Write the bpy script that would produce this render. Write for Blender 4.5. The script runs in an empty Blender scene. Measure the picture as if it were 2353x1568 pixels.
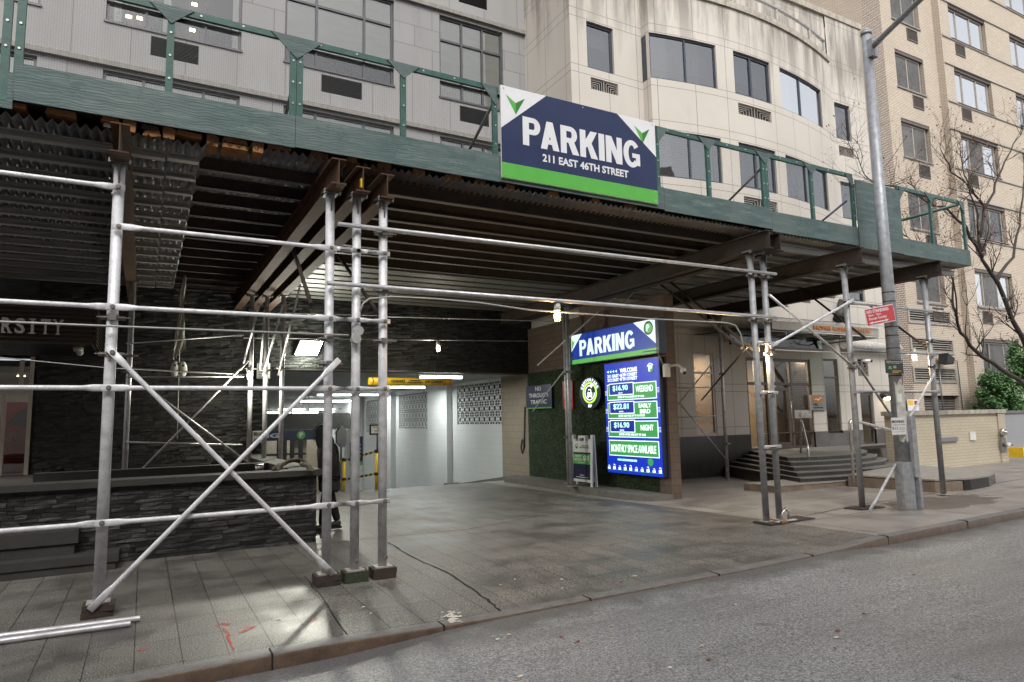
import bpy, math, random
from mathutils import Vector, Matrix
random.seed(7)
sc = bpy.context.scene
col = sc.collection
# ---------------------------------------------------------------- camera
YAW, PITCH, ROLL, FPX = 0.502233857, 0.115253927, -0.0202484355, 1536.7491
CAMZ = 1.8
def V3(x, y, z): return Vector((x, y, z))
CF = V3(math.sin(YAW)*math.cos(PITCH), math.cos(YAW)*math.cos(PITCH), math.sin(PITCH))
_r0 = V3(math.cos(YAW), -math.sin(YAW), 0)
_u0 = _r0.cross(CF)
CR = _r0*math.cos(ROLL)+_u0*math.sin(ROLL)
CU = -_r0*math.sin(ROLL)+_u0*math.cos(ROLL)
CP = V3(0, 0, CAMZ)
def _ray(x, y): return CF+CR*((x-1176.5)/FPX)-CU*((y-784)/FPX)
def oX(x, y, X): d = _ray(x, y); return CP+d*(X/d.x)      # survey: a photo point on a plane of the street
def oY(x, y, Y): d = _ray(x, y); return CP+d*(Y/d.y)
def oZ(x, y, Z): d = _ray(x, y); return CP+d*((Z-CAMZ)/d.z)
cd = bpy.data.cameras.new('camera'); cam = bpy.data.objects.new('camera', cd); col.objects.link(cam)
m = Matrix((CR, CU, -CF)).transposed().to_4x4(); m.translation = CP; cam.matrix_world = m
cd.sensor_width = 36; cd.lens = 36*FPX/2353; cd.clip_end = 500; cd.clip_start = .05
sc.camera = cam
# ---------------------------------------------------------------- mesh builder
ORG = {}
class MB:
    def __init__(s): s.v = []; s.f = []; s.m = []; s.sm = []; s.mi = 0
    def face(s, pts, sm=False):
        n = len(s.v); s.v += [Vector(p) for p in pts]; s.f.append(tuple(range(n, n+len(pts)))); s.m.append(s.mi); s.sm.append(sm)
    def add(s, pts, faces, sm=False):
        n = len(s.v); s.v += [Vector(p) for p in pts]
        for f in faces: s.f.append(tuple(n+i for i in f)); s.m.append(s.mi); s.sm.append(sm)
    def box(s, x0, x1, y0, y1, z0, z1):
        if x0 > x1: x0, x1 = x1, x0
        if y0 > y1: y0, y1 = y1, y0
        if z0 > z1: z0, z1 = z1, z0
        s.add([(x0,y0,z0),(x1,y0,z0),(x1,y1,z0),(x0,y1,z0),(x0,y0,z1),(x1,y0,z1),(x1,y1,z1),(x0,y1,z1)],
              [(0,3,2,1),(4,5,6,7),(0,1,5,4),(1,2,6,5),(2,3,7,6),(3,0,4,7)])
    def obox(s, c, ax, ay, az):   # centre and half-axis vectors
        c = Vector(c); P = []
        for k in (-1, 1):
            for (i, j) in ((-1,-1),(1,-1),(1,1),(-1,1)): P.append(c+ax*i+ay*j+az*k)
        s.add(P, [(0,3,2,1),(4,5,6,7),(0,1,5,4),(1,2,6,5),(2,3,7,6),(3,0,4,7)])
    def tube(s, p0, p1, r0, r1=None, n=10, caps=True):
        s.path([p0, p1], [r0, r0 if r1 is None else r1], n, caps)
    def path(s, pts, rs, n=8, caps=True):
        pts = [Vector(p) for p in pts]
        if not isinstance(rs, (list, tuple)): rs = [rs]*len(pts)
        base = len(s.v); prev = None
        for i, p in enumerate(pts):
            if i == 0: d = pts[1]-p
            elif i == len(pts)-1: d = p-pts[i-1]
            else: d = (pts[i+1]-p).normalized()+(p-pts[i-1]).normalized()
            if d.length < 1e-9: d = V3(0,0,1)
            d.normalize()
            if prev is None:
                a = d.orthogonal().normalized()
            else:
                a = prev-d*prev.dot(d)
                a = a.normalized() if a.length > 1e-6 else d.orthogonal().normalized()
            prev = a; b = d.cross(a)
            for k in range(n):
                t = 2*math.pi*k/n; s.v.append(p+(a*math.cos(t)+b*math.sin(t))*rs[i])
        for i in range(len(pts)-1):
            for k in range(n):
                a0 = base+i*n+k; a1 = base+i*n+(k+1) % n
                s.f.append((a0, a1, a1+n, a0+n)); s.m.append(s.mi); s.sm.append(True)
        if caps:
            s.f.append(tuple(base+k for k in reversed(range(n)))); s.m.append(s.mi); s.sm.append(False)
            e = base+(len(pts)-1)*n
            s.f.append(tuple(e+k for k in range(n))); s.m.append(s.mi); s.sm.append(False)
    def flat(s, p0, p1, r, nrm, fl=.13, e0=True, e1=True):   # scaffold pipe with hammered flat ends
        p0 = Vector(p0); p1 = Vector(p1); d = (p1-p0); L = d.length; d.normalize()
        nrm = Vector(nrm); nrm = (nrm-d*nrm.dot(d)).normalized(); w = d.cross(nrm); n = 12
        st = []
        if e0: st += [(-.06, 1), (fl, 1), (fl+.09, 0)]
        else: st += [(0, 0)]
        if e1: st += [(L-fl-.09, 0), (L-fl, 1), (L+.06, 1)]
        else: st += [(L, 0)]
        base = len(s.v)
        for t, k in st:
            a = r*(1.45 if k else 1); b = r*(.22 if k else 1)
            for q in range(n):
                th = 2*math.pi*q/n; s.v.append(p0+d*t+w*(a*math.cos(th))+nrm*(b*math.sin(th)))
        for i in range(len(st)-1):
            for q in range(n):
                a0 = base+i*n+q; a1 = base+i*n+(q+1) % n
                s.f.append((a0, a1, a1+n, a0+n)); s.m.append(s.mi); s.sm.append(True)
        for base2, rev in ((base, True), (base+(len(st)-1)*n, False)):
            ix = [base2+k for k in range(n)]
            s.f.append(tuple(reversed(ix)) if rev else tuple(ix)); s.m.append(s.mi); s.sm.append(False)
    def prism(s, pts, d):
        pts = [Vector(p) for p in pts]; d = Vector(d); n = len(pts)
        s.add(pts+[p+d for p in pts], [tuple(reversed(range(n))), tuple(range(n, 2*n))]+[(i, (i+1) % n, n+(i+1) % n, n+i) for i in range(n)])
    def ball(s, c, r, rz=None, n=10, k=6):
        c = Vector(c); rz = r if rz is None else rz; P = []; F = []
        for i in range(k+1):
            ph = math.pi*i/k
            for j in range(n):
                th = 2*math.pi*j/n; P.append(c+V3(r*math.sin(ph)*math.cos(th), r*math.sin(ph)*math.sin(th), rz*math.cos(ph)))
        for i in range(k):
            for j in range(n): F.append((i*n+j, (i+1)*n+j, (i+1)*n+(j+1) % n, i*n+(j+1) % n))
        s.add(P, F, True)
    def beam(s, axis, a0, a1, c, z0, z1, w, t=.014, tw=.01):   # I section running along x or y
        for (u0, u1, q0, q1) in ((c-w/2, c+w/2, z0, z0+t), (c-w/2, c+w/2, z1-t, z1), (c-tw/2, c+tw/2, z0+t, z1-t)):
            if axis == 'y': s.box(u0, u1, a0, a1, q0, q1)
            else: s.box(a0, a1, u0, u1, q0, q1)
    def build(s, name, mats, parent=None, zero=False):
        if not isinstance(mats, (list, tuple)): mats = [mats]
        if zero: o3 = V3(0, 0, 0)
        elif parent is None:
            lo = Vector([min(v[i] for v in s.v) for i in range(3)]); hi = Vector([max(v[i] for v in s.v) for i in range(3)])
            o3 = V3((lo.x+hi.x)/2, (lo.y+hi.y)/2, lo.z)
        else: o3 = ORG[parent.name]
        me = bpy.data.meshes.new(name); me.from_pydata([v-o3 for v in s.v], [], s.f); me.update()
        for mm in mats: me.materials.append(mm)
        me.polygons.foreach_set('material_index', s.m); me.polygons.foreach_set('use_smooth', s.sm)
        o = bpy.data.objects.new(name, me); col.objects.link(o); ORG[o.name] = o3
        if parent is None: o.location = o3
        else: o.parent = parent
        return o
def tag(o, label=None, cat=None, group=None, kind=None):
    if label: o['label'] = label
    if cat: o['category'] = cat
    if group: o['group'] = group
    if kind: o['kind'] = kind
    return o
def thing(name, loc, label, cat, group=None):
    o = bpy.data.objects.new(name, None); o.empty_display_size = .1; col.objects.link(o); o.location = loc; ORG[o.name] = Vector(loc)
    return tag(o, label, cat, group)
def dup(root, loc, label):
    r = root.copy(); col.objects.link(r); r.location = loc; ORG[r.name] = Vector(loc); r['label'] = label
    for ch in list(root.children):
        c = ch.copy(); col.objects.link(c); c.parent = r
        for g in ch.children:
            d = g.copy(); col.objects.link(d); d.parent = c
    return r
# ---------------------------------------------------------------- materials
class NT:
    def __init__(s, name):
        s.mat = bpy.data.materials.new(name); s.mat.use_nodes = True; s.t = s.mat.node_tree; s.n = s.t.nodes; s.l = s.t.links
        s.b = s.n['Principled BSDF']; s.out = s.n['Material Output']; s.tc = s.n.new('ShaderNodeTexCoord').outputs['Object']
    def new(s, k, **kw):
        o = s.n.new(k)
        for a, v in kw.items(): setattr(o, a, v)
        return o
    def put(s, sock, v):
        if isinstance(v, (int, float)): sock.default_value = v
        elif isinstance(v, (tuple, list)): sock.default_value = (tuple(v)+(1,))[:len(sock.default_value)] if len(v) < 4 else v
        else: s.l.new(v, sock)
    def noise(s, scale, det=3, vec=None, rough=.55, out=0):
        o = s.new('ShaderNodeTexNoise'); o.inputs['Scale'].default_value = scale; o.inputs['Detail'].default_value = det; o.inputs['Roughness'].default_value = rough
        s.l.new(vec or s.tc, o.inputs['Vector']); return o.outputs[out]
    def math(s, op, a, b=0., c=None):
        o = s.new('ShaderNodeMath', operation=op); s.put(o.inputs[0], a); s.put(o.inputs[1], b)
        if c is not None: s.put(o.inputs[2], c)
        return o.outputs[0]
    def ramp(s, f, *st):
        o = s.new('ShaderNodeValToRGB'); s.l.new(f, o.inputs[0]); e = o.color_ramp.elements
        while len(e) < len(st): e.new(.5)
        for el, (p, c) in zip(e, st):
            el.position = p; el.color = (tuple(c)+(1,))[:4] if isinstance(c, (tuple, list)) else (c, c, c, 1)
        return o.outputs[0]
    def mix(s, f, a, b, mode='MIX'):
        o = s.new('ShaderNodeMixRGB', blend_type=mode); s.put(o.inputs[0], f)
        for k, v in ((1, a), (2, b)):
            if isinstance(v, (int, float)): v = (v, v, v)
            s.put(o.inputs[k], v)
        return o.outputs[0]
    def sep(s, v=None):
        o = s.new('ShaderNodeSeparateXYZ'); s.l.new(v or s.tc, o.inputs[0]); return o.outputs
    def comb(s, x, y, z):
        o = s.new('ShaderNodeCombineXYZ')
        for i, v in enumerate((x, y, z)): s.put(o.inputs[i], v)
        return o.outputs[0]
    def scaled(s, x, y, z):
        o = s.new('ShaderNodeMapping'); s.l.new(s.tc, o.inputs[0]); o.inputs['Scale'].default_value = (x, y, z); return o.outputs[0]
    def uz(s):    # wall coordinates for axis-aligned walls: along the wall, up
        x, y, z = s.sep(); return s.comb(s.math('ADD', x, y), z, 0.)
    def brick(s, vec, w, h, mort, c1, c2, cm, off=.5, bias=0.):
        o = s.new('ShaderNodeTexBrick'); o.offset = off; s.l.new(vec, o.inputs['Vector'])
        o.inputs['Scale'].default_value = 1; o.inputs['Brick Width'].default_value = w; o.inputs['Row Height'].default_value = h
        o.inputs['Mortar Size'].default_value = mort; o.inputs['Mortar Smooth'].default_value = .1; o.inputs['Bias'].default_value = bias
        for k, c in (('Color1', c1), ('Color2', c2), ('Mortar', cm)): s.put(o.inputs[k], c)
        return o.outputs
    def bump(s, h, st=.3, d=.01):
        o = s.new('ShaderNodeBump'); o.inputs['Strength'].default_value = st; o.inputs['Distance'].default_value = d
        s.l.new(h, o.inputs['Height']); s.l.new(o.outputs[0], s.b.inputs['Normal'])
    def done(s, color=None, rough=None, metal=None, spec=None):
        for k, v in (('Base Color', color), ('Roughness', rough), ('Metallic', metal), ('Specular IOR Level', spec)):
            if v is not None: s.put(s.b.inputs[k], v)
        return s.mat
M = {}
def plain(name, c, rough=.6, metal=0., var=.25, scale=6., bump=0., bscale=40., stretch=None, spec=None):
    t = NT(name); v = t.scaled(*stretch) if stretch else None
    n = t.noise(scale, 5, v); n2 = t.noise(scale*7, 3, v)
    f = t.math('ADD', t.math('MULTIPLY', n, .7), t.math('MULTIPLY', n2, .3))
    lo = tuple(x*(1-var) for x in c); hi = tuple(min(1, x*(1+var)) for x in c)
    colr = t.ramp(f, (.3, lo), (.7, hi))
    r = t.math('ADD', t.math('MULTIPLY', n, .2), rough-.1)
    if bump: t.bump(t.noise(bscale, 4, v), bump, .01)
    M[name] = t.done(colr, r, metal, spec); return M[name]
def emit(name, c, st):
    t = NT(name); t.put(t.b.inputs['Base Color'], c); t.put(t.b.inputs['Emission Color'], c); t.b.inputs['Emission Strength'].default_value = st
    t.b.inputs['Roughness'].default_value = .4
    M[name] = t.mat; return t.mat
# metals / paints
def pipe_mat(name, c, metal, rough):
    t = NT(name); n = t.noise(9, 6); n2 = t.noise(70, 3)
    c1 = t.ramp(n, (.3, tuple(x*.72 for x in c)), (.6, c), (.8, tuple(min(1, x*1.15) for x in c)))
    c2 = t.mix(t.ramp(n2, (.64, 0.), (.72, .75)), c1, (.07, .05, .035)); c2 = t.mix(t.ramp(t.noise(22, 5, rough=.75), (.62, 0.), (.70, .55)), c2, (.16, .14, .125))
    M[name] = t.done(c2, t.ramp(n, (.3, rough+.12), (.7, rough-.06)), metal); return M[name]
pipe_mat('galvanised', (.58, .58, .60), .5, .45)
pipe_mat('silver_paint', (.70, .705, .73), .25, .5)
pipe_mat('grey_paint', (.34, .35, .37), .25, .5)
plain('clamp_steel', (.22, .21, .20), .5, .6, .4, 30)
def rust(name, c1, c2):
    t = NT(name); n = t.noise(5, 8, rough=.7)
    M[name] = t.done(t.ramp(n, (.3, c1), (.65, c2)), .8, .1); t.bump(t.noise(60, 4), .3, .004)
rust('rust_beam', (.042, .023, .016), (.11, .05, .023))
rust('rust_dark', (.022, .016, .014), (.052, .035, .027))
plain('joist_grey', (.36, .355, .35), .45, .3, .3, 3, stretch=(.4, 8, 8))
plain('joist_pale', (.10, .092, .082), .6, 0, .25, 4, stretch=(.4, 8, 8))
plain('deck_metal', (.27, .275, .285), .45, .4, .3, 8)
plain('timber_end', (.27, .125, .045), .8, 0, .45, 9, .3, 60, (1, 1, 6))
plain('timber_dark', (.05, .04, .032), .85, 0, .5, 8)
plain('sole_wood', (.038, .026, .021), .8, 0, .4, 14, .4, 60, (1, 5, 1))
plain('sole_moss', (.03, .04, .02), .8, 0, .4, 14)
plain('base_plate', (.42, .39, .36), .6, .3, .3, 30)
def plywood():
    t = NT('green_plywood'); v = t.scaled(.9, 3, 7)
    w = t.new('ShaderNodeTexWave', wave_type='BANDS', bands_direction='Z'); t.l.new(t.scaled(.35, 1, 1), w.inputs[0])
    w.inputs['Scale'].default_value = 9; w.inputs['Distortion'].default_value = 9; w.inputs['Detail'].default_value = 3; w.inputs['Detail Scale'].default_value = 1.6
    n = t.noise(2.2, 7, v, .7); n2 = t.noise(1.1, 3)
    a = t.ramp(n, (.3, (.042, .078, .077)), (.52, (.078, .122, .119)), (.72, (.19, .235, .225)))
    a = t.mix(t.math('MULTIPLY', w.outputs[0], .42), a, (.05, .10, .10))
    a = t.mix(t.ramp(n2, (.42, 0.), (.66, .6)), a, (.115, .15, .145)); a = t.mix(t.ramp(t.noise(3.3, 6, rough=.7), (.56, 0.), (.68, .65)), a, (.035, .07, .065)); a = t.mix(t.ramp(t.noise(8, 4, rough=.8), (.70, 0.), (.73, 1.)), a, (.20, .15, .11))
    sp = t.ramp(t.noise(17, 2), (.74, 0.), (.78, 1.)); a = t.mix(sp, a, (.012, .03, .03))
    t.bump(w.outputs[0], .3, .004); M['green_plywood'] = t.done(a, .62)
plywood()
plain('green_paint', (.035, .10, .085), .5, 0, .3, 12, .2, 30)
plain('washer', (.55, .56, .56), .35, .7, .1)
def asphalt():
    t = NT('asphalt'); n = t.noise(.5, 5); g = t.noise(70, 2, rough=.8); g2 = t.noise(34, 2, rough=.8)
    a = t.ramp(g, (.40, .07), (.5, .21), (.60, .55)); b = t.ramp(g2, (.42, .10), (.58, .40)); a = t.mix(.45, a, b)
    a = t.mix(t.ramp(n, (.35, .35), (.65, .0)), a, (.13, .13, .132))
    sp = t.ramp(t.noise(26, 1), (.765, 0.), (.78, .5)); a = t.mix(sp, a, (.34, .33, .31)); a = t.mix(t.ramp(t.noise(.9, 6, t.scaled(.25, 1.2, 1), .7), (.5, 0.), (.66, .45)), a, (.10, .098, .098)); a = t.mix(t.ramp(t.noise(2.4, 3), (.68, 0.), (.74, .45)), a, (.04, .04, .04))
    x, y, z = t.sep(); gu = t.math('SUBTRACT', t.math('SUBTRACT', y, t.math('MULTIPLY', x, .03)), 5.7); gu = t.math('ADD', gu, t.math('MULTIPLY', t.noise(2.2, 5), 1.1)); a = t.mix(t.ramp(gu, (.0, 0.), (.42, .75)), a, (.075, .073, .07)); t.bump(g2, .55, .012); M['asphalt'] = t.done(a, t.ramp(n, (.35, .45), (.62, .62)), 0)
asphalt()
def paving():
    t = NT('paving'); x, y, z = t.sep(); n = t.noise(1.2, 5, rough=.6); g = t.noise(85, 2, rough=.85); g2 = t.noise(42, 2, rough=.8)
    a = t.ramp(g, (.42, (.035, .033, .030)), (.5, (.10, .094, .086)), (.58, (.36, .34, .305)))
    a = t.mix(t.ramp(n, (.36, .62), (.56, 0.)), a, (.036, .035, .034)); vo = t.new('ShaderNodeTexVoronoi'); vo.inputs['Scale'].default_value = 2.6; t.l.new(t.tc, vo.inputs['Vector']); a = t.mix(t.ramp(vo.outputs['Distance'], (.045, .8), (.06, 0.)), a, (.03, .029, .028)); a = t.mix(t.ramp(t.noise(.6, 8, rough=.7), (.5, 0.), (.62, .3)), a, (.165, .15, .13))
    a = t.mix(t.ramp(t.noise(1.9, 3), (.55, 0.), (.75, .35)), a, (.16, .135, .11))
    br = t.brick(t.comb(y, x, 0.), .66, .33, .0045, (1, 1, 1), (.8, .8, .8), (.12, .12, .12), 0.)
    a = t.mix(1., a, br[0], 'MULTIPLY')
    # plain concrete flags further along the street (east of the drive)
    c = t.ramp(g, (.36, (.22, .20, .185)), (.64, (.42, .39, .36)))
    c = t.mix(t.ramp(n, (.35, .6), (.6, 0.)), c, (.13, .115, .105))
    br2 = t.brick(t.comb(x, y, 0.), 2.6, 1.5, .012, (1, 1, 1), (.88, .88, .88), (.3, .28, .26), .37)
    c = t.mix(1., c, br2[0], 'MULTIPLY')
    dx = t.math('SUBTRACT', x, 13.1); dy = t.math('SUBTRACT', y, 7.35); rr = t.math('ADD', t.math('MULTIPLY', t.math('MULTIPLY', dx, dx), .16), t.math('MULTIPLY', dy, dy)); rr = t.math('ADD', rr, t.math('MULTIPLY', t.noise(1.7, 6, rough=.7), 1.3)); c = t.mix(t.ramp(rr, (.0, .85), (.98, .75), (1.08, 0.)), c, (.075, .058, .05))
    msk = t.math('GREATER_THAN', t.math('ADD', x, t.math('MULTIPLY', y, .06)), 9.62)
    a = t.mix(msk, a, c)
    hgt = t.math('ADD', t.math('MULTIPLY', g2, .5), br[1]); t.bump(t.math('SUBTRACT', g2, t.math('MULTIPLY', br[1], .7)), .5, .006)
    M['paving'] = t.done(a, t.ramp(n, (.34, .38), (.62, .6)), 0)
paving()
plain('kerb_steel', (.125, .085, .06), .4, .25, .4, 7, .2, 60, (1, 1, 1))
plain('kerb_stone', (.15, .145, .14), .5, 0, .35, 9, .2, 50)
def spray():
    t = NT('red_paint'); n = t.noise(38, 4, rough=.8); tr = t.new('ShaderNodeBsdfTransparent'); mx = t.new('ShaderNodeMixShader')
    t.l.new(t.ramp(n, (.42, 0.), (.56, .85)), mx.inputs[0]); t.l.new(tr.outputs[0], mx.inputs[1]); t.l.new(t.b.outputs[0], mx.inputs[2]); t.l.new(mx.outputs[0], t.out.inputs[0])
    M['red_paint'] = t.done((.62, .06, .03), .7)
spray()
plain('crack_dark', (.012, .012, .012), .9)
plain('leaf_brown', (.22, .07, .04), .7, 0, .4)
plain('leaf_tan', (.5, .36, .24), .7, 0, .3)
plain('leaf_pale', (.62, .58, .5), .7, 0, .2)
def stone_panels():
    t = NT('grey_panels'); uz = t.uz(); n = t.noise(.5, 6); g = t.noise(60, 3); st = t.noise(1.4, 5, t.scaled(1.6, 1.6, .3))
    o = t.brick(uz, 1.45, .62, .008, (.275, .273, .275), (.24, .238, .24), (.06, .06, .06), .37)
    a = t.mix(t.ramp(n, (.3, .35), (.7, 0.)), o[0], (.20, .197, .192)); a = t.mix(t.ramp(st, (.56, 0.), (.8, .45)), a, (.14, .13, .12))
    a = t.mix(.12, a, t.ramp(g, (.3, .1), (.7, .5))); t.bump(o[1], -.4, .01); M['grey_panels'] = t.done(a, .75)
stone_panels()
def spandrel():
    t = NT('grey_spandrel'); uz = t.uz(); g = t.noise(50, 3); st = t.noise(1.1, 6, t.scaled(1.3, 1.3, .2))
    o = t.brick(uz, 1.15, 30, .008, (.28, .276, .274), (.255, .252, .25), (.09, .09, .09), .0)
    a = t.mix(t.ramp(st, (.48, 0.), (.8, .4)), o[0], (.17, .155, .14)); a = t.mix(.1, a, t.ramp(g, (.3, .1), (.7, .5)))
    M['grey_spandrel'] = t.done(a, .75)
spandrel()
plain('ledge_stone', (.22, .208, .192), .75, 0, .3, 3, stretch=(3, 3, 1))
def beige():
    t = NT('beige_panels'); x, y, z = t.sep(); n = t.noise(.45, 5); g = t.noise(55, 3)
    st = t.noise(1.0, 7, t.scaled(2.0, 2.0, .25), .65)
    base = t.ramp(n, (.3, (.475, .435, .385)), (.7, (.56, .52, .465)))
    base = t.mix(t.ramp(st, (.52, 0.), (.8, .15)), base, (.28, .25, .22))
    # weather staining hanging from the roof coping of the bay and the parapet
    top = t.ramp(t.math('DIVIDE', t.math('SUBTRACT', z, 10.9-B_OZ), 3.4), (.0, 0.), (1., 1.))
    sk = t.math('MULTIPLY', top, t.ramp(st, (.36, .15), (.60, 1.))); base = t.mix(t.ramp(sk, (.35, 0.), (.95, .8)), base, (.15, .13, .105))
    def line(v, per, off, w):
        f = t.math('FRACT', t.math('DIVIDE', t.math('SUBTRACT', v, off), per)); f = t.math('MULTIPLY', f, per); return t.math('LESS_THAN', f, w)
    j = line(z, 2.96, 11.34-B_OZ, .018)
    for k, (v, per, off) in enumerate(((z, 2.96, 11.565-B_OZ), (z, 2.96, 13.0-B_OZ), (z, 2.96, 13.25-B_OZ), (t.math('ADD', x, y), 2.1, .55), (t.math('ADD', x, y), 2.1, 1.6))):
        j = t.math('MAXIMUM', j, line(v, per, off, .018))
    base = t.mix(t.math('MULTIPLY', j, .8), base, (.13, .11, .09)); base = t.mix(.08, base, t.ramp(g, (.3, .2), (.7, .9)))
    t.bump(j, -.5, .01); M['beige_panels'] = t.done(base, .7)
B_OZ = 0.
beige()
plain('coping', (.36, .33, .28), .8, 0, .45, 3, .2, 30, (2, 2, 1))
def brickm(name, c1, c2, cm, w=.215, h=.072, mo=.009, bs=-.5):
    t = NT(name); uz = t.uz(); n = t.noise(.7, 6); o = t.brick(uz, w, h, mo, c1, c2, cm)
    a = t.mix(t.ramp(n, (.35, .30), (.65, 0.)), o[0], tuple(v*.6 for v in c1)); t.bump(o[1], bs, .006)
    M[name] = t.done(a, .8)
brickm('tan_brick', (.56, .48, .39), (.49, .42, .34), (.25, .21, .175))
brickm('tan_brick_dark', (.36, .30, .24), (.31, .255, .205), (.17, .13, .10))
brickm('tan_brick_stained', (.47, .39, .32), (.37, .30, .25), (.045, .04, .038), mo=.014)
brickm('yellow_brick', (.53, .47, .36), (.50, .44, .335), (.36, .31, .24), .3, .088, .007)
brickm('pier_brick', (.15, .108, .085), (.12, .088, .07), (.075, .06, .05), .30, .16, .008)
brickm('pale_block', (.34, .29, .22), (.31, .26, .20), (.20, .17, .13), .4, .2, .006)
brickm('grey_brick', (.26, .27, .29), (.25, .26, .28), (.20, .21, .22), .22, .075, .006)
def slate():
    t = NT('split_slate'); x, y, z = t.sep(); u = t.math('ADD', x, y)
    wob = t.noise(3, 2)
    o = t.brick(t.comb(u, t.math('ADD', z, t.math('MULTIPLY', wob, .01)), 0.), .34, .062, .006, (1, 1, 1), (0, 0, 0), (0, 0, 0), .43)
    o2 = t.brick(t.comb(u, z, 0.), .47, .124, .004, (1, 1, 1), (0, 0, 0), (0, 0, 0), .31)
    n = t.noise(25, 5, t.scaled(1, 1, 3)); h = t.math('ADD', t.math('ADD', t.math('MULTIPLY', o[0], .45), t.math('MULTIPLY', o2[0], .35)), t.math('MULTIPLY', n, .5))
    a = t.ramp(h, (.15, (.004, .0043, .0046)), (.6, (.013, .013, .0135)), (1., (.036, .036, .035)))
    t.bump(h, 1., .08); M['split_slate'] = t.done(a, .6)
slate()
def slate2():
    t = NT('split_stone'); n = t.noise(6, 6, t.scaled(1, 1, 2.5), .5); n2 = t.noise(1.7, 3); g = t.noise(55, 3)
    a = t.ramp(n, (.32, (.003, .0032, .0035)), (.5, (.0085, .0085, .009)), (.68, (.026, .026, .025))); a = t.mix(t.ramp(n2, (.4, 0.), (.7, .35)), a, (.012, .012, .011))
    t.bump(t.math('ADD', n, t.math('MULTIPLY', g, .3)), .8, .02); M['split_stone'] = t.done(a, .55)
slate2()
def cladding(mb, x0, x1, z0, z1, Y, seed, h=(.045, .085), w=(.12, .42), dep=.035):
    """split-face ledger stone: rows of thin stones, each standing out by its own amount"""
    rd = random.Random(seed); z = z0
    while z < z1-.01:
        hh = min(rd.uniform(*h), z1-z); x = x0-rd.uniform(0, .2)
        while x < x1:
            ww = rd.uniform(*w); a = max(x, x0); b = min(x+ww, x1)
            if b-a > .03:
                d = [rd.uniform(.004, dep) for _ in range(4)]; k = rd.uniform(0, dep*.4); e = .003
                P = [(a+e, Y-d[0]-k, z+e), (b-e, Y-d[1]-k, z+e), (b-e, Y-d[2]*.8-k, z+hh-e), (a+e, Y-d[3]*.8-k, z+hh-e), (a+e, Y, z+e), (b-e, Y, z+e), (b-e, Y, z+hh-e), (a+e, Y, z+hh-e)]
                mb.add(P, [(0, 1, 2, 3), (0, 4, 5, 1), (1, 5, 6, 2), (2, 6, 7, 3), (3, 7, 4, 0)])
            x += ww
        z += hh
plain('slate_coping', (.034, .033, .03), .85, 0, .3, 6)
def granite(name, c, rough):
    t = NT(name); g = t.noise(70, 3, rough=.8); n = t.noise(2, 4)
    a = t.ramp(g, (.38, tuple(v*.5 for v in c)), (.52, c), (.66, tuple(v*2.0 for v in c))); a = t.mix(t.ramp(n, (.4, .4), (.65, 0.)), a, tuple(v*.45 for v in c))
    M[name] = t.done(a, rough)
granite('granite_dark', (.055, .053, .054), .3); granite('granite_grey', (.14, .135, .135), .5); granite('granite_black', (.016, .016, .018), .15)
plain('stair_tread', (.15, .145, .135), .6, 0, .3, 6); plain('step_tread', (.28, .265, .245), .6, 0, .3, 6); plain('riser_tan', (.20, .155, .12), .7, 0, .35, 5, .2, 30)
plain('concrete_grey', (.15, .145, .13), .7, 0, .3, 8)
plain('frame_bronze', (.085, .08, .088), .4, .4, .15); plain('frame_blue', (.055, .068, .088), .4, .4, .15)
plain('frame_alu', (.42, .38, .34), .45, .4, .15); plain('frame_dark', (.03, .028, .027), .4, .3, .15)
plain('frame_brown', (.12, .10, .09), .45, .3, .2); plain('steel_brushed', (.55, .54, .52), .28, .9, .1)
plain('vent_black', (.018, .018, .018), .6); plain('interior_dark', (.02, .02, .022), .9)
plain('blind_cream', (.80, .80, .74), .8, 0, .08, 2, stretch=(1, 1, 4)); plain('blind_grey', (.26, .275, .29), .8, 0, .5, .9)
plain('curtain_white', (.75, .74, .70), .8, 0, .12, 3, stretch=(6, 1, .4)); plain('screen_grey', (.105, .105, .104), .85, 0, .55, .8)
plain('window_grey', (.10, .115, .13), .15, 0, .5, .4)
def blinds():
    t = NT('slat_blind'); x, y, z = t.sep(); f = t.math('FRACT', t.math('DIVIDE', z, .075))
    M['slat_blind'] = t.done(t.ramp(f, (.0, (.05, .055, .065)), (.3, (.11, .12, .135)), (1., (.15, .16, .175))), .7)
blinds()
def glass(name, tint, refl, lo=.0):
    t = NT(name); n = t.n; lw = t.new('ShaderNodeLayerWeight'); lw.inputs[0].default_value = refl
    tr = t.new('ShaderNodeBsdfTransparent'); tr.inputs[0].default_value = tint+(1,)
    gl = t.new('ShaderNodeBsdfGlossy'); gl.inputs['Roughness'].default_value = .02; gl.inputs[0].default_value = (.95, .97, 1, 1)
    bp = t.new('ShaderNodeBump'); bp.inputs['Strength'].default_value = .06; bp.inputs['Distance'].default_value = .05
    t.l.new(t.noise(1.3, 2), bp.inputs['Height']); t.l.new(bp.outputs[0], gl.inputs['Normal'])
    mx = t.new('ShaderNodeMixShader'); f = t.math('ADD', lw.outputs['Fresnel'], lo)
    t.l.new(f, mx.inputs[0]); t.l.new(tr.outputs[0], mx.inputs[1]); t.l.new(gl.outputs[0], mx.inputs[2]); t.l.new(mx.outputs[0], t.out.inputs[0])
    M[name] = t.mat
glass('glass_clear', (.93, .95, .93), .4, .03); glass('glass_tint', (.66, .72, .78), .45, .10); glass('glass_bright', (.55, .6, .62), .6, .55)
glass('glass_green', (.42, .60, .50), .3, .05)
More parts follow.
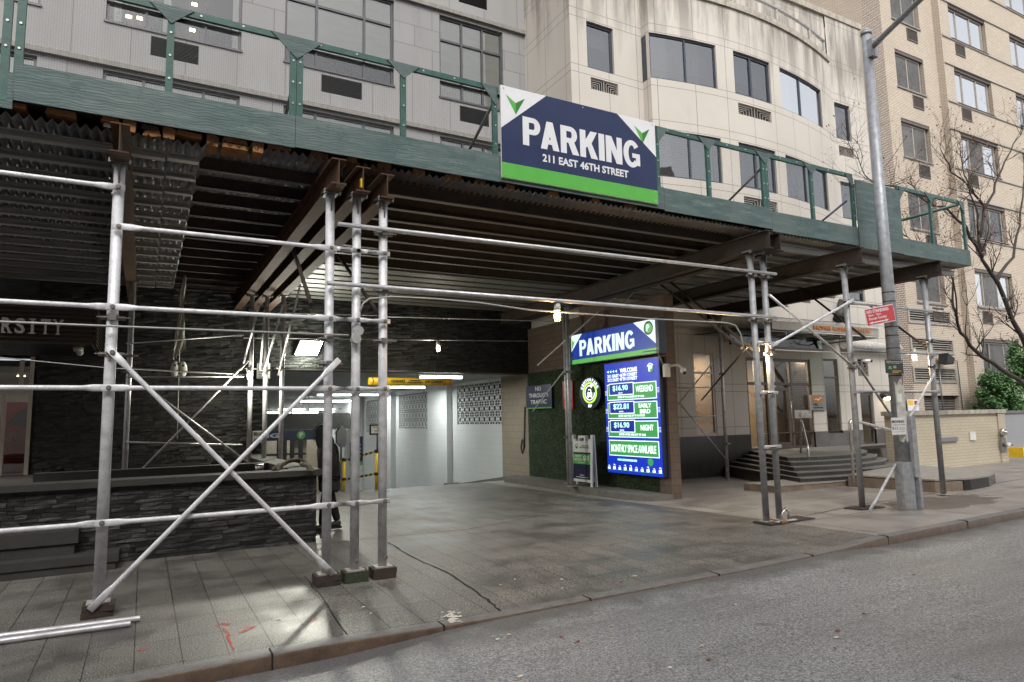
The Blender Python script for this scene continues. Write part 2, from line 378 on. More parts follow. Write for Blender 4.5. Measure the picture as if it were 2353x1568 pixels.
def netting():
    t = NT('wire_netting'); x, y, z = t.sep()
    def ln(v): return t.math('LESS_THAN', t.math('FRACT', t.math('DIVIDE', v, .024)), .11)
    mk = t.math('MULTIPLY', t.math('MAXIMUM', ln(t.math('ADD', x, y)), ln(z)), .5); tr = t.new('ShaderNodeBsdfTransparent'); mx = t.new('ShaderNodeMixShader')
    t.l.new(mk, mx.inputs[0]); t.l.new(tr.outputs[0], mx.inputs[1]); t.l.new(t.b.outputs[0], mx.inputs[2]); t.l.new(mx.outputs[0], t.out.inputs[0])
    M['wire_netting'] = t.done((.14, .16, .16), .6, .3)
netting()
def white_wall():
    t = NT('white_paint_wall'); n = t.noise(.8, 6); g = t.noise(18, 3)
    br = t.brick(t.uz(), .4, .2, .006, (.70, .72, .71), (.68, .70, .69), (.60, .62, .61)); a = t.mix(t.ramp(n, (.3, .3), (.6, 0.)), br[0], (.48, .50, .49))
    t.bump(g, .2, .01); M['white_paint_wall'] = t.done(a, .5)
white_wall()
plain('black_paint', (.02, .02, .021), .5); plain('white_paint', (.7, .7, .68), .5, 0, .08); plain('garage_ceiling', (.42, .44, .43), .8, 0, .2, 3)
plain('ramp_concrete', (.12, .118, .10), .6, 0, .35, 4, .3, 40)
plain('navy', (.012, .022, .06), .35, 0, .12); plain('navy_banner', (.018, .03, .09), .4, 0, .1, 3); plain('white_vinyl', (.74, .75, .78), .4, 0, .04)
plain('sign_green', (.10, .42, .07), .4, 0, .06); plain('sign_green_dark', (.03, .20, .04), .4, 0, .06); plain('sign_red', (.52, .012, .02), .35, 0, .1)
plain('yellow_paint', (.78, .50, .02), .4, 0, .15); plain('orange_cone', (.8, .09, .03), .5); plain('paper', (.66, .66, .64), .8, 0, .08); plain('ink', (.03, .03, .035), .6)
plain('metal_grey', (.27, .28, .29), .45, .6, .2, 14); plain('cable_grey', (.36, .36, .35), .5, 0, .1); plain('cable_dark', (.03, .03, .03), .6)
pipe_mat('lamp_pole', (.34, .355, .38), .3, .45); plain('tape_residue', (.45, .44, .41), .8, 0, .4, 12)
plain('amber_letter', (.50, .17, .03), .4, .4, .1); plain('coat_dark', (.017, .016, .016), .9, 0, .3, 20); plain('coat_lining', (.10, .10, .085), .9); plain('trousers_dark', (.009, .009, .011), .9)
plain('skin', (.36, .20, .15), .6, 0, .1); plain('rope', (.13, .11, .08), .9, 0, .5, 90); plain('plastic_white', (.55, .55, .50), .5, 0, .2, 8); plain('bronze_slat', (.075, .05, .037), .4, .5, .2)
plain('tile_soffit', (.30, .31, .30), .35, 0, .2, 4); plain('bark', (.05, .04, .036), .9, 0, .35, 25, .5, 60); plain('leaf_green', (.045, .12, .035), .6, 0, .5, 5); plain('leaf_light', (.09, .20, .06), .6, 0, .4, 5)
def turf():
    t = NT('turf'); g = t.noise(24, 5, rough=.85); n = t.noise(3, 4)
    a = t.ramp(g, (.38, (.004, .009, .004)), (.5, (.024, .048, .018)), (.62, (.12, .165, .07))); a = t.mix(t.ramp(n, (.4, .3), (.6, 0.)), a, (.01, .02, .01))
    t.bump(g, 1., .04); M['turf'] = t.done(a, .85)
turf()
plain('wood_warm', (.26, .185, .12), .6, 0, .3, 5, stretch=(6, 6, .6)); plain('shutter_metal', (.14, .13, .12), .5, .3, .3, 3)
emit('lamp_white', (1., .98, .86), 42); emit('lamp_bulb', (1., .93, .72), 60); emit('lamp_amber', (1., .55, .18), 30); emit('tube_light', (.95, 1., .99), 5.76)
emit('warm_glow', (1., .72, .40), 1.58); emit('lamp_warm_soft', (1., .8, .5), 5.76); emit('spark', (1., .85, .6), 4)
emit('lit_blue', (.003, .028, .46), 0.396); emit('lit_blue_deep', (.002, .015, .30), 0.36); emit('lit_white', (.85, .95, .98), 0.54); emit('lit_green', (.04, .30, .075), 0.36); emit('lit_lime', (.50, .95, .12), 0.648)
emit('lit_price', (.45, .95, .62), 0.648); emit('box_blue', (.010, .045, .36), 0.288); emit('box_white', (.7, .85, .83), 0.432); emit('box_green', (.13, .5, .10), 0.288)
# ---------------------------------------------------------------- lettering
def text_mesh(s, bold, space=1.0):
    cu = bpy.data.curves.new('t', 'FONT'); cu.body = s; cu.size = 1; cu.offset = bold; cu.resolution_u = 3; cu.extrude = .004; cu.space_character = space
    o = bpy.data.objects.new('t', cu); col.objects.link(o)
    dg = bpy.context.evaluated_depsgraph_get(); me = bpy.data.meshes.new_from_object(o.evaluated_get(dg))
    vs = [v.co.copy() for v in me.vertices]; fs = [tuple(p.vertices) for p in me.polygons]
    bpy.data.objects.remove(o); bpy.data.meshes.remove(me); bpy.data.curves.remove(cu)
    return vs, fs
class Fr:   # a flat panel: origin, right, up; normal faces the viewer
    def __init__(s, o, r, u): s.o = Vector(o); s.r = Vector(r).normalized(); s.u = Vector(u).normalized(); s.n = s.r.cross(s.u).normalized()
    def p(s, a, b, d=0.): return s.o+s.r*a+s.u*b+s.n*d
    def poly(s, mb, pts, d, th=.003): mb.prism([s.p(a, b, d) for a, b in pts], s.n*th)
    def rect(s, mb, a0, a1, b0, b1, d, th=.003): s.poly(mb, [(a0, b0), (a1, b0), (a1, b1), (a0, b1)], d, th)
    def ell(s, mb, a, b, ra, rb, d, th=.003, n=28, a0=0, a1=360): s.poly(mb, [(a+ra*math.cos(math.radians(a0+(a1-a0)*i/n)), b+rb*math.sin(math.radians(a0+(a1-a0)*i/n))) for i in range(n+(0 if a1-a0 == 360 else 1))], d, th)
    def ring(s, mb, a, b, r1, r2, d, th=.003, n=28, a0=0., a1=360., sx=1.):
        for i in range(n):
            t0 = math.radians(a0+(a1-a0)*i/n); t1 = math.radians(a0+(a1-a0)*(i+1)/n)
            s.poly(mb, [(a+sx*r2*math.cos(t0), b+r2*math.sin(t0)), (a+sx*r2*math.cos(t1), b+r2*math.sin(t1)), (a+sx*r1*math.cos(t1), b+r1*math.sin(t1)), (a+sx*r1*math.cos(t0), b+r1*math.sin(t0))][::-1], d, th)
    def text(s, mb, txt, a0, a1, b0, b1, d, bold=.02, th=.004, slant=0., space=1.):
        vs, fs = text_mesh(txt, bold, space)
        xs = [v.x for v in vs]; ys = [v.y for v in vs]; x0, x1, y0, y1 = min(xs), max(xs), min(ys), max(ys)
        P = []
        for v in vs:
            b = b0+(v.y-y0)/(y1-y0)*(b1-b0); P.append(s.p(a0+(v.x-x0)/(x1-x0)*(a1-a0)+slant*(b-b0), b, d+(th if v.z > 0 else 0)))
        mb.add(P, fs)
    def arctext(s, mb, txt, a, b, r, h, start, step, d, bold=.02, th=.004, sx=1.):
        for i, ch in enumerate(txt):
            vs, fs = text_mesh(ch, bold); xs = [v.x for v in vs]; ys = [v.y for v in vs]; cx = (min(xs)+max(xs))/2; hh = max(ys)-min(ys)
            t = math.radians(start-step*i); er = (math.cos(t), math.sin(t)); et = (math.sin(t), -math.cos(t)); k = h/hh; P = []
            for v in vs:
                q = (v.x-cx)*k*.95; w = r+(v.y-min(ys))*k
                P.append(s.p(a+sx*(er[0]*w+et[0]*q), b+er[1]*w+et[1]*q, d+(th if v.z > 0 else 0)))
            mb.add(P, fs)
HV = {'P': .68, 'A': .80, 'R': .80, 'K': .80, 'I': .27, 'N': .78, 'G': .84}
def heavy(fr, mb, txt, a0, a1, b0, b1, d, th=.003):
    """heavy grotesque capitals cut from polygons"""
    tot = sum(HV[c] for c in txt)+.07*(len(txt)-1); sx = (a1-a0)/tot; sy = b1-b0; x = 0; e = [0]
    for c in txt:
        def po(pts):
            e[0] += 1; fr.poly(mb, [(a0+(x+u)*sx, b0+v*sy) for u, v in pts], d+.00025*(e[0] % 9), th)
        def re_(u0, u1, v0, v1): po([(u0, v0), (u1, v0), (u1, v1), (u0, v1)])
        def arc(cx, cy, rx, ry, tx, ty, t0, t1, n=14):
            for i in range(n):
                p, q = (math.radians(t0+(t1-t0)*(i+k)/n) for k in (0, 1))
                po([(cx+(rx-tx)*math.cos(p), cy+(ry-ty)*math.sin(p)), (cx+rx*math.cos(p), cy+ry*math.sin(p)), (cx+rx*math.cos(q), cy+ry*math.sin(q)), (cx+(rx-tx)*math.cos(q), cy+(ry-ty)*math.sin(q))])
        if c in 'PR':
            re_(0, .26, 0, 1); re_(.26, .44, .82, 1); re_(.26, .44, .40, .58); arc(.44, .70, .30, .30, .24, .18, -90, 90)
            if c == 'R': po([(.52, 0), (.82, 0), (.60, .46), (.34, .41)])
        elif c == 'A': po([(0, 0), (.27, 0), (.53, 1), (.27, 1)]); po([(.53, 0), (.80, 0), (.53, 1), (.27, 1)]); re_(.2, .6, .19, .36)
        elif c == 'K': re_(0, .26, 0, 1); po([(.26, .36), (.50, .50), (.80, 1), (.50, 1), (.26, .66)]); po([(.50, 0), (.82, 0), (.50, .62), (.34, .42)])
        elif c == 'I': re_(0, .27, 0, 1)
        elif c == 'N': re_(0, .25, 0, 1); re_(.53, .78, 0, 1); po([(.0, 1), (.50, 0), (.78, 0), (.28, 1)])
        elif c == 'G': arc(.42, .5, .42, .52, .25, .19, 38, 318, 26); re_(.44, .82, .36, .53); re_(.62, .82, .08, .36)
        x += HV[c]+.07
def XFr(X, yr, z0): return Fr((X, yr, z0), (0, -1, 0), (0, 0, 1))
def YFr(x0, Y, z0): return Fr((x0, Y, z0), (1, 0, 0), (0, 0, 1))
# ---------------------------------------------------------------- walls with openings
def wall(mb, us, zs, holes, f, depth=.18):
    """us, zs: outline; holes (u0,u1,z0,z1); f(u, d) -> (x, y) with d = depth behind the face"""
    U = sorted(set([round(u, 4) for u in us]+[round(h[i], 4) for h in holes for i in (0, 1)]))
    Z = sorted(set([round(z, 4) for z in zs]+[round(h[i], 4) for h in holes for i in (2, 3)]))
    def P(u, z, d): x, y = f(u, d); return (x, y, z)
    def inh(u, z): return any(h[0] < u < h[1] and h[2] < z < h[3] for h in holes)
    for i in range(len(U)-1):
        for j in range(len(Z)-1):
            if not inh((U[i]+U[i+1])/2, (Z[j]+Z[j+1])/2): mb.face([P(U[i], Z[j], 0), P(U[i+1], Z[j], 0), P(U[i+1], Z[j+1], 0), P(U[i], Z[j+1], 0)])
    for (u0, u1, z0, z1) in holes:
        uu = [u for u in U if u0-1e-4 <= u <= u1+1e-4]
        for a, b in zip(uu, uu[1:]):
            mb.face([P(a, z0, 0), P(b, z0, 0), P(b, z0, depth), P(a, z0, depth)]); mb.face([P(a, z1, 0), P(a, z1, depth), P(b, z1, depth), P(b, z1, 0)])
        for u in (u0, u1): mb.face([P(u, z0, 0), P(u, z0, depth), P(u, z1, depth), P(u, z1, 0)])
def window(parent, u0, u1, z0, z1, f, frame, glassm, back, splits=(), rows=(), w=.05, d=.09, backd=.16, blind_to=None, name='window', nseg=1):
    """frame bars with panes behind them and a blind / curtain inside"""
    mb = MB()
    def bar(a, b, c, e, d0=0., d1=.07):
        pts = []
        n = nseg if b-a > .3 else 1
        for i in range(n):
            p = a+(b-a)*i/n; q = a+(b-a)*(i+1)/n
            A = f(p, d-d0); B = f(q, d-d0); C = f(q, d+d1); D = f(p, d+d1)
            mb.add([(A[0], A[1], c), (B[0], B[1], c), (C[0], C[1], c), (D[0], D[1], c), (A[0], A[1], e), (B[0], B[1], e), (C[0], C[1], e), (D[0], D[1], e)],
                   [(0,3,2,1),(4,5,6,7),(0,1,5,4),(1,2,6,5),(2,3,7,6),(3,0,4,7)])
    bar(u0+.002, u1-.002, z0+.002, z0+w); bar(u0+.002, u1-.002, z1-w, z1-.002); bar(u0+.002, u0+w, z0+w, z1-w); bar(u1-w, u1-.002, z0+w, z1-w)
    for s in splits: bar(s-w/2, s+w/2, z0+w, z1-w, .003)
    for r in rows: bar(u0+w, u1-w, r-w/2, r+w/2, .001)
    o = mb.build(name, frame, parent)
    g = MB()
    for i in range(nseg):
        p = u0+w/2+(u1-u0-w)*i/nseg; q = u0+w/2+(u1-u0-w)*(i+1)/nseg; A = f(p, d+.035); B = f(q, d+.035)
        g.face([(A[0], A[1], z0+w/2), (B[0], B[1], z0+w/2), (B[0], B[1], z1-w/2), (A[0], A[1], z1-w/2)], False)
    g.build('pane', glassm, o)
    if back:
        g = MB(); bz = z0 if blind_to is None else blind_to
        for i in range(nseg):
            p = u0+(u1-u0)*i/nseg; q = u0+(u1-u0)*(i+1)/nseg; A = f(p, d+backd); B = f(q, d+backd)
            g.face([(A[0], A[1], bz), (B[0], B[1], bz), (B[0], B[1], z1), (A[0], A[1], z1)])
        g.build('blind', back, o)
    return o
def flatY(Y): return lambda u, d: (u, Y+d)
def flatX(X): return lambda u, d: (X+d, u)
# ================================================================ SETTING
def sst(a, b, x):
    t = max(0., min(1., (x-a)/(b-a))); return t*t*(3-2*t)
def rise(X): return .014*max(0., X-6.5) if X < 24 else .245
def kerbY(X): return 5.70+.030*X if X < 9.2 else 5.976+.0*(X-9.2)
def drive(X): return sst(1.2, 3.0, X)*(1-sst(8.0, 9.3, X))
def kerbtop(X): return rise(X)-.034*drive(X)-.006*drive(X)
def walkz(X, Y):
    k = kerbY(X); t = max(0., min(1., (Y-k)/2.2)); z = rise(X)*(1-.9*sst(9, 14, Y))+(kerbtop(X)-rise(X))*(1-t)
    if Y > 17.6 and 2.0 < X < 10.2: z -= .135*(Y-17.6)
    return z
def roadz(X, Y):
    k = kerbY(X); g = rise(X)-.115+.058*drive(X); return g+.02*min(3., max(0, k-Y))
def sheet(fn, xs, ys):
    mb = MB(); n = len(ys)
    P = [(x, y(x) if callable(y) else y, 0) for x in xs for y in ys]; P = [(p[0], p[1], fn(p[0], p[1])) for p in P]
    F = [(i*n+j, (i+1)*n+j, (i+1)*n+j+1, i*n+j+1) for i in range(len(xs)-1) for j in range(n-1)]
    mb.add(P, F, True); return mb
xs = [-60, -30, -12]+[-6+.5*i for i in range(60)]+[26, 30, 40, 60, 120]
sw = sheet(walkz, xs, [lambda x: kerbY(x)+.13]+[(lambda x, q=q: kerbY(x)+q) for q in (.5, 1., 1.6, 2.2)]+[9, 10, 11, 12, 13, 14, 15, 17.0, 17.6])
walk = sw.build('sidewalk', M['paving'], zero=True); tag(walk, kind='structure')
rd = sheet(roadz, xs, [-60, -30, -10, -5, -2, 0, 2, 3, 4, 5]+[(lambda x: kerbY(x)-.25), (lambda x: kerbY(x)-.002)])
road = rd.build('road', M['asphalt'], zero=True); tag(road, kind='structure')
rp = sheet(lambda X, Y: walkz(5, Y) if Y > 17.6 else 0, [2.45, 4, 6, 8, 9.99], [17.602, 20, 24, 30, 36, 44])
tag(rp.build('ramp', M['ramp_concrete'], zero=True), kind='structure')
gr = MB(); gr.face([(-300, -300, -2.6), (300, -300, -2.6), (300, 300, -2.6), (-300, 300, -2.6)])
# kerb: two stretches with a stone/steel face
kb = MB(); ktop = MB(); prof = lambda X: [(kerbY(X), roadz(X, kerbY(X))-.1), (kerbY(X)-.0, kerbtop(X)-.020), (kerbY(X)+.012, kerbtop(X)-.004)]; prof2 = lambda X: [(kerbY(X)+.012, kerbtop(X)-.004), (kerbY(X)+.035, kerbtop(X)+.003), (kerbY(X)+.145, kerbtop(X)+.006)]
kx = [-30, -12]+[-6+.35*i for i in range(86)]+[30, 60, 120]
P = []
for X in kx: P += [(X, y, z) for y, z in prof(X)]
kb.add(P, [(i*3+j, (i+1)*3+j, (i+1)*3+j+1, i*3+j+1) for i in range(len(kx)-1) for j in range(2)], True)
P = []
for X in kx: P += [(X, y, z) for y, z in prof2(X)]
ktop.add(P, [(i*3+j, (i+1)*3+j, (i+1)*3+j+1, i*3+j+1) for i in range(len(kx)-1) for j in range(2)], True)
tag(ktop.build('kerb_top', M['kerb_stone'], zero=True), kind='structure')
kerb = kb.build('kerb', M['kerb_steel'], zero=True); tag(kerb, kind='structure')
jm = MB()
for X in (.95, 2.42, 4.05, 5.9, 7.6, 9.27, 11.3, 13.2):
    jm.box(X-.006, X+.006, kerbY(X)-.004, kerbY(X)+.15, roadz(X, kerbY(X)), kerbtop(X)+.009)
tag(jm.build('kerb_joint', M['crack_dark'], zero=True), kind='structure')
def strip_on_ground(name, pts, w, m, lift=.004, cat=None, label=None):
    mb = MB(); P = []
    for i, (X, Y) in enumerate(pts):
        a = Vector(pts[max(0, i-1)]); b = Vector(pts[min(len(pts)-1, i+1)]); d = (b-a).normalized(); n = Vector((-d.y, d.x))
        ww = w[i] if isinstance(w, (list, tuple)) else w
        for sg in (-1, 1):
            x = X+n.x*ww*sg/2; y = Y+n.y*ww*sg/2; P.append((x, y, walkz(x, y)+lift))
    mb.add(P, [(2*i, 2*i+2, 2*i+3, 2*i+1) for i in range(len(pts)-1)]); o = mb.build(name, m, zero=True)
    return tag(o, label, cat) if cat else tag(o, kind='structure')
def gp(x, y): p = oZ(x, y, 0); return (p.x, p.y)
def jit(pts, k=.018, n=6):
    out = []
    for a, b in zip(pts, pts[1:]):
        for i in range(n):
            t = i/n; out.append((a[0]+(b[0]-a[0])*t+random.uniform(-k, k), a[1]+(b[1]-a[1])*t+random.uniform(-k, k)))
    return out+[pts[-1]]
strip_on_ground('pavement_crack', jit([gp(891, 1247), gp(962, 1287), gp(1051, 1327), gp(1120, 1372), gp(1150, 1396)]), [random.uniform(.012, .034) for _ in range(25)], M['crack_dark'])
strip_on_ground('pavement_crack', jit([gp(720, 1252), gp(900, 1233), gp(1075, 1217), gp(1237, 1186)], .008), .016, M['crack_dark'])
strip_on_ground('pavement_crack', jit([gp(700, 1326), gp(745, 1380), gp(797, 1457)], .012), [random.uniform(.008, .02) for _ in range(13)], M['crack_dark'])
strip_on_ground('pavement_crack', jit([gp(1852, 1192), gp(1900, 1184), gp(1960, 1172), gp(2085, 1155), gp(2353, 1117)], .01), .02, M['crack_dark'])
# sprayed utility marks
def blotch(pts, w, lab):
    strip_on_ground('paint_mark', jit(pts, .012, 5), [random.uniform(.35, 1)*w for _ in range(5*(len(pts)-1)+1)], M['red_paint'], .005, 'paint mark', lab)
blotch([gp(495, 1440), gp(512, 1434), gp(528, 1437)], .06, 'red sprayed crossbar on the pavement near the kerb')
blotch([gp(515, 1444), gp(525, 1465), gp(535, 1496)], .035, 'long thin red sprayed stroke running down to the kerb')
blotch([gp(552, 1455), gp(567, 1448), gp(580, 1441)], .07, 'short broad red dash right of the sprayed crossbar')
blotch([gp(316, 1497), gp(338, 1492)], .05, 'lone small red dab on the pavement left of the sprayed marks')
blotch([gp(716, 1427), gp(728, 1422)], .04, 'tiny red dab on the pavement near the three clustered posts')
# fallen leaves and litter, one by one
def leaf(x, y, s, mname, lab, road_=False):
    p = oZ(x, y, -.09 if road_ else 0.); z = (roadz(p.x, p.y) if p.y < kerbY(p.x) else walkz(p.x, p.y))+.006
    a = random.uniform(0, 6.28); mb = MB(); P = []
    for i in range(9):
        t = 2*math.pi*i/9; r = .72*s*(.55+.45*abs(math.cos(t*1.5)))*random.uniform(.8, 1.1); P.append((p.x+r*math.cos(t+a)*1.3, p.y+r*math.sin(t+a)*.8, z+.006*random.random()))
    mb.add([(p.x, p.y, z+.012)]+P, [(0, 1+i, 1+(i+1) % 9) for i in range(9)])
    tag(mb.build('fallen_leaf', M[mname]), lab, 'leaf', 'leaves fallen on the wet street')
for a in ((1458,1319,.05,'leaf_tan','largest pale tan leaf on the driveway apron'),(1427,1332,.03,'leaf_brown','small rust leaf just left of the largest tan leaf'),(1291,1328,.025,'leaf_pale','pale leaf on the apron above a white scrap'),
          (1292,1347,.02,'leaf_pale','white scrap on the apron nearest the middle of the drive'),(1183,1329,.02,'leaf_pale','tiny pale leaf left on the apron slabs'),
          (1169,1447,.03,'leaf_tan','tan leaf on the road against the kerb'),(1144,1457,.03,'leaf_pale','pale scrap on the road beside the tan kerb leaf'),
          (1327,1466,.035,'leaf_brown','orange brown leaf on the road below the apron'),(1288,1455,.03,'leaf_brown','dark flat leaf on the road left of an orange one'),
          (1612,1480,.035,'leaf_tan','tan leaf alone in the middle of the road'),(1628,1512,.03,'leaf_brown','curled dark leaf in the road below a tan one'),
          (1925,1447,.04,'leaf_brown','dark brown leaf far right on the road'),(1922,1463,.035,'leaf_pale','bright pale oval leaf far right on the road'),(1917,1489,.02,'leaf_brown','reddish speck of leaf under the pale oval one'),
          (1690,1632-250,.02,'leaf_pale','pale scrap on the road beyond the apron'),(1539,1530,.035,'leaf_pale','faded leaf near the bottom of the road'),
          (1195,1542,.035,'leaf_pale','whitish leaf at the bottom edge of the road'),(1179,1556,.03,'leaf_tan','tan leaf right at the bottom edge'),(1404,1429,.03,'leaf_tan','tan crumpled leaf in the kerb gutter'),
          (1150,1341,.02,'leaf_tan','orange scrap on slabs right of the big crack'),(1132,1450,.02,'leaf_tan','long thin leaf in the gutter near the drive kerb'),(640,1424,.03,'leaf_pale','pale crescent scrap on the slabs near red dab'),
          (852,1409,.02,'leaf_pale','small white chip right of the three posts'),(835,1395,.025,'leaf_pale','grey chip in the shadow of the posts'),(1985,1408,.03,'leaf_brown','flat brown leaf on the road near its right side'),
          (535,1434+82,.02,'leaf_tan','tan flake on the slabs left of the kerb end'),(2100,1320,.025,'leaf_brown','dull red leaf on the road toward the lamp post')):
    leaf(*a)
mb = MB()
for i in range(70):
    x = random.gauss(1037, 9); y = 1412+random.uniform(-13, 13); p = oZ(x, y, 0)
    r = random.uniform(.008, .03); mb.add([(p.x+r*math.cos(t), p.y+r*math.sin(t)*.8, walkz(p.x, p.y)+.005+.0001*i) for t in (0, 1.3, 2.2, 3.5, 5)], [(0,1,2,3,4)])
tag(mb.build('plaster_splash', M['leaf_pale']), 'dried white plaster splash on the slabs by the kerb', 'stain', kind='stuff')

# ================================================================ GREY APARTMENT BUILDING (over the garage)
YA = 17.0
A = thing('apartment_building', (4, YA, 0), 'grey stone panelled apartment block above the dark garage opening', 'building')
win = []
for zf in (7.35-3.75, 7.35, 7.35+3.72, 7.35+7.44):
    for (a, b) in ((-8.6, -6.4), (-5.3, -2.35), (-1.12, 1.78), (2.82, 5.75), (7.13, 9.22)):
        if zf > 6: win.append((a, b, zf, zf+2.52))
vents = [(-.2, .83), (3.76, 4.85), (7.75, 8.7), (-4.4, -3.3)]
vh = [(a, b, z-.62, z-.14) for (a, b) in vents for z in (7.35, 11.07, 14.79)]
gw = MB()
for (z0, z1) in ((8.02, 9.95), (11.55, 13.69), (15.3, 17.4)):
    wall(gw, (-14, 10.0), (z0, z1), [(a, b, max(z0, c), min(z1, d)) for (a, b, c, d) in win if c < z1 and d > z0], flatY(YA), .2)
gw.build('upper_wall', M['grey_panels'], A)
gw = MB()
for (z0, z1) in ((5.3, 8.02), (10.13, 11.55), (13.87, 15.3), (17.58, 20)):
    wall(gw, (-14, 10.0), (z0, z1), [(a, b, max(z0, c), min(z1, d)) for (a, b, c, d) in win+vh if c < z1-.01 and d > z0+.01], flatY(YA), .2)
gw.build('spandrel', M['grey_spandrel'], A)
for z in (9.95, 13.69, 17.40):
    g = MB(); g.prism([(-14, YA-.10, z), (-14, YA+.05, z), (-14, YA+.05, z+.18), (-14, YA-.002, z+.18), (-14, YA-.10, z+.12)], (24.3, 0, 0)); g.build('ledge', M['ledge_stone'], A)
for (a, b, c, d) in vh:
    g = MB(); g.box(a-.0, b+.0, YA+.12, YA+.14, c, d)
    n = 14
    for i in range(n):
        z = c+(d-c)*(i+.5)/n; g.prism([(a, YA+.01, z-.010), (a, YA+.09, z+.006), (a, YA+.09, z+.012), (a, YA+.01, z-.004)], (b-a, 0, 0))
    g.box(a, a+.015, YA-.003, YA+.1, c, d); g.box(b-.015, b, YA-.003, YA+.1, c, d)
    g.build('vent_grille', M['frame_dark'], A)
for i, (a, b, c, d) in enumerate(win):
    w3 = b-a; sp = ((a+w3*.28, a+w3*.72) if w3 > 2.5 else (a+w3*.355, a+w3*.68))
    dk = (a, c) in ((-1.12, 11.07),)
    o = window(A, a, b, c, d, flatY(YA), M['frame_bronze'], M['glass_clear'], M['screen_grey'] if dk else M['blind_cream'], sp, (d-.72,), .06, .08, .07 if not dk else 1.4, blind_to=c+(0 if i % 3 == 0 else .12+.55*((i*37) % 10)/10))
    s = MB(); s.box(a-.03, b+.03, YA-.035, YA+.08, c-.055, c-.001); s.build('window_sill', M['frame_bronze'], A)
    if c < 9 or dk:
        # curtains pushed to the sides
        q = MB()
        for k in (0.05, .40, .93):
            x = a+w3*k; q.box(x, x+.16, YA+.120, YA+.145, c+.05, d-.05)
        q.build('curtain', M['curtain_white'], A)
g = MB(); g.box(-14, 9.9, YA+.75, YA+.8, 3.3, 20); g.build('dark_backing', M['interior_dark'], A)  # dark sheet added behind the windows, keeps sky light out of the hollow block
g = MB()
for (x, y) in ((558/2+279-6, 70), (446, 10), (441, 69), (320, 42), (295, 38)):
    p = oY(x, y, YA+.6); g.box(p.x-.05, p.x+.07, YA+.6, YA+.62, p.z-.03, p.z+.04)
g.build('ceiling_lamp', M['lamp_warm_soft'], A)
# dark split-stone cladding at street level
g = MB(); XL, XR, ZL = 2.5, 10.0, 3.12
wall(g, (-2.05, XL), (0, 5.3), [], flatY(17.0), .2)
wall(g, (XL, XR), (ZL, 5.3), [], flatY(17.0), .2)
wall(g, (-14, -2.05), (3.4, 5.3), [], flatY(17.0), .2)
g.face([(XL, 17.0, 0), (XL, 17.9, 0), (XL, 17.9, ZL), (XL, 17.0, ZL)]); g.face([(XL, 17.0, ZL), (XL, 17.9, ZL), (XR, 17.9, ZL), (XR, 17.0, ZL)])
g.build('stone_cladding', M['split_slate'], A)
g = MB(); cladding(g, -2.0, XL-.01, .9, 5.0, 16.999, 1); cladding(g, XL, XR, ZL+.03, 5.0, 16.999, 2); g.build('ledger_stone', M['split_stone'], A)
g = MB(); g.box(XL+.2, XR, 16.985, 17.05, ZL-.03, ZL+.02); g.box(XL-.5, XL+.2, 16.98, 17.0, 0, 0.02); g.build('lintel_angle', M['frame_dark'], A)
# garage interior
g = MB(); g.face([(XL, 17.9, ZL), (XR, 17.9, ZL), (XR, 27, ZL), (XL, 27, ZL)]); g.face([(XL-8, 27, ZL), (XR, 27, ZL), (XR, 37, ZL), (XL-8, 37, ZL)]); g.face([(XL-8, 37, ZL), (XR, 37, ZL), (XR, 44, 2.5), (XL-8, 44, 2.5)])
g.build('garage_ceiling', M['garage_ceiling'], A)
gwin = [(oX(1050, 900, 10.).y, oX(1153, 900, 10.).y, 1.62, 3.02), (oX(988, 900, 10.).y*0+oX(917, 900, 10.).y, oX(987, 900, 10.).y, 1.45, 2.95), (oX(842, 900, 10.).y, oX(880, 900, 10.).y, 1.25, 2.85), (oX(762, 900, 10.).y, oX(790, 900, 10.).y, 1.0, 2.6)]
gwin = [(min(a, b), max(a, b), c, d) for a, b, c, d in gwin]
g = MB(); wall(g, (18.95, 44), (-4, 3.3), gwin, flatX(10.0), .22); g.build('garage_side_wall', M['white_paint_wall'], A)
g = MB()
for (y0, y1) in ((gwin[0][1]+.05, gwin[1][0]-.3), (gwin[1][1]+.1, gwin[2][0]-.3), (gwin[2][1]+.2, gwin[3][0]-.4)):
    g = MB(); g.box(9.78, 9.998, y0+.4, y1, -4, 3.118); g.build('wall_pier', M['white_paint_wall'], A)
g = MB(); g.prism([(9.93, 19.0, walkz(5, 19.0)-.1), (9.93, 42, walkz(5, 42)-.1), (9.93, 42, walkz(5, 42)+.2), (9.93, 19.0, walkz(5, 19)+.14)], (.068, 0, 0)); g.build('skirting', M['black_paint'], A)
g = MB(); g.prism([(9.55, 17.75, walkz(5, 17.75)-.1), (9.55, 30, walkz(5, 30)-.1), (9.55, 30, walkz(5, 30)+.13), (9.55, 17.75, walkz(5, 17.75)+.13)], (.36, 0, 0)); g.build('wheel_kerb', M['concrete_grey'], A)
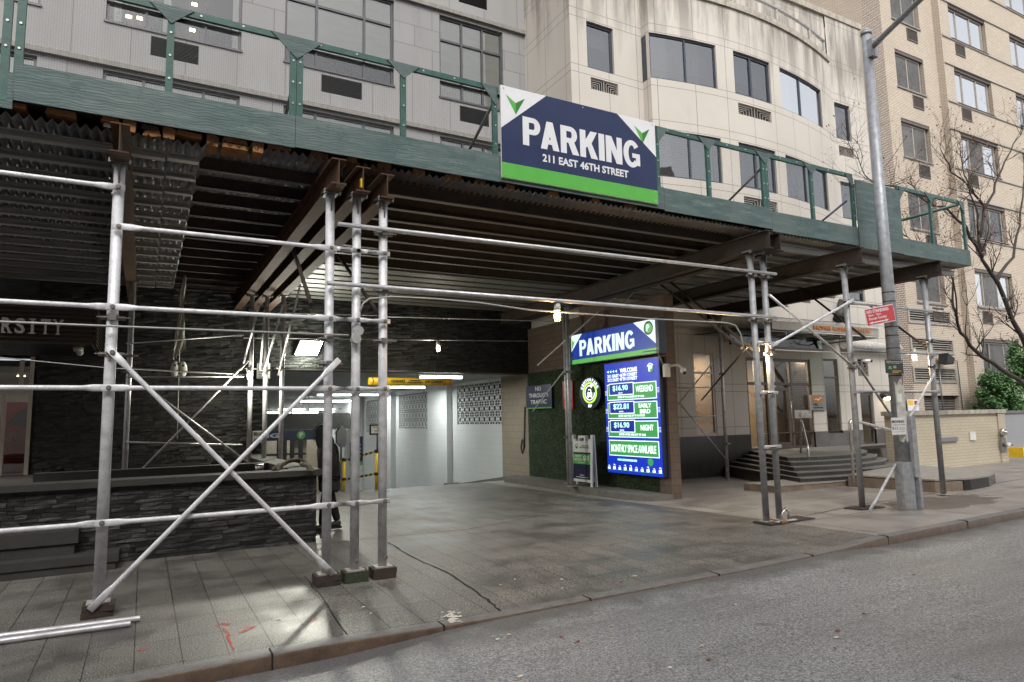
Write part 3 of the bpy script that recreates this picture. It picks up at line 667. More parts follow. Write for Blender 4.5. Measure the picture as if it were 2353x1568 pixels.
for (y0, y1, z0, z1) in gwin:
    g = MB(); ny = max(4, round((y1-y0)/.37)); nz = 4; cy = (y1-y0)/ny; cz = (z1-z0)/nz
    for i in range(ny):
        for j in range(nz):
            a = y0+cy*(i+.5); b = z0+cz*(j+.5); t = .028; q = .30
            def bb(ya, yb, za, zb): g.box(10.03, 10.06, a+ya*cy, a+yb*cy, b+za*cz, b+zb*cz)
            e = .05; bb(-.5, .5, .5-e/2, .5); bb(-.5, .5, -.5, -.5+e/2); bb(-.5, -.5+e/2, -.5+e/2, .5-e/2); bb(.5-e/2, .5, -.5+e/2, .5-e/2)
            bb(-q, q, q-.09, q); bb(-q, q, -q, -q+.09); bb(-q, -q+.09, -q+.09, q-.09); bb(q-.09, q, -q+.09, q-.09)
            bb(-.5+e/2, -q, -.09, .09); bb(q, .5-e/2, -.09, .09); bb(-.07, .07, q, .5-e/2); bb(-.07, .07, -.5+e/2, -q)
    g.build('block_screen', M['white_paint_wall'], A)
    g = MB(); g.box(10.22, 10.24, y0-.01, y1+.01, z0-.01, z1+.01); g.build('screen_backing', M['interior_dark'], A)  # near-black sheet gives the block openings their shade by colour
g = MB(); g.box(9.98, 10.3, 17.02, 18.95, -1, 3.3); g.build('brick_pier', M['pale_block'], A)
g = MB(); g.face([(-6, 44, -5), (12, 44, -5), (12, 44, 4), (-6, 44, 4)]); g.build('garage_back_wall', M['pale_block'], A)
g = MB(); g.face([(2.48, 17.9, -4), (2.48, 27, -4), (2.48, 27, 4), (2.48, 17.9, 4)]); g.build('garage_left_wall', M['split_slate'], A)
g = MB(); g.face([(-6, 27, -4), (2.48, 27, -4), (2.48, 27, 4), (-6, 27, 4)]); g.build('garage_left_wall', M['split_slate'], A)
# deeper garage bay seen left: soffit band, awning, wood posts
g = MB(); p = oY(616, 955, 36); q = oY(735, 1000, 36); g.box(p.x-3, q.x+1.6, 36, 36.3, q.z+.3, oY(650, 951, 36).z); g.build('soffit_band', M['concrete_grey'], A)
aw = thing('garage_awning', oY(675, 1000, 34), 'dark blue inner awning with white lettering deep inside the garage', 'awning')
L = oY(616, 990, 34); R_ = oY(735, 1010, 34); g = MB(); g.box(L.x-2.6, R_.x+.1, 34, 34.25, R_.z, L.z); g.build('fascia', M['navy'], aw)
fr = YFr(L.x-2.6, 33.995, R_.z); g = MB(); hgt = L.z-R_.z
fr.text(g, 'PARKING', .35, 3.15, .14, hgt-.14, .002, .04); g.build('lettering', M['white_vinyl'], aw)
g = MB(); pc = oY(692, 999, 34); fr.ell(g, pc.x-fr.o.x, hgt/2, .2, .2, .002, .004); g.build('emblem', M['sign_green'], aw)
g = MB(); fr.text(g, 'P', pc.x-fr.o.x-.08, pc.x-fr.o.x+.09, hgt/2-.12, hgt/2+.12, .008, .03); g.build('emblem_letter', M['white_vinyl'], aw)
g = MB()
for x in (642, 655, 672, 692):
    p = oY(x, 1010, 33); g.box(p.x-.09, p.x+.09, 33, 33.15, -2.3, p.z)
p = oY(618, 1035, 33); q = oY(703, 1040, 33); g.box(p.x-1, q.x, 32.95, 33, q.z-.1, q.z)
rl = g.build('bin_rail', M['frame_dark']); tag(rl, 'dark metal railing under the inner blue awning', 'railing')
# brick panel between the dark posts
g = MB(); p = oY(668, 1012, 35); q = oY(704, 1060, 35); g.box(p.x, q.x, 35, 35.1, -2.5, p.z); g.build('brick_panel', M['yellow_brick'], A)
# ================================================================ BEIGE BUILDING
YB = 14.5
B = thing('beige_building', (16, YB, 0), 'beige panelled building with a bowed window bay', 'building')
def bow(X): return 13.72+.0306*(X-16.3)**2
XB0, XB1 = 12.55, 21.25
def fb(u, d):
    if u < XB0 or u > XB1: return (u, YB+d)
    return (u, bow(u)+d)
def bx(x, y, z):    # where on the bow does this photo column fall
    Y = 13.9
    for _ in range(8): p = oY(x, y, Y); Y = bow(p.x)
    return p.x
W2 = (15.54, 17.17); W3 = (17.68, 20.3); W4 = (21.42, 22.30)
NZ = [11.57-2.96, 11.57, 11.57-5.92]
holes_f1 = [(10.57, 11.51, z, z+1.40) for z in NZ]; holes_f2 = [(W4[0], W4[1], z, z+1.36) for z in NZ]
vf1 = [(10.66, 11.62, z-.62, z-.27) for z in NZ[:2]]; vf2 = [(21.5, 22.35, z-.62, z-.27) for z in NZ[:2]]
low = [(13.95, 14.78, 1.2, 3.62), (16.12, 19.1, .66, 3.52), (19.75, 20.5, 1.1, 3.57), (21.58, 22.3, .66, 2.45), (21.58, 22.15, 3.0, 3.62)]
g = MB()
wall(g, (10.0, XB0), (4.3, 16.2), holes_f1+vf1, flatY(YB), .14)
wall(g, (XB1, 23.3), (4.3, 16.2), holes_f2+vf2, flatY(YB), .14)
wall(g, (10.3, 23.3), (1.18, 4.3), [h for h in low], flatY(YB), .16)
bayh = []
for z in NZ:
    bayh += [(XB0, 14.85, z, z+1.40), (W2[0], W2[1], z, z+1.40), (W3[0], W3[1], z, z+1.40)]
bayv = [(15.62, 17.1, z-.64, z-.28) for z in NZ]
N = [XB0+(XB1-XB0)*i/40 for i in range(41)]
wall(g, N, (4.3, 14.35), bayh+bayv, fb, .14)
for z0, z1 in [(4.3, NZ[2])]+[(NZ[2]+1.4, NZ[0]), (NZ[0]+1.4, NZ[1]), (NZ[1]+1.4, 14.35)]:
    g.face([(XB0, YB, z0), (XB0, bow(XB0), z0), (XB0, bow(XB0), z1), (XB0, YB, z1)])
g.face([(XB1, bow(XB1), 4.3), (XB1, YB, 4.3), (XB1, YB, 14.35), (XB1, bow(XB1), 14.35)])
wall(g, (XB0, XB1), (14.5, 16.2), [], flatY(YB+.05), .1)
g.face([(10.0, YB, 3.2), (10.0, 17.0, 3.2), (10.0, 17.0, 16.2), (10.0, YB, 16.2)])
for i in range(40):   # underside of the bay
    a, b = N[i], N[i+1]; g.face([(a, bow(a), 4.3), (b, bow(b), 4.3), (b, YB, 4.3), (a, YB, 4.3)])
g.build('wall', M['beige_panels'], B)
g = MB()
for i in range(40):
    a, b = N[i], N[i+1]
    g.add([(a, bow(a)-.06, 14.35), (b, bow(b)-.06, 14.35), (b, YB+.1, 14.35), (a, YB+.1, 14.35), (a, bow(a)-.06, 14.55), (b, bow(b)-.06, 14.55), (b, YB+.1, 14.62), (a, YB+.1, 14.62)], [(0,3,2,1),(4,5,6,7),(0,1,5,4)])
g.box(9.95, 23.35, YB-.05, YB+.5, 16.2, 16.42)
g.build('coping', M['coping'], B)
g = MB()
pts = [(X, bow(X)-.02, 15.0) for X in [13.2+.35*i for i in range(23)]]; g.path(pts, .055, 8)
rl = g.build('roof_rail', M['steel_brushed'], B)
for X in (13.6, 15.6, 17.7, 19.7, 20.85): g = MB(); g.box(X-.04, X+.04, bow(X)-.05, bow(X)+.02, 14.5, 14.98); g.build('rail_bracket', M['steel_brushed'], rl)
def grille(a, b, c, d, f, name='vent_grille'):
    """greek-key pattern: nested L bars meeting at the centre line"""
    g = MB(); t = .012; mid = (a+b)/2
    def bar(u0, u1, z0, z1):
        A_ = f(u0, .035); B_ = f(u1, .035); C_ = f(u1, .06); D_ = f(u0, .06)
        g.add([(A_[0], A_[1], z0), (B_[0], B_[1], z0), (C_[0], C_[1], z0), (D_[0], D_[1], z0), (A_[0], A_[1], z1), (B_[0], B_[1], z1), (C_[0], C_[1], z1), (D_[0], D_[1], z1)], [(0,3,2,1),(4,5,6,7),(0,1,5,4),(1,2,6,5),(2,3,7,6),(3,0,4,7)])
    bar(a, b, c, c+2*t); bar(a, b, d-2*t, d); bar(a, a+2*t, c+2*t, d-2*t); bar(b-2*t, b, c+2*t, d-2*t); bar(mid-t, mid+t, c+2*t, d-2*t)
    n = 5; h = (d-c)
    for i in range(1, n+1):
        z = c+h*i/(n+1); x = (mid-a)*(1-i/(n+1))
        for s in (-1, 1):
            u = mid+s*x*.98
            bar(min(a, u) if s < 0 else u, u if s < 0 else b, z-t*.6, z+t*.6)
            bar(u-t*.6, u+t*.6, c+2*t if i % 1 == 0 else z, z-t*.6)
    o = g.build(name, M['frame_alu'], B)
    g = MB(); A_ = f(a, .11); B_ = f(b, .11); g.face([(A_[0], A_[1], c), (B_[0], B_[1], c), (B_[0], B_[1], d), (A_[0], A_[1], d)]); g.build('backing', M['vent_black'], o)
for h in vf1+vf2: grille(*h, flatY(YB))
for h in bayv: grille(*h, fb)
grille(*low[4], flatY(YB), 'security_grille')
for h in holes_f1+holes_f2: window(B, *h, flatY(YB), M['frame_blue'], M['glass_tint'], M['slat_blind'] if h[2] < 8 else M['blind_grey'], (), (), .07, .07, .25, blind_to=h[2]+(.0 if h[2] < 8 else .85))
for k, z in enumerate(NZ):
    window(B, XB0+.01, 14.85, z, z+1.4, fb, M['frame_blue'], M['glass_tint'], M['slat_blind'] if k != 1 else M['screen_grey'], (13.75,), (), .05, .05, .35, nseg=4, blind_to=z+(.5 if k == 1 else 0))
    g = MB(); g.box(XB0+.005, XB0+.05, bow(XB0)+.06, YB+.02, z+.002, z+1.398); g.build('window', M['frame_blue'], B)
    window(B, *W2, z, z+1.4, fb, M['frame_blue'], M['glass_tint'], M['slat_blind'], (16.3,), (), .08, .06, .3, nseg=2, blind_to=z+(.62 if k == 1 else 0))
    window(B, *W3, z, z+1.4, fb, M['frame_blue'], M['glass_bright'] if k == 1 else M['glass_tint'], M['blind_grey'], (18.85,), (), .05, .05, .3, nseg=4)
g = MB(); g.box(10.05, 23.2, YB+.8, YB+.85, 3.9, 16); g.build('dark_backing', M['interior_dark'], B)  # added dark sheet, stands for unlit rooms behind the upper windows
# ground floor
g = MB(); wall(g, (10.3, 23.3), (-.3, 1.18), [(16.12, 19.1, .66, 1.18), (21.58, 22.3, .66, 1.18), (19.75, 20.5, 1.1, 1.18)], flatY(YB-.02), .18); g.build('granite_base', M['granite_grey'], B)
g = MB(); g.box(10.35, 16.1, YB-.06, YB-.024, -.1, 1.17); g.build('granite_base', M['granite_dark'], B)
window(B, *low[0], flatY(YB), M['frame_alu'], M['glass_clear'], None, (), (3.02,), .06, .02)
window(B, *low[2], flatY(YB), M['frame_brown'], M['glass_tint'], None, (), (2.95,), .06, .04)
dw = window(B, *low[1], flatY(YB), M['frame_brown'], M['glass_clear'], None, (17.05, 18.15), (2.72,), .09, .04, name='entrance_door')
g = MB(); g.box(17.12, 17.95, YB+.0, YB+.03, .68, .88); g.box(17.1, 17.2, YB, YB+.03, .88, 2.6); g.box(17.9, 18.0, YB, YB+.03, .88, 2.6); g.box(17.2, 17.9, YB, YB+.03, 2.5, 2.6); g.build('door_leaf', M['frame_brown'], dw)
g = MB(); g.path([(17.95, YB-.02, 1.6), (17.95, YB-.08, 1.6), (17.95, YB-.08, 2.15), (17.95, YB-.02, 2.15)], .015, 6); g.build('handle', M['steel_brushed'], dw)
g = MB(); g.box(18.2, 19.02, YB+.01, YB+.03, 1.62, 1.88); g.box(18.45, 18.8, YB-.03, YB+.01, 1.67, 1.83); g.build('intercom', M['steel_brushed'], dw)
dd = window(B, *low[3], flatY(YB), M['frame_brown'], M['glass_tint'], None, (), (), .09, .05, name='side_door')
# lobby behind the glass
g = MB(); g.box(13.4, 21, 17.4, 17.5, .5, 4); g.face([(13.4, 14.75, 3.75), (21, 14.75, 3.75), (21, 17.4, 3.75), (13.4, 17.4, 3.75)]); g.box(13.3, 13.4, 14.75, 17.4, .5, 3.75); g.box(22.4, 22.5, 14.75, 17.4, .5, 3.75); g.box(15.3, 15.4, 14.75, 17.4, .5, 3.75); g.build('lobby_wall', M['wood_warm'], B)
g = MB(); g.face([(13.4, 14.7, .62), (22.4, 14.7, .62), (22.4, 17.4, .62), (13.4, 17.4, .62)]); g.build('lobby_floor', M['granite_grey'], B)
g = MB()
for (x, y) in ((13.75, 15.3), (14.6, 16.4), (16.6, 15.2), (17.4, 16.2), (18.3, 15.2), (18.9, 16.6), (20.2, 15.4)): g.box(x, x+.16, y, y+.16, 3.70, 3.745)
g.box(13.5, 14.6, 17.2, 17.24, 2.9, 3.5); g.box(17.9, 18.6, 17.3, 17.36, 2.5, 3.3); g.box(16.3, 17.0, 17.3, 17.36, 2.7, 3.1)
g.build('lobby_lamp', M['warm_glow'], B)
for (lx, le) in ((14.4, 26), (17.4, 85), (20.3, 26)):
    l = bpy.data.lights.new('light', 'AREA'); l.size = .8; l.energy = le; l.color = (1, .86, .66); lo = bpy.data.objects.new('light', l); col.objects.link(lo); lo.parent = B; lo.location = (lx-16, 15.9-YB, 3.65)
g = MB(); g.box(10.0, 10.32, YB, 17.0, -.2, 3.2); g.build('side_brick', M['pier_brick'], B)
g = MB()
for (x0, x1, y, z1) in ((13.5, 13.75, 15.6, 3.7), (14.35, 14.6, 15.2, 3.7), (15.9, 16.3, 15.8, 3.7), (17.0, 17.2, 15.5, 3.7), (17.9, 18.5, 16.6, 1.7), (18.7, 19.3, 15.6, 3.7), (16.4, 17.0, 16.5, 1.3), (20.6, 21.2, 15.4, 3.7)): g.box(x0, x1, y, y+.2, .63, z1)
g.build('lobby_column', M['frame_brown'], B)
pt_ = thing('potted_plant', (14.3, 15.0, .62), 'dark leafy indoor plant behind the tall lobby window', 'plant')
g = MB(); g.tube((14.3, 15.0, .62), (14.3, 15.0, 1.1), .16, .2, 12); g.build('pot', M['frame_dark'], pt_); g = MB()
for k in range(46):
    a = random.uniform(0, 6.28); z = random.uniform(1.5, 3.3); L = random.uniform(.2, .4); c_ = V3(14.3, 15.0, z); d = V3(math.cos(a), math.sin(a)*.7, random.uniform(-.2, .5)).normalized(); e = d.cross(V3(0, 0, 1)).normalized()
    g.face([c_, c_+d*L*.5+e*.05, c_+d*L, c_+d*L*.5-e*.05])
g.path([(14.3, 15, 1.1), (14.28, 15, 2.2), (14.33, 15, 3.2)], .02, 6); g.build('foliage', M['leaf_green'], pt_)
# steps, landing, curved ends
st = thing('entrance_steps', (16.5, 12.5, 0), 'dark granite steps with pale treads leading to the glass doors', 'steps')
for i in range(5):
    z0 = .22+.094*i; z1 = z0+.094; d = .27*i
    cur = [(14.95+d, 14.46), (13.15+d, 10.45+d*1.1), (14.2+d*.8, 10.22+d*1.1), (15.6+d*.6, 10.12+d*1.1), (17.0+d*.2, 10.35+d*1.1), (18.2, 10.95+d*1.1), (19.6, 14.46)]
    if i == 4: cur = cur[:-1]+[(19.6, 13.6), (22.4, 13.9), (22.4, 14.46)]
    g = MB(); g.prism([(a, b, z0-.02 if i else 0) for a, b in cur], (0, 0, z1-.018-(z0-.02 if i else 0))); r = g.build('step', M['granite_dark'], st)
    g = MB(); g.prism([(a-.012, b-(.015 if b < 14 else 0), z1-.018) for a, b in cur], (0, 0, .018)); g.build('tread', M['stair_tread'], r)
g = MB(); g.prism([(a, b, 0) for a, b in ((12.15, 11.2), (12.17, 10.32), (13.05, 10.22), (14.38, 10.10), (15.4, 9.8), (18.4, 10.2), (19.4, 11.2))], (0, 0, .2)); r = g.build('step', M['riser_tan'], st)
g = MB(); g.prism([(a, b-.015, .2) for a, b in ((12.15, 11.2), (12.15, 10.32), (13.05, 10.22), (14.38, 10.10), (15.4, 9.8), (18.4, 10.2), (19.4, 11.2))], (0, 0, .022)); g.build('tread', M['step_tread'], r)
def hoop(name, pts, r, label, grp='tubular steel handrails at the entrance steps'):
    g = MB(); P = []
    for i, p in enumerate(pts):
        p = Vector(p)
        if 0 < i < len(pts)-1:
            a = (Vector(pts[i-1])-p).normalized()*.14; b = (Vector(pts[i+1])-p).normalized()*.14
            for t in (0, .25, .5, .75, 1): P.append(p+a*(1-t)**2+b*t*t)
        else: P.append(p)
    g.path(P, r, 8); return tag(g.build(name, M['steel_brushed']), label, 'handrail', grp)
def oYp(x, y, Y): p = oY(x, y, Y); return (p.x, p.y, p.z)
hoop('handrail', [oYp(1859, 1085, 11.5), oYp(1857, 1030, 11.5), oYp(1841, 963, 12.0), oYp(1840, 1045, 12.8)], .028, 'bent steel handrail at the middle of the entrance steps')
hoop('handrail', [oYp(1962, 1110, 9.4), oYp(1952, 964, 9.4), oYp(2092, 1000, 9.6), oYp(2112, 1128, 9.6)], .032, 'long bent steel handrail passing behind the lamp post')
hoop('handrail', [oYp(2094, 1105, 10.6), oYp(2088, 995, 10.6), oYp(2070, 990, 10.6)], .026, 'short steel handrail just right of the lamp post')
# low dark planter seat with curved end
pl = thing('curved_ledge', (16, 9.6, 0), 'low curved black granite ledge with pale concrete top', 'ledge')
LG = [(14.2, 10.0), (14.35, 8.15), (15.2, 7.90), (16.05, 7.97), (16.75, 8.18), (17.3, 8.6), (17.65, 9.3), (17.75, 10.9)]
for nm, mt, pts_, z0, z1 in (('edge', 'granite_black', [(14.95, 10.05), (15.0, 7.93)]+LG[2:], 0, .34), ('edge', 'riser_tan', LG[:2]+[(14.998, 7.95), (14.948, 10.05)], 0, .32), ('top', 'step_tread', LG, .34, .372)):
    g = MB(); g.prism([(a, b, z0) for a, b in pts_], (0, 0, z1-z0)); g.build(nm, M[mt], pl)
# canopy over the entrance
cn = thing('entrance_canopy', (17.5, 13, 3.8), 'green glass entrance canopy with a metal fascia and amber letters', 'canopy')
c0 = oY(1778, 739, 12.6); c1 = oY(2027, 755, 12.6)
g = MB(); n = 14; xs_ = [c0.x+(c1.x-c0.x)*i/n for i in range(n+1)]
def cy(x): t = (x-c0.x)/(c1.x-c0.x); return 12.62+.28*(t-.4)**2
for a, b in zip(xs_, xs_[1:]):
    g.add([(a, cy(a), 4.12), (b, cy(b), 4.12), (b, cy(b)+.07, 4.12), (a, cy(a)+.07, 4.12), (a, cy(a), 4.36), (b, cy(b), 4.36), (b, cy(b)+.07, 4.36), (a, cy(a)+.07, 4.36)], [(0,3,2,1),(4,5,6,7),(0,1,5,4),(2,3,7,6),(1,2,6,5),(3,0,4,7)])
g.build('fascia', M['frame_alu'], cn)
g = MB()
gx0 = oY(1668, 775, 13.2).x
g.prism([(gx0, 14.4, 4.10), (gx0+.3, 13.1, 4.06), (c0.x, 12.7, 4.06), (c1.x, 12.75, 4.06), (c1.x+.3, 14.4, 4.10)], (0, 0, .03))
g.prism([(c0.x, 12.5, 4.42), (c1.x+.2, 12.6, 4.42), (c1.x+.2, 13.6, 4.55), (c0.x, 13.6, 4.55)], (0, 0, .015))
g.build('glass_roof', M['glass_green'], cn)
g = MB()
gl = oY(1889, 788, 13.3)
g.box(c0.x-1.0, gl.x, 13.3, 13.33, 3.72, 4.05); g.build('beam', M['glass_green'], cn)
g = MB(); g.box(c0.x-1.0, gl.x, 13.38, 13.5, 3.80, 4.04)
for x in (c0.x+.6, c0.x+1.8, c0.x+3.0, c1.x-.6): g.box(x-.02, x+.02, 12.7, 14.4, 4.0, 4.055)
g.build('bracket', M['frame_alu'], cn)
g = MB(); fr = Fr((c0.x, cy(c0.x), 4.12), (1, 0, 0), (0, 0, 1)); fr.text(g, '219', .28, .66, .07, .18, .003, .01, .012); g.build('number', M['amber_letter'], cn)
g = MB()
a = oY(1868, 750, 12.62); b = oY(1975, 766, 12.66); fr = Fr((a.x, 12.62, 4.12), (1, 0, 0), (0, 0, 1)); fr.text(g, 'HONG KONG CENTRE', 0, (b.x-a.x)*1.22, .06, .185, .012, .012, .02); g.build('lettering', M['amber_letter'], cn)
g = MB(); p = oY(1912, 735, 14.2); g.path([(p.x+.7, 14.6, p.z+.75), (p.x+.55, 14.2, p.z+.6), (p.x+.2, 14.0, p.z+.28), (p.x, 13.95, p.z-.02)], [.13, .13, .14, .19], 12); tag(g.build('exhaust_pipe', M['cable_dark']), 'black exhaust elbow pipe above the green canopy', 'pipe')
g = MB(); p = oY(1965, 788, 13.9); q = oY(2090, 800, 13.9); g.path([(p.x, 14.3, p.z), (q.x, 14.3, q.z)], .17, 12); tag(g.build('drain_pipe', M['tape_residue']), 'thick mottled horizontal pipe right of the green canopy', 'pipe')
# plaque
pq = thing('wall_plaque', oY(1882, 955, 14.4), 'square steel plaque with an orange wing emblem beside the glass doors', 'plaque')
p = oY(1865, 940, 14.42); q = oY(1898, 908, 14.42); x0, x1, z0, z1 = p.x, oY(1899, 940, 14.42).x, oY(1869, 943, 14.42).z, q.z
g = MB(); g.box(x0, x1, 14.43, 14.478, z0, z1); g.build('plate', M['metal_grey'], pq); w_, h_ = x1-x0, z1-z0
fr = YFr(x0, 14.43, z0); g = MB(); fr.rect(g, w_*.12, w_*.82, h_*.52, h_*.92, .002); g.build('orange_field', M['amber_letter'], pq)
g = MB(); fr.poly(g, [(w_*.2, h_*.66), (w_*.38, h_*.72), (w_*.5, h_*.62), (w_*.66, h_*.8), (w_*.82, h_*.74), (w_*.66, h_*.86), (w_*.5, h_*.7), (w_*.36, h_*.78)], .006); g.build('wing', M['white_vinyl'], pq)
g = MB(); fr.text(g, 'HK', w_*.14, w_*.46, h_*.28, h_*.46, .003, .02); fr.rect(g, w_*.14, w_*.8, h_*.12, h_*.2, .003); g.build('lettering', M['frame_dark'], pq)
g = MB(); fr.text(g, 'CC', w_*.5, w_*.82, h_*.28, h_*.46, .003, .02); g.build('lettering', M['amber_letter'], pq)
# pier and turf wall
TW = thing('turf_wall', (10, 14, 0), 'freestanding brick wing wall clad in artificial green turf', 'wall')
g = MB(); g.box(9.86, 10.04, 11.35, 17.0, 0, 4.4); g.build('brick_core', M['pier_brick'], TW)
g = MB(); g.box(9.80, 10.07, 10.98, 11.35, -.05, 4.42); g.build('brick_end', M['pier_brick'], TW)
g = MB()
for (y0, y1, z0, z1) in ((11.37, 13.02, .12, .55), (13.02, 17.0, .12, 3.1), (13.2, 14.9, 3.1, 3.3)): g.box(9.82, 9.858, y0, y1, z0, z1)
# blades
for _ in range(15000):
    y = random.uniform(11.4, 16.9); z = random.uniform(.13, 3.1)
    if y < 13.1 and z > .6: continue
    a = random.uniform(0, 6.28); l = random.uniform(.04, .075); dy = math.cos(a)*.016; dz = math.sin(a)*.016
    g.face([(9.82, y, z), (9.82, y+.012, z+.004), (9.82-l, y+dy, z+dz-.01)])
g.build('turf', M['turf'], TW)
kl = MB(); pts = [(9.80, 10.95), (9.35, 11.05), (9.16, 11.3), (9.1, 11.8), (9.1, 17.2), (9.80, 17.2)]
kl.prism([(a, b, -.1) for a, b in pts], (0, 0, .25)); tag(kl.build('wall_kerb', M['concrete_grey']), 'raised concrete kerb along the foot of the turf wall', 'kerb')
# ---- light box
lb = thing('parking_lightbox', (9.6, 12.7, 3.1), 'blue lit box sign reading PARKING high on the turf wall', 'sign')
XF = 9.58; g = MB(); g.box(XF, 9.798, 10.93, 14.28, 3.12, 3.90); g.build('case', M['navy'], lb)
fr = XFr(XF, 14.28, 3.12); Wd = 3.28; Ht = .78
g = MB(); fr.rect(g, .02, Wd-.02, .13, Ht-.02, .002); g.build('blue_face', M['box_blue'], lb)
g = MB(); fr.rect(g, .02, Wd-.02, .02, .128, .002); g.build('green_band', M['box_green'], lb)
g = MB(); fr.poly(g, [(Wd-.02, .22), (Wd-.02, Ht-.02), (Wd-.75, Ht-.02)], .007); fr.poly(g, [(.02, .34), (.5, Ht-.02), (.02, Ht-.02)], .007)
g.build('corner', M['box_white'], lb)
g = MB(); heavy(fr, g, 'PARKING', .38, 2.55, .20, .60, .007); g.build('lettering', M['box_white'], lb)
g = MB(); fr.poly(g, [(.06, .40), (.2, .62), (.12, .58), (.06, .66)], .012); fr.ell(g, Wd-.24, .58, .11, .11, .018); g.build('emblem', M['box_green'], lb)
g = MB(); fr.ring(g, Wd-.24, .58, .112, .15, .012); g.build('emblem_ring', M['navy'], lb)
g = MB(); fr.text(g, 'P', Wd-.29, Wd-.19, .51, .66, .024, .04); g.build('emblem_letter', M['box_white'], lb)
# ---- price board
pb = thing('price_board', (9.7, 12.2, .5), 'tall blue lit price board listing parking rates', 'sign')
g = MB(); g.box(9.66, 9.80, 11.05, 13.0, .50, 3.06); g.build('case', M['navy'], pb)
fr = XFr(9.66, 13.0, .50); W_, H_ = 1.93, 2.54
g = MB(); fr.rect(g, .0, W_, .0, H_, .002); g.build('screen', M['lit_blue'], pb)
white = MB(); green = MB(); blue = MB(); lime = MB(); wh2 = MB()
def pbuild(mb, nm, mt): mb.build(nm, M[mt], pb); return MB()
def pbx(a): return a*W_
def pbz(b): return b*H_
fr.text(white, 'WELCOME', pbx(.31), pbx(.63), pbz(.905), pbz(.945), .006, .035)
fr.text(white, '211 EAST 46TH STREET', pbx(.06), pbx(.63), pbz(.868), pbz(.898), .006, .025)
fr.text(white, '212 EAST 47TH STREET', pbx(.06), pbx(.63), pbz(.832), pbz(.862), .006, .025)
for i in range(4): fr.poly(lime, [(pbx(.05+.055*i), pbz(.925)), (pbx(.085+.055*i), pbz(.912)), (pbx(.085+.055*i), pbz(.938))], .006)
for k, (zt, price, kind, note) in enumerate(((.805, '$16.90', 'WEEKEND', 'ENTER UP TO 12 HOURS OUT BY 12AM'), (.637, '$22.81', 'EARLY BIRD', 'ENTER AND PARK UP TO 12 HOURS'), (.470, '$16.90', 'NIGHT', 'ENTER AFTER 5PM EXIT BY 2AM'))):
    fr.rect(white, pbx(.045), pbx(.955), pbz(zt-.148), pbz(zt-.0), .006); fr.rect(green, pbx(.055), pbx(.945), pbz(zt-.141), pbz(zt-.007), .011)
    fr.rect(wh2, pbx(.09), pbx(.56), pbz(zt-.103), pbz(zt+.008), .016); fr.rect(blue, pbx(.10), pbx(.55), pbz(zt-.096), pbz(zt+.001), .021)
    fr.text(lime, price, pbx(.17), pbx(.46), pbz(zt-.068), pbz(zt-.012), .026, .02); fr.text(white, 'PLUS TAX', pbx(.28), pbx(.36), pbz(zt-.088), pbz(zt-.078), .026, .03)
    if kind == 'EARLY BIRD':
        fr.text(white, 'EARLY', pbx(.64), pbx(.86), pbz(zt-.055), pbz(zt-.018), .016, .025); fr.text(white, 'BIRD', pbx(.66), pbx(.84), pbz(zt-.105), pbz(zt-.068), .016, .025)
    elif kind == 'WEEKEND': fr.text(white, kind, pbx(.60), pbx(.90), pbz(zt-.085), pbz(zt-.03), .016, .01)
    else: fr.text(white, kind, pbx(.66), pbx(.88), pbz(zt-.085), pbz(zt-.035), .016, .025)
    fr.text(white, note, pbx(.26), pbx(.74), pbz(zt-.130), pbz(zt-.112), .016, .015)
    green = pbuild(green, 'green_panel', 'lit_green'); blue = pbuild(blue, 'price_panel', 'lit_blue_deep'); lime = pbuild(lime, 'price', 'lit_price'); wh2 = pbuild(wh2, 'price_border', 'lit_white')
    for s in (0, 1):
        for j in range(4): fr.rect(white, pbx(.0 if s == 0 else .957), pbx(.043 if s == 0 else 1.0), pbz(zt-.06-.012*j), pbz(zt-.057-.012*j), .006)
fr.rect(white, pbx(.045), pbx(.955), pbz(.155), pbz(.297), .006); fr.rect(green, pbx(.055), pbx(.945), pbz(.162), pbz(.290), .011)
fr.text(white, 'MONTHLY SPACE AVAILABLE', pbx(.09), pbx(.91), pbz(.190), pbz(.258), .016, .012)
fr.text(lime, 'WWW.CENTERPARKUS.COM', pbx(.2), pbx(.56), pbz(.112), pbz(.130), .006, .03); fr.ell(green, pbx(.80), pbz(.118), .095, .085, .006); green = pbuild(green, 'web_badge', 'lit_green')
fr.rect(green, 0, W_, pbz(.026), pbz(.031), .006)
for i in range(10):
    c = pbx(.03+.103*i); h = .09+(.03 if i in (1, 3, 4, 7, 9) else 0); ic = MB(); iw = MB()
    fr.rect(ic, c-.045, c+.045, pbz(.031), pbz(.031)+h*.55, .006); fr.poly(ic, [(c-.035, pbz(.031)+h*.55), (c+.035, pbz(.031)+h*.55), (c+.025, pbz(.031)+h), (c-.025, pbz(.031)+h)], .006)
    io = ic.build('car_icon', M['lit_white'], pb)
    fr.rect(iw, c-.022, c+.022, pbz(.031)+h*.55, pbz(.031)+h*.85, .011); iw.build('car_window', M['lit_blue_deep'], io)
fr.ell(blue, pbx(.87), pbz(.915), .12, .12, .006); fr.ell(green, pbx(.87), pbz(.915), .085, .085, .011); fr.text(white, 'P', pbx(.84), pbx(.90), pbz(.89), pbz(.94), .016, .05)
fr.arctext(white, 'CENTERPARK', pbx(.87), pbz(.915), .09, .03, 150, 12.5, .016, .03)
white.build('lettering', M['lit_white'], pb); green.build('green_panel', M['lit_green'], pb); blue.build('emblem_disc', M['lit_blue_deep'], pb); lime.build('web_address', M['lit_price'], pb)
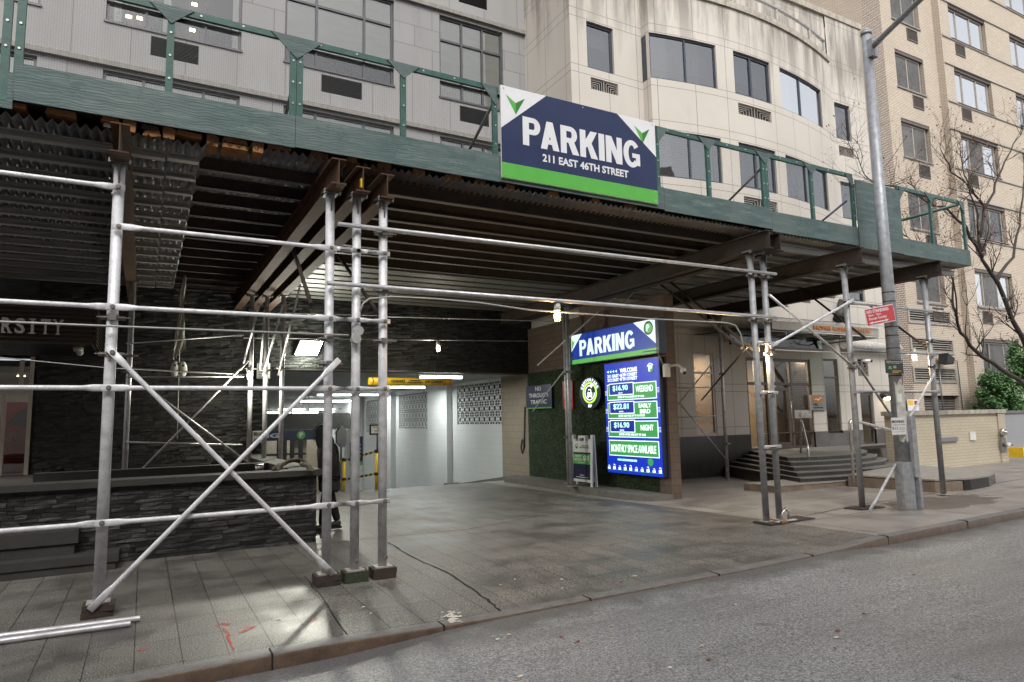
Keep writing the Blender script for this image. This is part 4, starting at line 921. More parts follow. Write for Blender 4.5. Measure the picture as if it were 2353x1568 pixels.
# ---- round charging sign
ev = thing('round_charging_sign', (9.75, 13.8, 2.4), 'round lit sign with a green ring around a car and plug', 'sign')
c = oX(1357, 903, 9.72); fr = Fr((9.70, c.y, c.z), (0, -1, 0), (0, 0, 1)); g = MB(); fr.ell(g, 0, 0, .455, .40, -.08, .08, 36); g.build('disc', M['navy'], ev)
g = MB(); fr.ring(g, 0, 0, .225, .262, .002, .01, 32, 0, 360, 1.12); g.build('ring', M['lit_lime'], ev)
g = MB(); fr.ring(g, 0, 0, .165, .190, .002, .01, 28, 60, 380-20, 1.12)
fr.poly(g, [(-.10, -.10), (.10, -.10), (.10, -.0), (.07, .02), (.05, .09), (-.05, .09), (-.07, .02), (-.10, 0)], .002, .01); fr.rect(g, -.085, -.05, -.13, -.10, .002, .01); fr.rect(g, .05, .085, -.13, -.10, .002, .01)
fr.poly(g, [(.02, .17), (.07, .12), (.14, .17), (.11, .22), (.05, .23)], .002, .01); fr.poly(g, [(.12, .20), (.16, .23), (.15, .24), (.11, .215)], .002, .01); fr.poly(g, [(.14, .17), (.19, .20), (.18, .21), (.13, .185)], .002, .01)
fr.text(g, 'EV', -.075, .075, -.36, -.29, .002, .05, .01); fr.arctext(g, 'CENTERPARK', 0, 0, .285, .075, 157, 14.9, .002, .025, .01, 1.12); g.build('lettering', M['lit_white'], ev)
g = MB(); fr.rect(g, -.045, .045, .01, .06, .014, .004); fr.ell(g, -.065, -.05, .015, .015, .014); fr.ell(g, .065, -.05, .015, .015, .014); g.build('car_window', M['navy'], ev)
# ---- no through traffic
nt = thing('traffic_sign', (9.8, 16.2, 2), 'dark blue board reading NO THROUGH TRAFFIC at the garage corner', 'sign')
fr = XFr(9.74, 16.95, 2.06); w_, h_ = 1.4, .66; g = MB(); g.box(9.74, 9.82, 15.55, 16.95, 2.06, 2.72); g.build('board', M['navy'], nt)
g = MB()
for i, s in enumerate(('NO', 'THROUGH', 'TRAFFIC')): ww = (.32, 1.05, .88)[i]; fr.text(g, s, w_/2-ww/2, w_/2+ww/2, .50-.185*i, .62-.185*i, .002, .02)
g.build('lettering', M['white_vinyl'], nt); g = MB(); fr.rect(g, 0, w_, .0, .035, .002); g.build('green_edge', M['sign_green'], nt)
rs = thing('charger_sign', (9.8, 14.8, 2), 'narrow red charger sign on turf behind the scaffold post', 'sign')
g = MB(); g.box(9.76, 9.82, 14.55, 15.02, 2.02, 2.76); g.build('board', M['sign_red'], rs); fr = XFr(9.76, 15.02, 2.02); g = MB()
fr.poly(g, [(.08, .60), (.39, .60), (.36, .66), (.11, .66)], .002); fr.poly(g, [(.20, .60), (.27, .60), (.235, .42)], .002); fr.rect(g, .1, .37, .36, .38, .002); fr.ring(g, .235, .2, .05, .07, .002, .003, 16); fr.rect(g, .08, .39, .05, .08, .002)
g.build('lettering', M['white_vinyl'], rs)
# ---- A-frame board
af = thing('sandwich_board', (9.4, 13.5, .15), 'white plastic sandwich board advertising first month one dollar storage', 'sign board')
cz = V3(9.35, 13.55, .15)
for s, nm in ((-1, 'front_panel'), (1, 'rear_panel')):
    o = V3(9.40+s*.07, 14.03, .15); rr = V3(.02, -.86, 0).normalized(); up = V3(-s*.045, 0, 1.2).normalized(); f2 = Fr(o, rr, up)
    if s > 0: pass
    g = MB(); WW = .84
    f2.rect(g, .0, .07, .0, 1.22, 0, .03); f2.rect(g, WW-.07, WW, .0, 1.22, 0, .03); f2.rect(g, .07, WW-.07, .10, .16, 0, .03); f2.rect(g, .07, WW-.07, .78, 1.07, 0, .028); f2.rect(g, .07, WW-.07, .16, .78, .004, .015)
    f2.rect(g, .27, .33, 1.07, 1.20, 0, .03); f2.rect(g, .51, .57, 1.07, 1.20, 0, .03); f2.rect(g, .33, .51, 1.14, 1.20, 0, .03); f2.rect(g, .07, .16, 1.07, 1.12, 0, .03); f2.rect(g, WW-.16, WW-.07, 1.07, 1.12, 0, .03)
    p_ = g.build(nm, M['white_vinyl'], af)
    if s < 0:
        g = MB(); f2.rect(g, .07, .77, .16, .52, .02); f2.rect(g, .07, .77, .76, .80, .029); g.build('navy_field', M['navy'], p_)
        g = MB(); f2.rect(g, .07, .77, .52, .76, .02); g.build('green_field', M['sign_green'], p_)
        g = MB(); f2.text(g, 'FIRST', .14, .40, .67, .73, .024, .03); f2.text(g, 'MONTH', .12, .42, .59, .65, .024, .03); f2.text(g, '$1', .47, .70, .59, .73, .024, .04); f2.rect(g, .25, .55, .55, .56, .024); f2.rect(g, .18, .66, .20, .215, .024); f2.rect(g, .34, .50, .25, .262, .024)
        g.build('lettering', M['white_vinyl'], p_)
        g = MB(); f2.text(g, 'CENTERPARK', .37, .70, .945, .97, .029, .01); f2.text(g, 'SELF STORAGE', .32, .72, .90, .93, .029, .02); f2.ring(g, .21, .95, .045, .06, .029, .003, 6); f2.poly(g, [(.17, .90), (.21, .88), (.25, .90), (.25, .95), (.21, .93), (.17, .95)], .029); g.build('logo', M['sign_green_dark'], p_)
# security camera on the brick end
sc_ = thing('security_camera', oY(1535, 845, 10.8), 'white security camera mounted on the brick wall end', 'camera')
p = oY(1535, 847, 10.9); g = MB(); g.box(p.x-.08, p.x+.06, 10.9, 10.98, p.z-.18, p.z+.1); g.path([(p.x+.02, 10.92, p.z+.05), (p.x+.15, 10.75, p.z+.07), (p.x+.18, 10.7, p.z)], .03, 8); g.build('bracket', M['white_vinyl'], sc_)
g = MB(); g.ball((p.x+.2, 10.66, p.z-.06), .07, .08); g.build('dome', M['white_vinyl'], sc_); g = MB(); g.ball((p.x+.2, 10.63, p.z-.1), .045); g.build('lens', M['black_paint'], sc_)
g = MB(); P = [oX(1395, 822, 9.7), oX(1502, 806, 9.55), oY(1510, 808, 10.95), oY(1524, 838, 10.95)]; g.path(P, .012, 6); tag(g.build('camera_cable', M['cable_grey']), 'thin grey conduit under the lit box leading to the camera', 'cable')
sc2 = thing('security_camera', oY(1984, 830, 14.4), 'small white bullet camera above the square grille', 'camera')
p = oY(1984, 830, 14.4); g = MB(); g.path([(p.x, 14.5, p.z), (p.x+.03, 14.35, p.z), (p.x+.12, 14.22, p.z-.01)], [.03, .06, .06], 8); g.build('body', M['white_vinyl'], sc2); g = MB(); g.ball((p.x+.13, 14.2, p.z-.01), .05); g.build('lens', M['black_paint'], sc2)
# ================================================================ TAN BRICK APARTMENT BUILDING
YC = 15.0
T = thing('brick_apartment_building', (30, YC, 0), 'tan brick apartment block with grouped windows at the far right', 'building')
FL = 2.96; H0 = 13.57
heads = [H0-2*FL, H0-FL, H0, H0+FL, H0+2*FL, H0+3*FL]
def ft(u, d): return (u, YC+d)
cold = [('a', 26.35, 28.35), ('b', 30.15, 33.15), ('c', 35.3, 38.8), ('c', 41.3, 44.8)]
hol = []; ven = []
for h in heads+[H0-3*FL]:
    for k, a, b in cold:
        if h < 5 and k == 'a': continue
        hol.append((a, b, h-1.62, h))
    ven += [(27.35, 28.05, h-2.30, h-1.80), (30.45, 31.15, h-2.30, h-1.80), (37.9, 38.6, h-2.3, h-1.8)]
ven = [v for v in ven if v[2] > 5 or v[0] > 30]
rec = [(a, b, c, d+.0) for a, b, c, d in hol]
gar = (26.2, 28.6, -.3, 2.35); louv = [(25.55+.05, 28.55, z, z+.62) for z in (2.85, 4.0, 5.15)]
g = MB(); wall(g, (25.6, 29.4), (-1, 24), [r for r in rec+ven if r[0] < 29]+[gar]+louv, flatY(YC), .2); g.build('wall', M['tan_brick'], T)
g = MB(); wall(g, (29.4, 60), (-1, 24), [r for r in rec+ven if r[0] > 29], flatY(YC-.28), .2)
g.face([(29.4, YC-.28, -1), (29.4, YC, -1), (29.4, YC, 24), (29.4, YC-.28, 24)][::-1]); g.build('wall', M['tan_brick'], T)
g = MB(); cx = oY(1990, 5, 15).x
g.face([(18.0, 15.9, -1), (24.4, 15.02, -1), (24.4, 15.02, 24), (18.0, 15.9, 24)]); g.build('darker_brick_wall', M['tan_brick_dark'], T)  # angled zone of darker tan brick
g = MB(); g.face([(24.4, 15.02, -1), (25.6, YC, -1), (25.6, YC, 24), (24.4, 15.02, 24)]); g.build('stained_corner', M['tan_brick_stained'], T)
for h in hol:
    Y0 = YC if h[0] < 29 else YC-.28
    a, b, c, d = h; n3 = b-a > 2.5; lit = d > 16 and n3
    sp = (a+(b-a)*.24, a+(b-a)*.62) if n3 else (a+(b-a)*.46,)
    o = window(T, a+.05, b-.16, c+.03, d-.14, flatY(Y0), M['frame_alu'], M['glass_bright'] if lit or (n3 and random.random() < .3) else M['glass_clear'], M['curtain_white'] if lit else (M['screen_grey'] if random.random() < .8 else M['curtain_white']), sp, (), .055, .10, .12)
    g = MB(); s1 = sp[0] if n3 else a+.05; s2 = b-.2 if not n3 else sp[1]
    if not lit: g.box(s1+.03, s2-.03, Y0+.118, Y0+.122, c+.09, d-.2); g.build('fly_screen', M['screen_grey'], o)
    g = MB(); g.box(a-.04, b-.0, Y0-.05, Y0+.12, c-.07, c-.002); g.build('window_sill', M['ledge_stone'], T)
    g = MB(); g.box(a+.0, b, Y0+.02, Y0+.199, d-.135, d-.003); g.build('window_head', M['frame_brown'], T)
for v in ven:
    Y0 = YC if v[0] < 29 else YC-.28; g = MB(); a, b, c, d = v
    for i in range(9): x = a+(b-a)*(i+.5)/9; g.box(x-.014, x+.014, Y0-.015, Y0+.02, c+.03, d-.03)
    g.box(a-.02, b+.02, Y0-.03, Y0+.05, c-.03, c+.03); g.box(a-.02, b+.02, Y0-.03, Y0+.03, d-.03, d+.01); g.box(a-.02, a+.02, Y0-.03, Y0+.03, c+.03, d-.03); g.box(b-.02, b+.02, Y0-.03, Y0+.03, c+.03, d-.03)
    o = g.build('air_vent', M['frame_brown'], T); g = MB(); g.face([(a, Y0+.12, c), (b, Y0+.12, c), (b, Y0+.12, d), (a, Y0+.12, d)]); g.build('backing', M['vent_black'], o)
for (a, b, c, d) in louv:
    g = MB(); n = 5
    for i in range(n): z = c+.08+(d-c-.16)*(i+.5)/n; g.prism([(a+.1, YC+.0, z-.03), (a+.1, YC+.11, z+.03), (a+.1, YC+.11, z+.045), (a+.1, YC, z-.012)], (b-a-.2, 0, 0))
    g.box(a, b, YC-.04, YC+.12, c, c+.08); g.box(a, b, YC-.04, YC+.12, d-.08, d); g.box(a, a+.1, YC-.04, YC+.12, c+.08, d-.08); g.box(b-.1, b, YC-.04, YC+.12, c+.08, d-.08)
    o = g.build('louvre', M['frame_alu'], T); g = MB(); g.face([(a, YC+.19, c), (b, YC+.19, c), (b, YC+.19, d), (a, YC+.19, d)]); g.build('backing', M['vent_black'], o)
g = MB()
for i in range(26): z = -.3+i*.10; g.prism([(gar[0], YC+.18, z), (gar[0], YC+.15, z+.05), (gar[0], YC+.18, z+.1)], (2.4, 0, 0))
g.build('roller_shutter', M['shutter_metal'], T)
g = MB(); g.box(24, 60, YC+.7, YC+.75, -1, 24); g.box(18, 60, 16.2, 16.3, 23.5, 24); g.build('dark_backing', M['interior_dark'], T)  # added dark sheets that make the hollow block look unlit inside
for z in [h+.06 for h in heads[1:]]:
    g = MB(); g.box(29.45, 60, YC-.33, YC-.285, z-.06, z); g.box(29.45, 60, YC-.33, YC-.285, z-1.78, z-1.70); g.build('string_course', M['frame_alu'], T)
# rust runs
fl_ = thing('facade_floodlight', oY(2185, 825, 14.7), 'black wedge floodlight on conduit in front of the louvres', 'lamp')
p = oY(2180, 825, 14.6); g = MB(); g.prism([(p.x-.3, 14.5, p.z-.15), (p.x+.1, 14.5, p.z-.22), (p.x+.25, 14.5, p.z+.02), (p.x-.2, 14.5, p.z+.22)], (0, .35, 0)); g.build('housing', M['black_paint'], fl_)
g = MB(); q = oY(2200, 905+80, 14.9); g.path([(p.x-.1, 14.93, p.z), (p.x-.1, 14.93, p.z-2.3)], .025, 6); g.ball((p.x-.1, 14.9, p.z-2.35), .09); g.path([(p.x, 14.93, p.z), (p.x+1.2, 14.93, p.z), (p.x+1.3, 14.93, p.z-2.6)], .02, 6); g.build('conduit', M['metal_grey'], fl_)
g = MB(); p = oY(2040, 925, 14.9); q = oY(2038+40+15, 983, 14.9)
ps = thing('wall_poster', oY(2108, 955, 14.9), 'blue and white notice sheet on the tan brick corner', 'sign'); a = oY(2083+14, 980+2, 14.9); b = oY(2113, 921, 14.9)
a = oY(2098-4, 984, 14.85); b = oY(2113, 918, 14.85); g.box(a.x, b.x, 14.9, 14.93, a.z, b.z); g.build('sheet', M['white_vinyl'], ps); w_, h_ = b.x-a.x, b.z-a.z; fr = YFr(a.x, 14.9, a.z)
g = MB(); fr.rect(g, w_*.05, w_*.95, h_*.22, h_*.6, .002); g.build('blue_field', M['box_blue'].copy() if False else M['navy_banner'], ps); g = MB(); fr.rect(g, w_*.05, w_*.5, h_*.8, h_*.97, .002); g.build('yellow_field', M['yellow_paint'], ps)
g = MB(); fr.rect(g, w_*.6, w_*.85, h_*.82, h_*.95, .002); g.build('red_field', M['sign_red'], ps); g = MB()
for i in range(3): fr.rect(g, w_*.12, w_*.45, h_*(.28+.1*i), h_*(.32+.1*i), .006); fr.rect(g, w_*.55, w_*.88, h_*(.28+.1*i), h_*(.32+.1*i), .006)
g.build('lettering', M['white_vinyl'], ps)
# forecourt walls, bushes
lw = thing('forecourt_wall', (21, 11.2, 0), 'low yellow brick forecourt wall with mossy coping', 'wall')
g = MB(); g.box(18.1, 23.35, 11.2, 11.5, -.2, 1.66); g.box(23.35, 23.75, 11.15, 14.6, -.2, 1.66); g.build('brick', M['yellow_brick'], lw)
g = MB(); g.box(18.05, 23.8, 11.12, 11.56, 1.66, 1.78); g.box(23.3, 23.8, 11.56, 14.6, 1.66, 1.78); g.build('coping', M['coping'], lw)
g = MB(); g.box(20.05, 21.0, 11.14, 11.195, .88, 1.0); g.build('slot_frame', M['metal_grey'], lw)
g = MB(); a = oY(2232, 985, 11.14); g.box(a.x-.05, a.x+.25, 11.16, 11.195, a.z-.35, a.z-.1); g.build('notice', M['paper'], lw)
sp_ = thing('standpipe', oY(2306, 1000, 11.1), 'chrome twin inlet fire standpipe and bell on the forecourt wall', 'standpipe')
a = oY(2306, 995-1, 11.1); g = MB(); g.tube((a.x-.05, 11.12, a.z), (a.x-.05, 11.02, a.z), .13, .12, 14); g.ball((a.x-.05, 11.02, a.z), .06); g.build('alarm_bell', M['steel_brushed'], sp_)
b = oY(2308, 1022, 11.1); g = MB(); g.box(b.x-.15, b.x+.12, 11.1, 11.14, b.z-.2, b.z+.2); g.build('plate', M['metal_grey'], sp_)
g = MB(); g.path([(b.x, 11.1, b.z), (b.x-.1, 10.92, b.z+.02)], [.07, .06], 10); g.path([(b.x, 11.1, b.z), (b.x+.14, 10.95, b.z+.02)], [.07, .06], 10); g.build('inlet', M['steel_brushed'], sp_)
gy = thing('grey_wall', (28, 13, 0), 'grey painted brick wall below the bushes', 'wall')
g = MB(); g.box(23.85, 40, 13.0, 13.2, -.2, 1.62); g.build('brick', M['grey_brick'], gy); g = MB(); g.box(23.85, 40, 12.95, 13.25, 1.62, 1.72); g.build('coping', M['granite_grey'], gy)
g = MB(); g.box(27.2, 27.35, 12.3, 12.98, 0, .42); g.box(27.35, 40, 12.78, 12.98, 0, .26); tag(g.build('yellow_kerb', M['yellow_paint']), 'bright yellow painted kerb at the foot of the grey wall', 'kerb')
g = MB(); g.box(23.8, 40, 13.26, 14.7, -.2, 1.5); tag(g.build('planting_bed', M['timber_dark']), 'raised soil bed behind the grey wall', 'planter')
def bush(c, r, h, n, lab, mats):
    t = thing('evergreen_bush', (c[0], c[1], c[2]), lab, 'bush', 'bushes above the grey wall')
    g = MB()
    for _ in range(14):
        a = random.uniform(0, 6.28); q = Vector(c)+V3(math.cos(a)*r*.6, math.sin(a)*r*.5, h*random.uniform(.5, .95)); g.path([Vector(c), Vector(c)+V3(0, 0, h*.25)+(q-Vector(c))*.3, q], [.04, .025, .008], 5)
    g.build('stem', M['bark'], t); cl = []
    for _ in range(70):
        a = random.uniform(0, 6.28); k = random.random()**.5; z = random.random(); rr = r*(1-.45*z**2); cl.append((Vector(c)+V3(math.cos(a)*rr*k, math.sin(a)*rr*k*.8, z*h), random.uniform(.13, .26)*r))
    for mi, mn in enumerate(mats):
        g = MB()
        for _ in range(n//len(mats)):
            q, s = random.choice(cl); p = q+V3(random.gauss(0, s*.55), random.gauss(0, s*.5), random.gauss(0, s*.5))
            d = V3(random.gauss(0, 1), random.gauss(-.4, 1), random.gauss(.3, 1)).normalized(); e = d.orthogonal().normalized(); L = random.uniform(.08, .15)
            g.face([p, p+d*L*.5+e*L*.28, p+d*L, p+d*L*.5-e*L*.28])
        g.build('foliage', M[mn], t)
a = oY(2262, 960, 13.9); bush((a.x+1.1, 13.9, 1.5), .95, 1.6, 8000, 'lower rounded dark bush at the left end of the grey wall', ('leaf_green', 'leaf_green', 'leaf_light'))
a = oY(2335, 960, 13.7); bush((a.x+.9, 13.6, 1.5), 1.05, 2.75, 11000, 'taller lighter green bush rising at the right edge', ('leaf_green', 'leaf_light'))
# ================================================================ STREET LAMP AND ITS SIGNS
LX, LY = 11.93, 7.3; LZ = walkz(LX, LY)
lp = thing('street_lamp', (LX, LY, LZ), 'tall grey street light pole with torn flyers standing near the kerb', 'lamp post')
g = MB(); g.tube((LX, LY, LZ), (LX, LY, 9.0), .125, .085, 20); g.build('pole', M['lamp_pole'], lp)
g = MB(); g.tube((LX, LY, 9.0), (LX, LY, 9.06), .10, .10, 16); g.tube((LX, LY, 9.06), (LX, LY, 9.13), .10, .04, 16); g.build('cap', M['lamp_pole'], lp)
e = oY(2125, -12, 5.5); g = MB(); g.path([(LX+.02, LY-.10, 8.72), Vector((LX+.02, LY-.10, 8.72)).lerp(Vector(e), .4), e+(e-V3(LX, LY-.1, 8.72))*.6], [.055, .05, .045], 12); g.build('arm', M['lamp_pole'], lp)
g = MB(); g.box(LX-.08, LX+.09, LY-.15, LY-.05, 8.5, 8.85); g.tube((LX-.02, LY-.16, 8.55), (LX-.02, LY-.14, 8.55), .02, n=8); g.tube((LX-.02, LY-.16, 8.8), (LX-.02, LY-.14, 8.8), .02, n=8); g.build('arm_bracket', M['lamp_pole'], lp)
g = MB(); g.prism([(LX-.132, LY-.06, LZ), (LX-.08, LY-.14, LZ), (LX+.07, LY-.14, LZ), (LX+.132, LY-.06, LZ), (LX+.11, LY+.1, LZ), (LX-.12, LY+.1, LZ)], (0, 0, .82)); g.build('base_housing', M['grey_paint'], lp)
g = MB(); g.box(LX+.05, LX+.19, LY-.18, LY-.05, LZ+.55, LZ+1.62); g.box(LX+.12, LX+.20, LY-.19, LY-.1, LZ, LZ+.55); g.build('riser_box', M['grey_paint'], lp)
for z in (2.42, 2.92, 3.15, 3.31, 3.78, 3.95): g = MB(); rr = .125-.04*z/9+.003; g.tube((LX, LY, z), (LX, LY, z+.018), rr, rr, 20); g.build('steel_band', M['frame_dark'], lp)
def patch(z0, z1, a0, a1, mname, nm, r=.004, rag=.0):
    g = MB(); n = 8; P = []; F = []
    for i in range(n+1):
        a = math.radians(a0+(a1-a0)*i/n); 
        for j, z in enumerate((z0, z1)): rr = .125-.04*z/9+r; P.append((LX+rr*math.sin(a), LY-rr*math.cos(a), z+random.uniform(-rag, rag)))
    F = [(2*i, 2*i+2, 2*i+3, 2*i+1) for i in range(n)]; g.add(P, F, True); return g.build(nm, M[mname], lp)
patch(1.25, 2.3, -70, 60, 'tape_residue', 'old_tape', .003, .06); patch(1.95, 2.1, -60, -25, 'paper', 'sticker', .006); patch(2.28, 2.36, -35, -8, 'leaf_tan', 'sticker', .005); patch(1.85, 1.93, 20, 75, 'paper', 'sticker', .008); patch(2.62, 2.7, -40, -20, 'leaf_tan', 'sticker', .005)
fy = thing('moving_flyer', (LX-.03, LY-.14, 1.4), 'white MOVING flyer taped to the lamp pole', 'flyer')
a = oY(2051, 1000, LY-.135); b = oY(2080, 962, LY-.135); g = MB(); g.box(a.x, b.x, LY-.135, LY-.128, a.z, b.z+.02); g.build('sheet', M['paper'], fy); w_, h_ = b.x-a.x, b.z+.02-a.z; fr = YFr(a.x, LY-.135, a.z)
g = MB(); fr.text(g, 'MOVING', .01, w_*.9, h_*.68, h_*.84, .001, .04, .001); fr.text(g, '(718) 971-0628', w_*.05, w_*.95, h_*.53, h_*.6, .001, .02, .001); fr.text(g, '$25', w_*.02, w_*.42, h_*.28, h_*.46, .001, .0, .001); fr.rect(g, w_*.5, w_*.92, h_*.38, h_*.40, .001, .001); fr.rect(g, w_*.5, w_*.92, h_*.3, h_*.32, .001, .001); fr.rect(g, w_*.1, w_*.9, h_*.16, h_*.175, .001, .001); g.build('lettering', M['ink'], fy)
ns = thing('no_standing_sign', (LX-.4, LY-.15, 3.3), 'red tilted NO STANDING sign strapped to the lamp pole', 'sign')
A1 = oY(1993.5, 751, 7.15); A2 = oY(2059, 737, 7.15); A3 = oY(1983, 712, 7.15); rr = (A2-A1); W_ = rr.length; uu = (A3-A1); H_ = uu.length
f0 = Fr(A1, rr, uu-rr*(uu.dot(rr)/rr.dot(rr))); g = MB(); f0.rect(g, 0, W_, 0, H_, -.006, .006); g.build('plate', M['white_vinyl'], ns)
g = MB(); f0.rect(g, .012, W_-.012, .012, H_-.012, .001, .002); g.build('red_field', M['sign_red'], ns); g = MB()
f0.text(g, 'NO STANDING', W_*.05, W_*.80, H_*.70, H_*.88, .004, .02, .002); f0.text(g, '8am - 7pm', W_*.09, W_*.52, H_*.49, H_*.65, .004, .01, .002); f0.text(g, 'Except Sunday', W_*.09, W_*.70, H_*.28, H_*.46, .004, .01, .002)
f0.rect(g, W_*.16, W_*.66, H_*.12, H_*.18, .004, .002); f0.poly(g, [(W_*.07, H_*.15), (W_*.19, H_*.06), (W_*.19, H_*.24)], .004, .002); f0.poly(g, [(W_*.75, H_*.15), (W_*.63, H_*.24), (W_*.63, H_*.06)], .004, .002); g.build('lettering', M['white_vinyl'], ns)
bs = thing('black_notice', (LX-.2, LY-.14, 2.5), 'small black notice board with green and white print on the lamp pole', 'sign')
a = oY(2036, 858, 7.15); b = oY(2074, 828, 7.15); g = MB(); g.box(a.x, b.x, 7.15, 7.156, a.z, b.z); g.build('plate', M['black_paint'], bs); w_, h_ = b.x-a.x, b.z-a.z; fr = YFr(a.x, 7.15, a.z)
g = MB(); fr.text(g, 'Create your own street parking', w_*.05, w_*.82, h_*.83, h_*.9, .001, .02, .001); fr.text(g, 'network with your neighbors', w_*.08, w_*.85, h_*.73, h_*.79, .001, .02, .001); fr.rect(g, w_*.42, w_*.6, h_*.52, h_*.55, .001, .001); fr.rect(g, w_*.42, w_*.6, h_*.4, h_*.43, .001, .001); fr.ring(g, w_*.9, h_*.86, .012, .017, .001, .001, 12); g.build('lettering', M['white_vinyl'], bs)
g = MB(); fr.ell(g, w_*.24, h_*.46, w_*.07, h_*.07, .001, .001); fr.ell(g, w_*.2, h_*.36, w_*.06, h_*.05, .001, .001); fr.ell(g, w_*.3, h_*.36, w_*.06, h_*.05, .001, .001); g.build('emblem', M['sign_green'], bs); g = MB(); fr.rect(g, w_*.36, w_*.88, h_*.17, h_*.20, .001, .001); fr.rect(g, w_*.36, w_*.7, h_*.07, h_*.1, .001, .001); g.build('yellow_line', M['yellow_paint'], bs)
# ================================================================ BARE TREE
def tree(base, limbs, lab, seed, nt, lv):
    rnd = random.Random(seed); t = thing('bare_tree', base, lab, 'tree', 'street trees in winter'); tr = MB(); tw = MB(); lf = MB()
    def grow(p, d, L, r, depth):
        n = 4; P = [p]; dd = d.copy()
        for i in range(n):
            dd = (dd+V3(rnd.gauss(0, .16), rnd.gauss(0, .16), rnd.gauss(.05, .14))).normalized(); P.append(P[-1]+dd*L/n)
        (tr if depth < 1 else tw).path(P, [r*(1-.17*i) for i in range(n+1)], 5 if depth < 2 else 4, False)
        if depth >= 4 or r < .0022: 
            if rnd.random() < lv:
                q = P[-1]; e = V3(rnd.gauss(0, 1), rnd.gauss(0, 1), rnd.gauss(0, 1)).normalized(); f_ = e.orthogonal().normalized(); s = rnd.uniform(.03, .055); lf.face([q, q+e*s+f_*s*.5, q+e*s*1.7, q+e*s-f_*s*.6])
            return
        for k in range(rnd.choice((2, 3, 3)) if depth else 4):
            i = rnd.choice((1, 2, 3, 4)); ax = V3(rnd.gauss(0, 1), rnd.gauss(0, 1), rnd.gauss(.2, 1)).normalized(); nd = (dd+ax*.85).normalized(); grow(P[i], nd, L*rnd.uniform(.55, .8), r*.55, depth+1)
    for pts, r0, r1 in limbs:
        pts = [Vector(p) for p in pts]; n = len(pts); sm = []
        for i in range(n-1):
            for k in range(3): sm.append(pts[i].lerp(pts[i+1], k/3)+V3(rnd.gauss(0, .02), rnd.gauss(0, .02), rnd.gauss(0, .02))*(0 if i+k == 0 else 1))
        sm.append(pts[-1]); N_ = len(sm); tr.path(sm, [r0+(r1-r0)*i/(N_-1) for i in range(N_)], 9)
        for k in range(nt):
            i = rnd.randrange(max(1, N_//3), N_); rr = (r0+(r1-r0)*i/(N_-1)); d = (sm[i]-sm[i-1]).normalized()+V3(rnd.gauss(0, .8), rnd.gauss(0, .8), rnd.gauss(.35, .6)); grow(sm[i], d.normalized(), rnd.uniform(.5, .95), max(.008, rr*.42), 1)
    tr.build('trunk', M['bark'], t); tw.build('crown', M['bark'], t)
    if lf.v: lf.build('dead_leaf', M['leaf_brown'], t)
TY = 10.0
def tp(x, y, Y=TY): return oY(x, y, Y)
b0 = oZ(2405, 1165, .2); b0 = V3(tp(2440, 1100).x, TY, .1); fork = tp(2415, 960)
tree((b0.x, b0.y, .1), [
    ([b0, fork, tp(2395, 860), tp(2345, 775), tp(2290, 650), tp(2258, 595), tp(2248, 540)], .10, .035),
    ([fork, tp(2353, 880, 9.8), tp(2300, 850, 9.7), tp(2240, 805, 9.6), tp(2205, 765, 9.5), tp(2192, 700, 9.5), tp(2190, 640, 9.4)], .075, .02),
    ([tp(2256, 590), tp(2215, 520, 9.8), tp(2170, 478, 9.7), tp(2120, 455, 9.6), tp(2085, 420, 9.5)], .045, .010),
    ([tp(2252, 545), tp(2262, 480), tp(2230, 430), tp(2190, 395), tp(2160, 340)], .045, .010),
    ([tp(2262, 480), tp(2285, 440), tp(2300, 390), tp(2330, 330), tp(2350, 300)], .04, .010),
    ([tp(2290, 650), tp(2325, 590, 10.2), tp(2340, 520, 10.3), tp(2352, 420, 10.4), tp(2400, 330, 10.4)], .05, .012),
    ([tp(2205, 765, 9.5), tp(2190, 650, 9.3), tp(2160, 595, 9.2), tp(2120, 575, 9.1), tp(2085, 545, 9.0)], .022, .008),
    ([tp(2120, 455, 9.6), tp(2060, 430, 9.3), tp(2010, 425, 9.2), tp(1985, 400, 9.1), tp(1968, 350, 9.0)], .022, .006),
    ([tp(2248, 540), tp(2240, 470, 9.9), tp(2215, 400, 9.9), tp(2205, 340, 9.9)], .03, .008),
], 'bare winter tree with dark limbs and a few brown leaves at the right edge', 11, 13, .5)
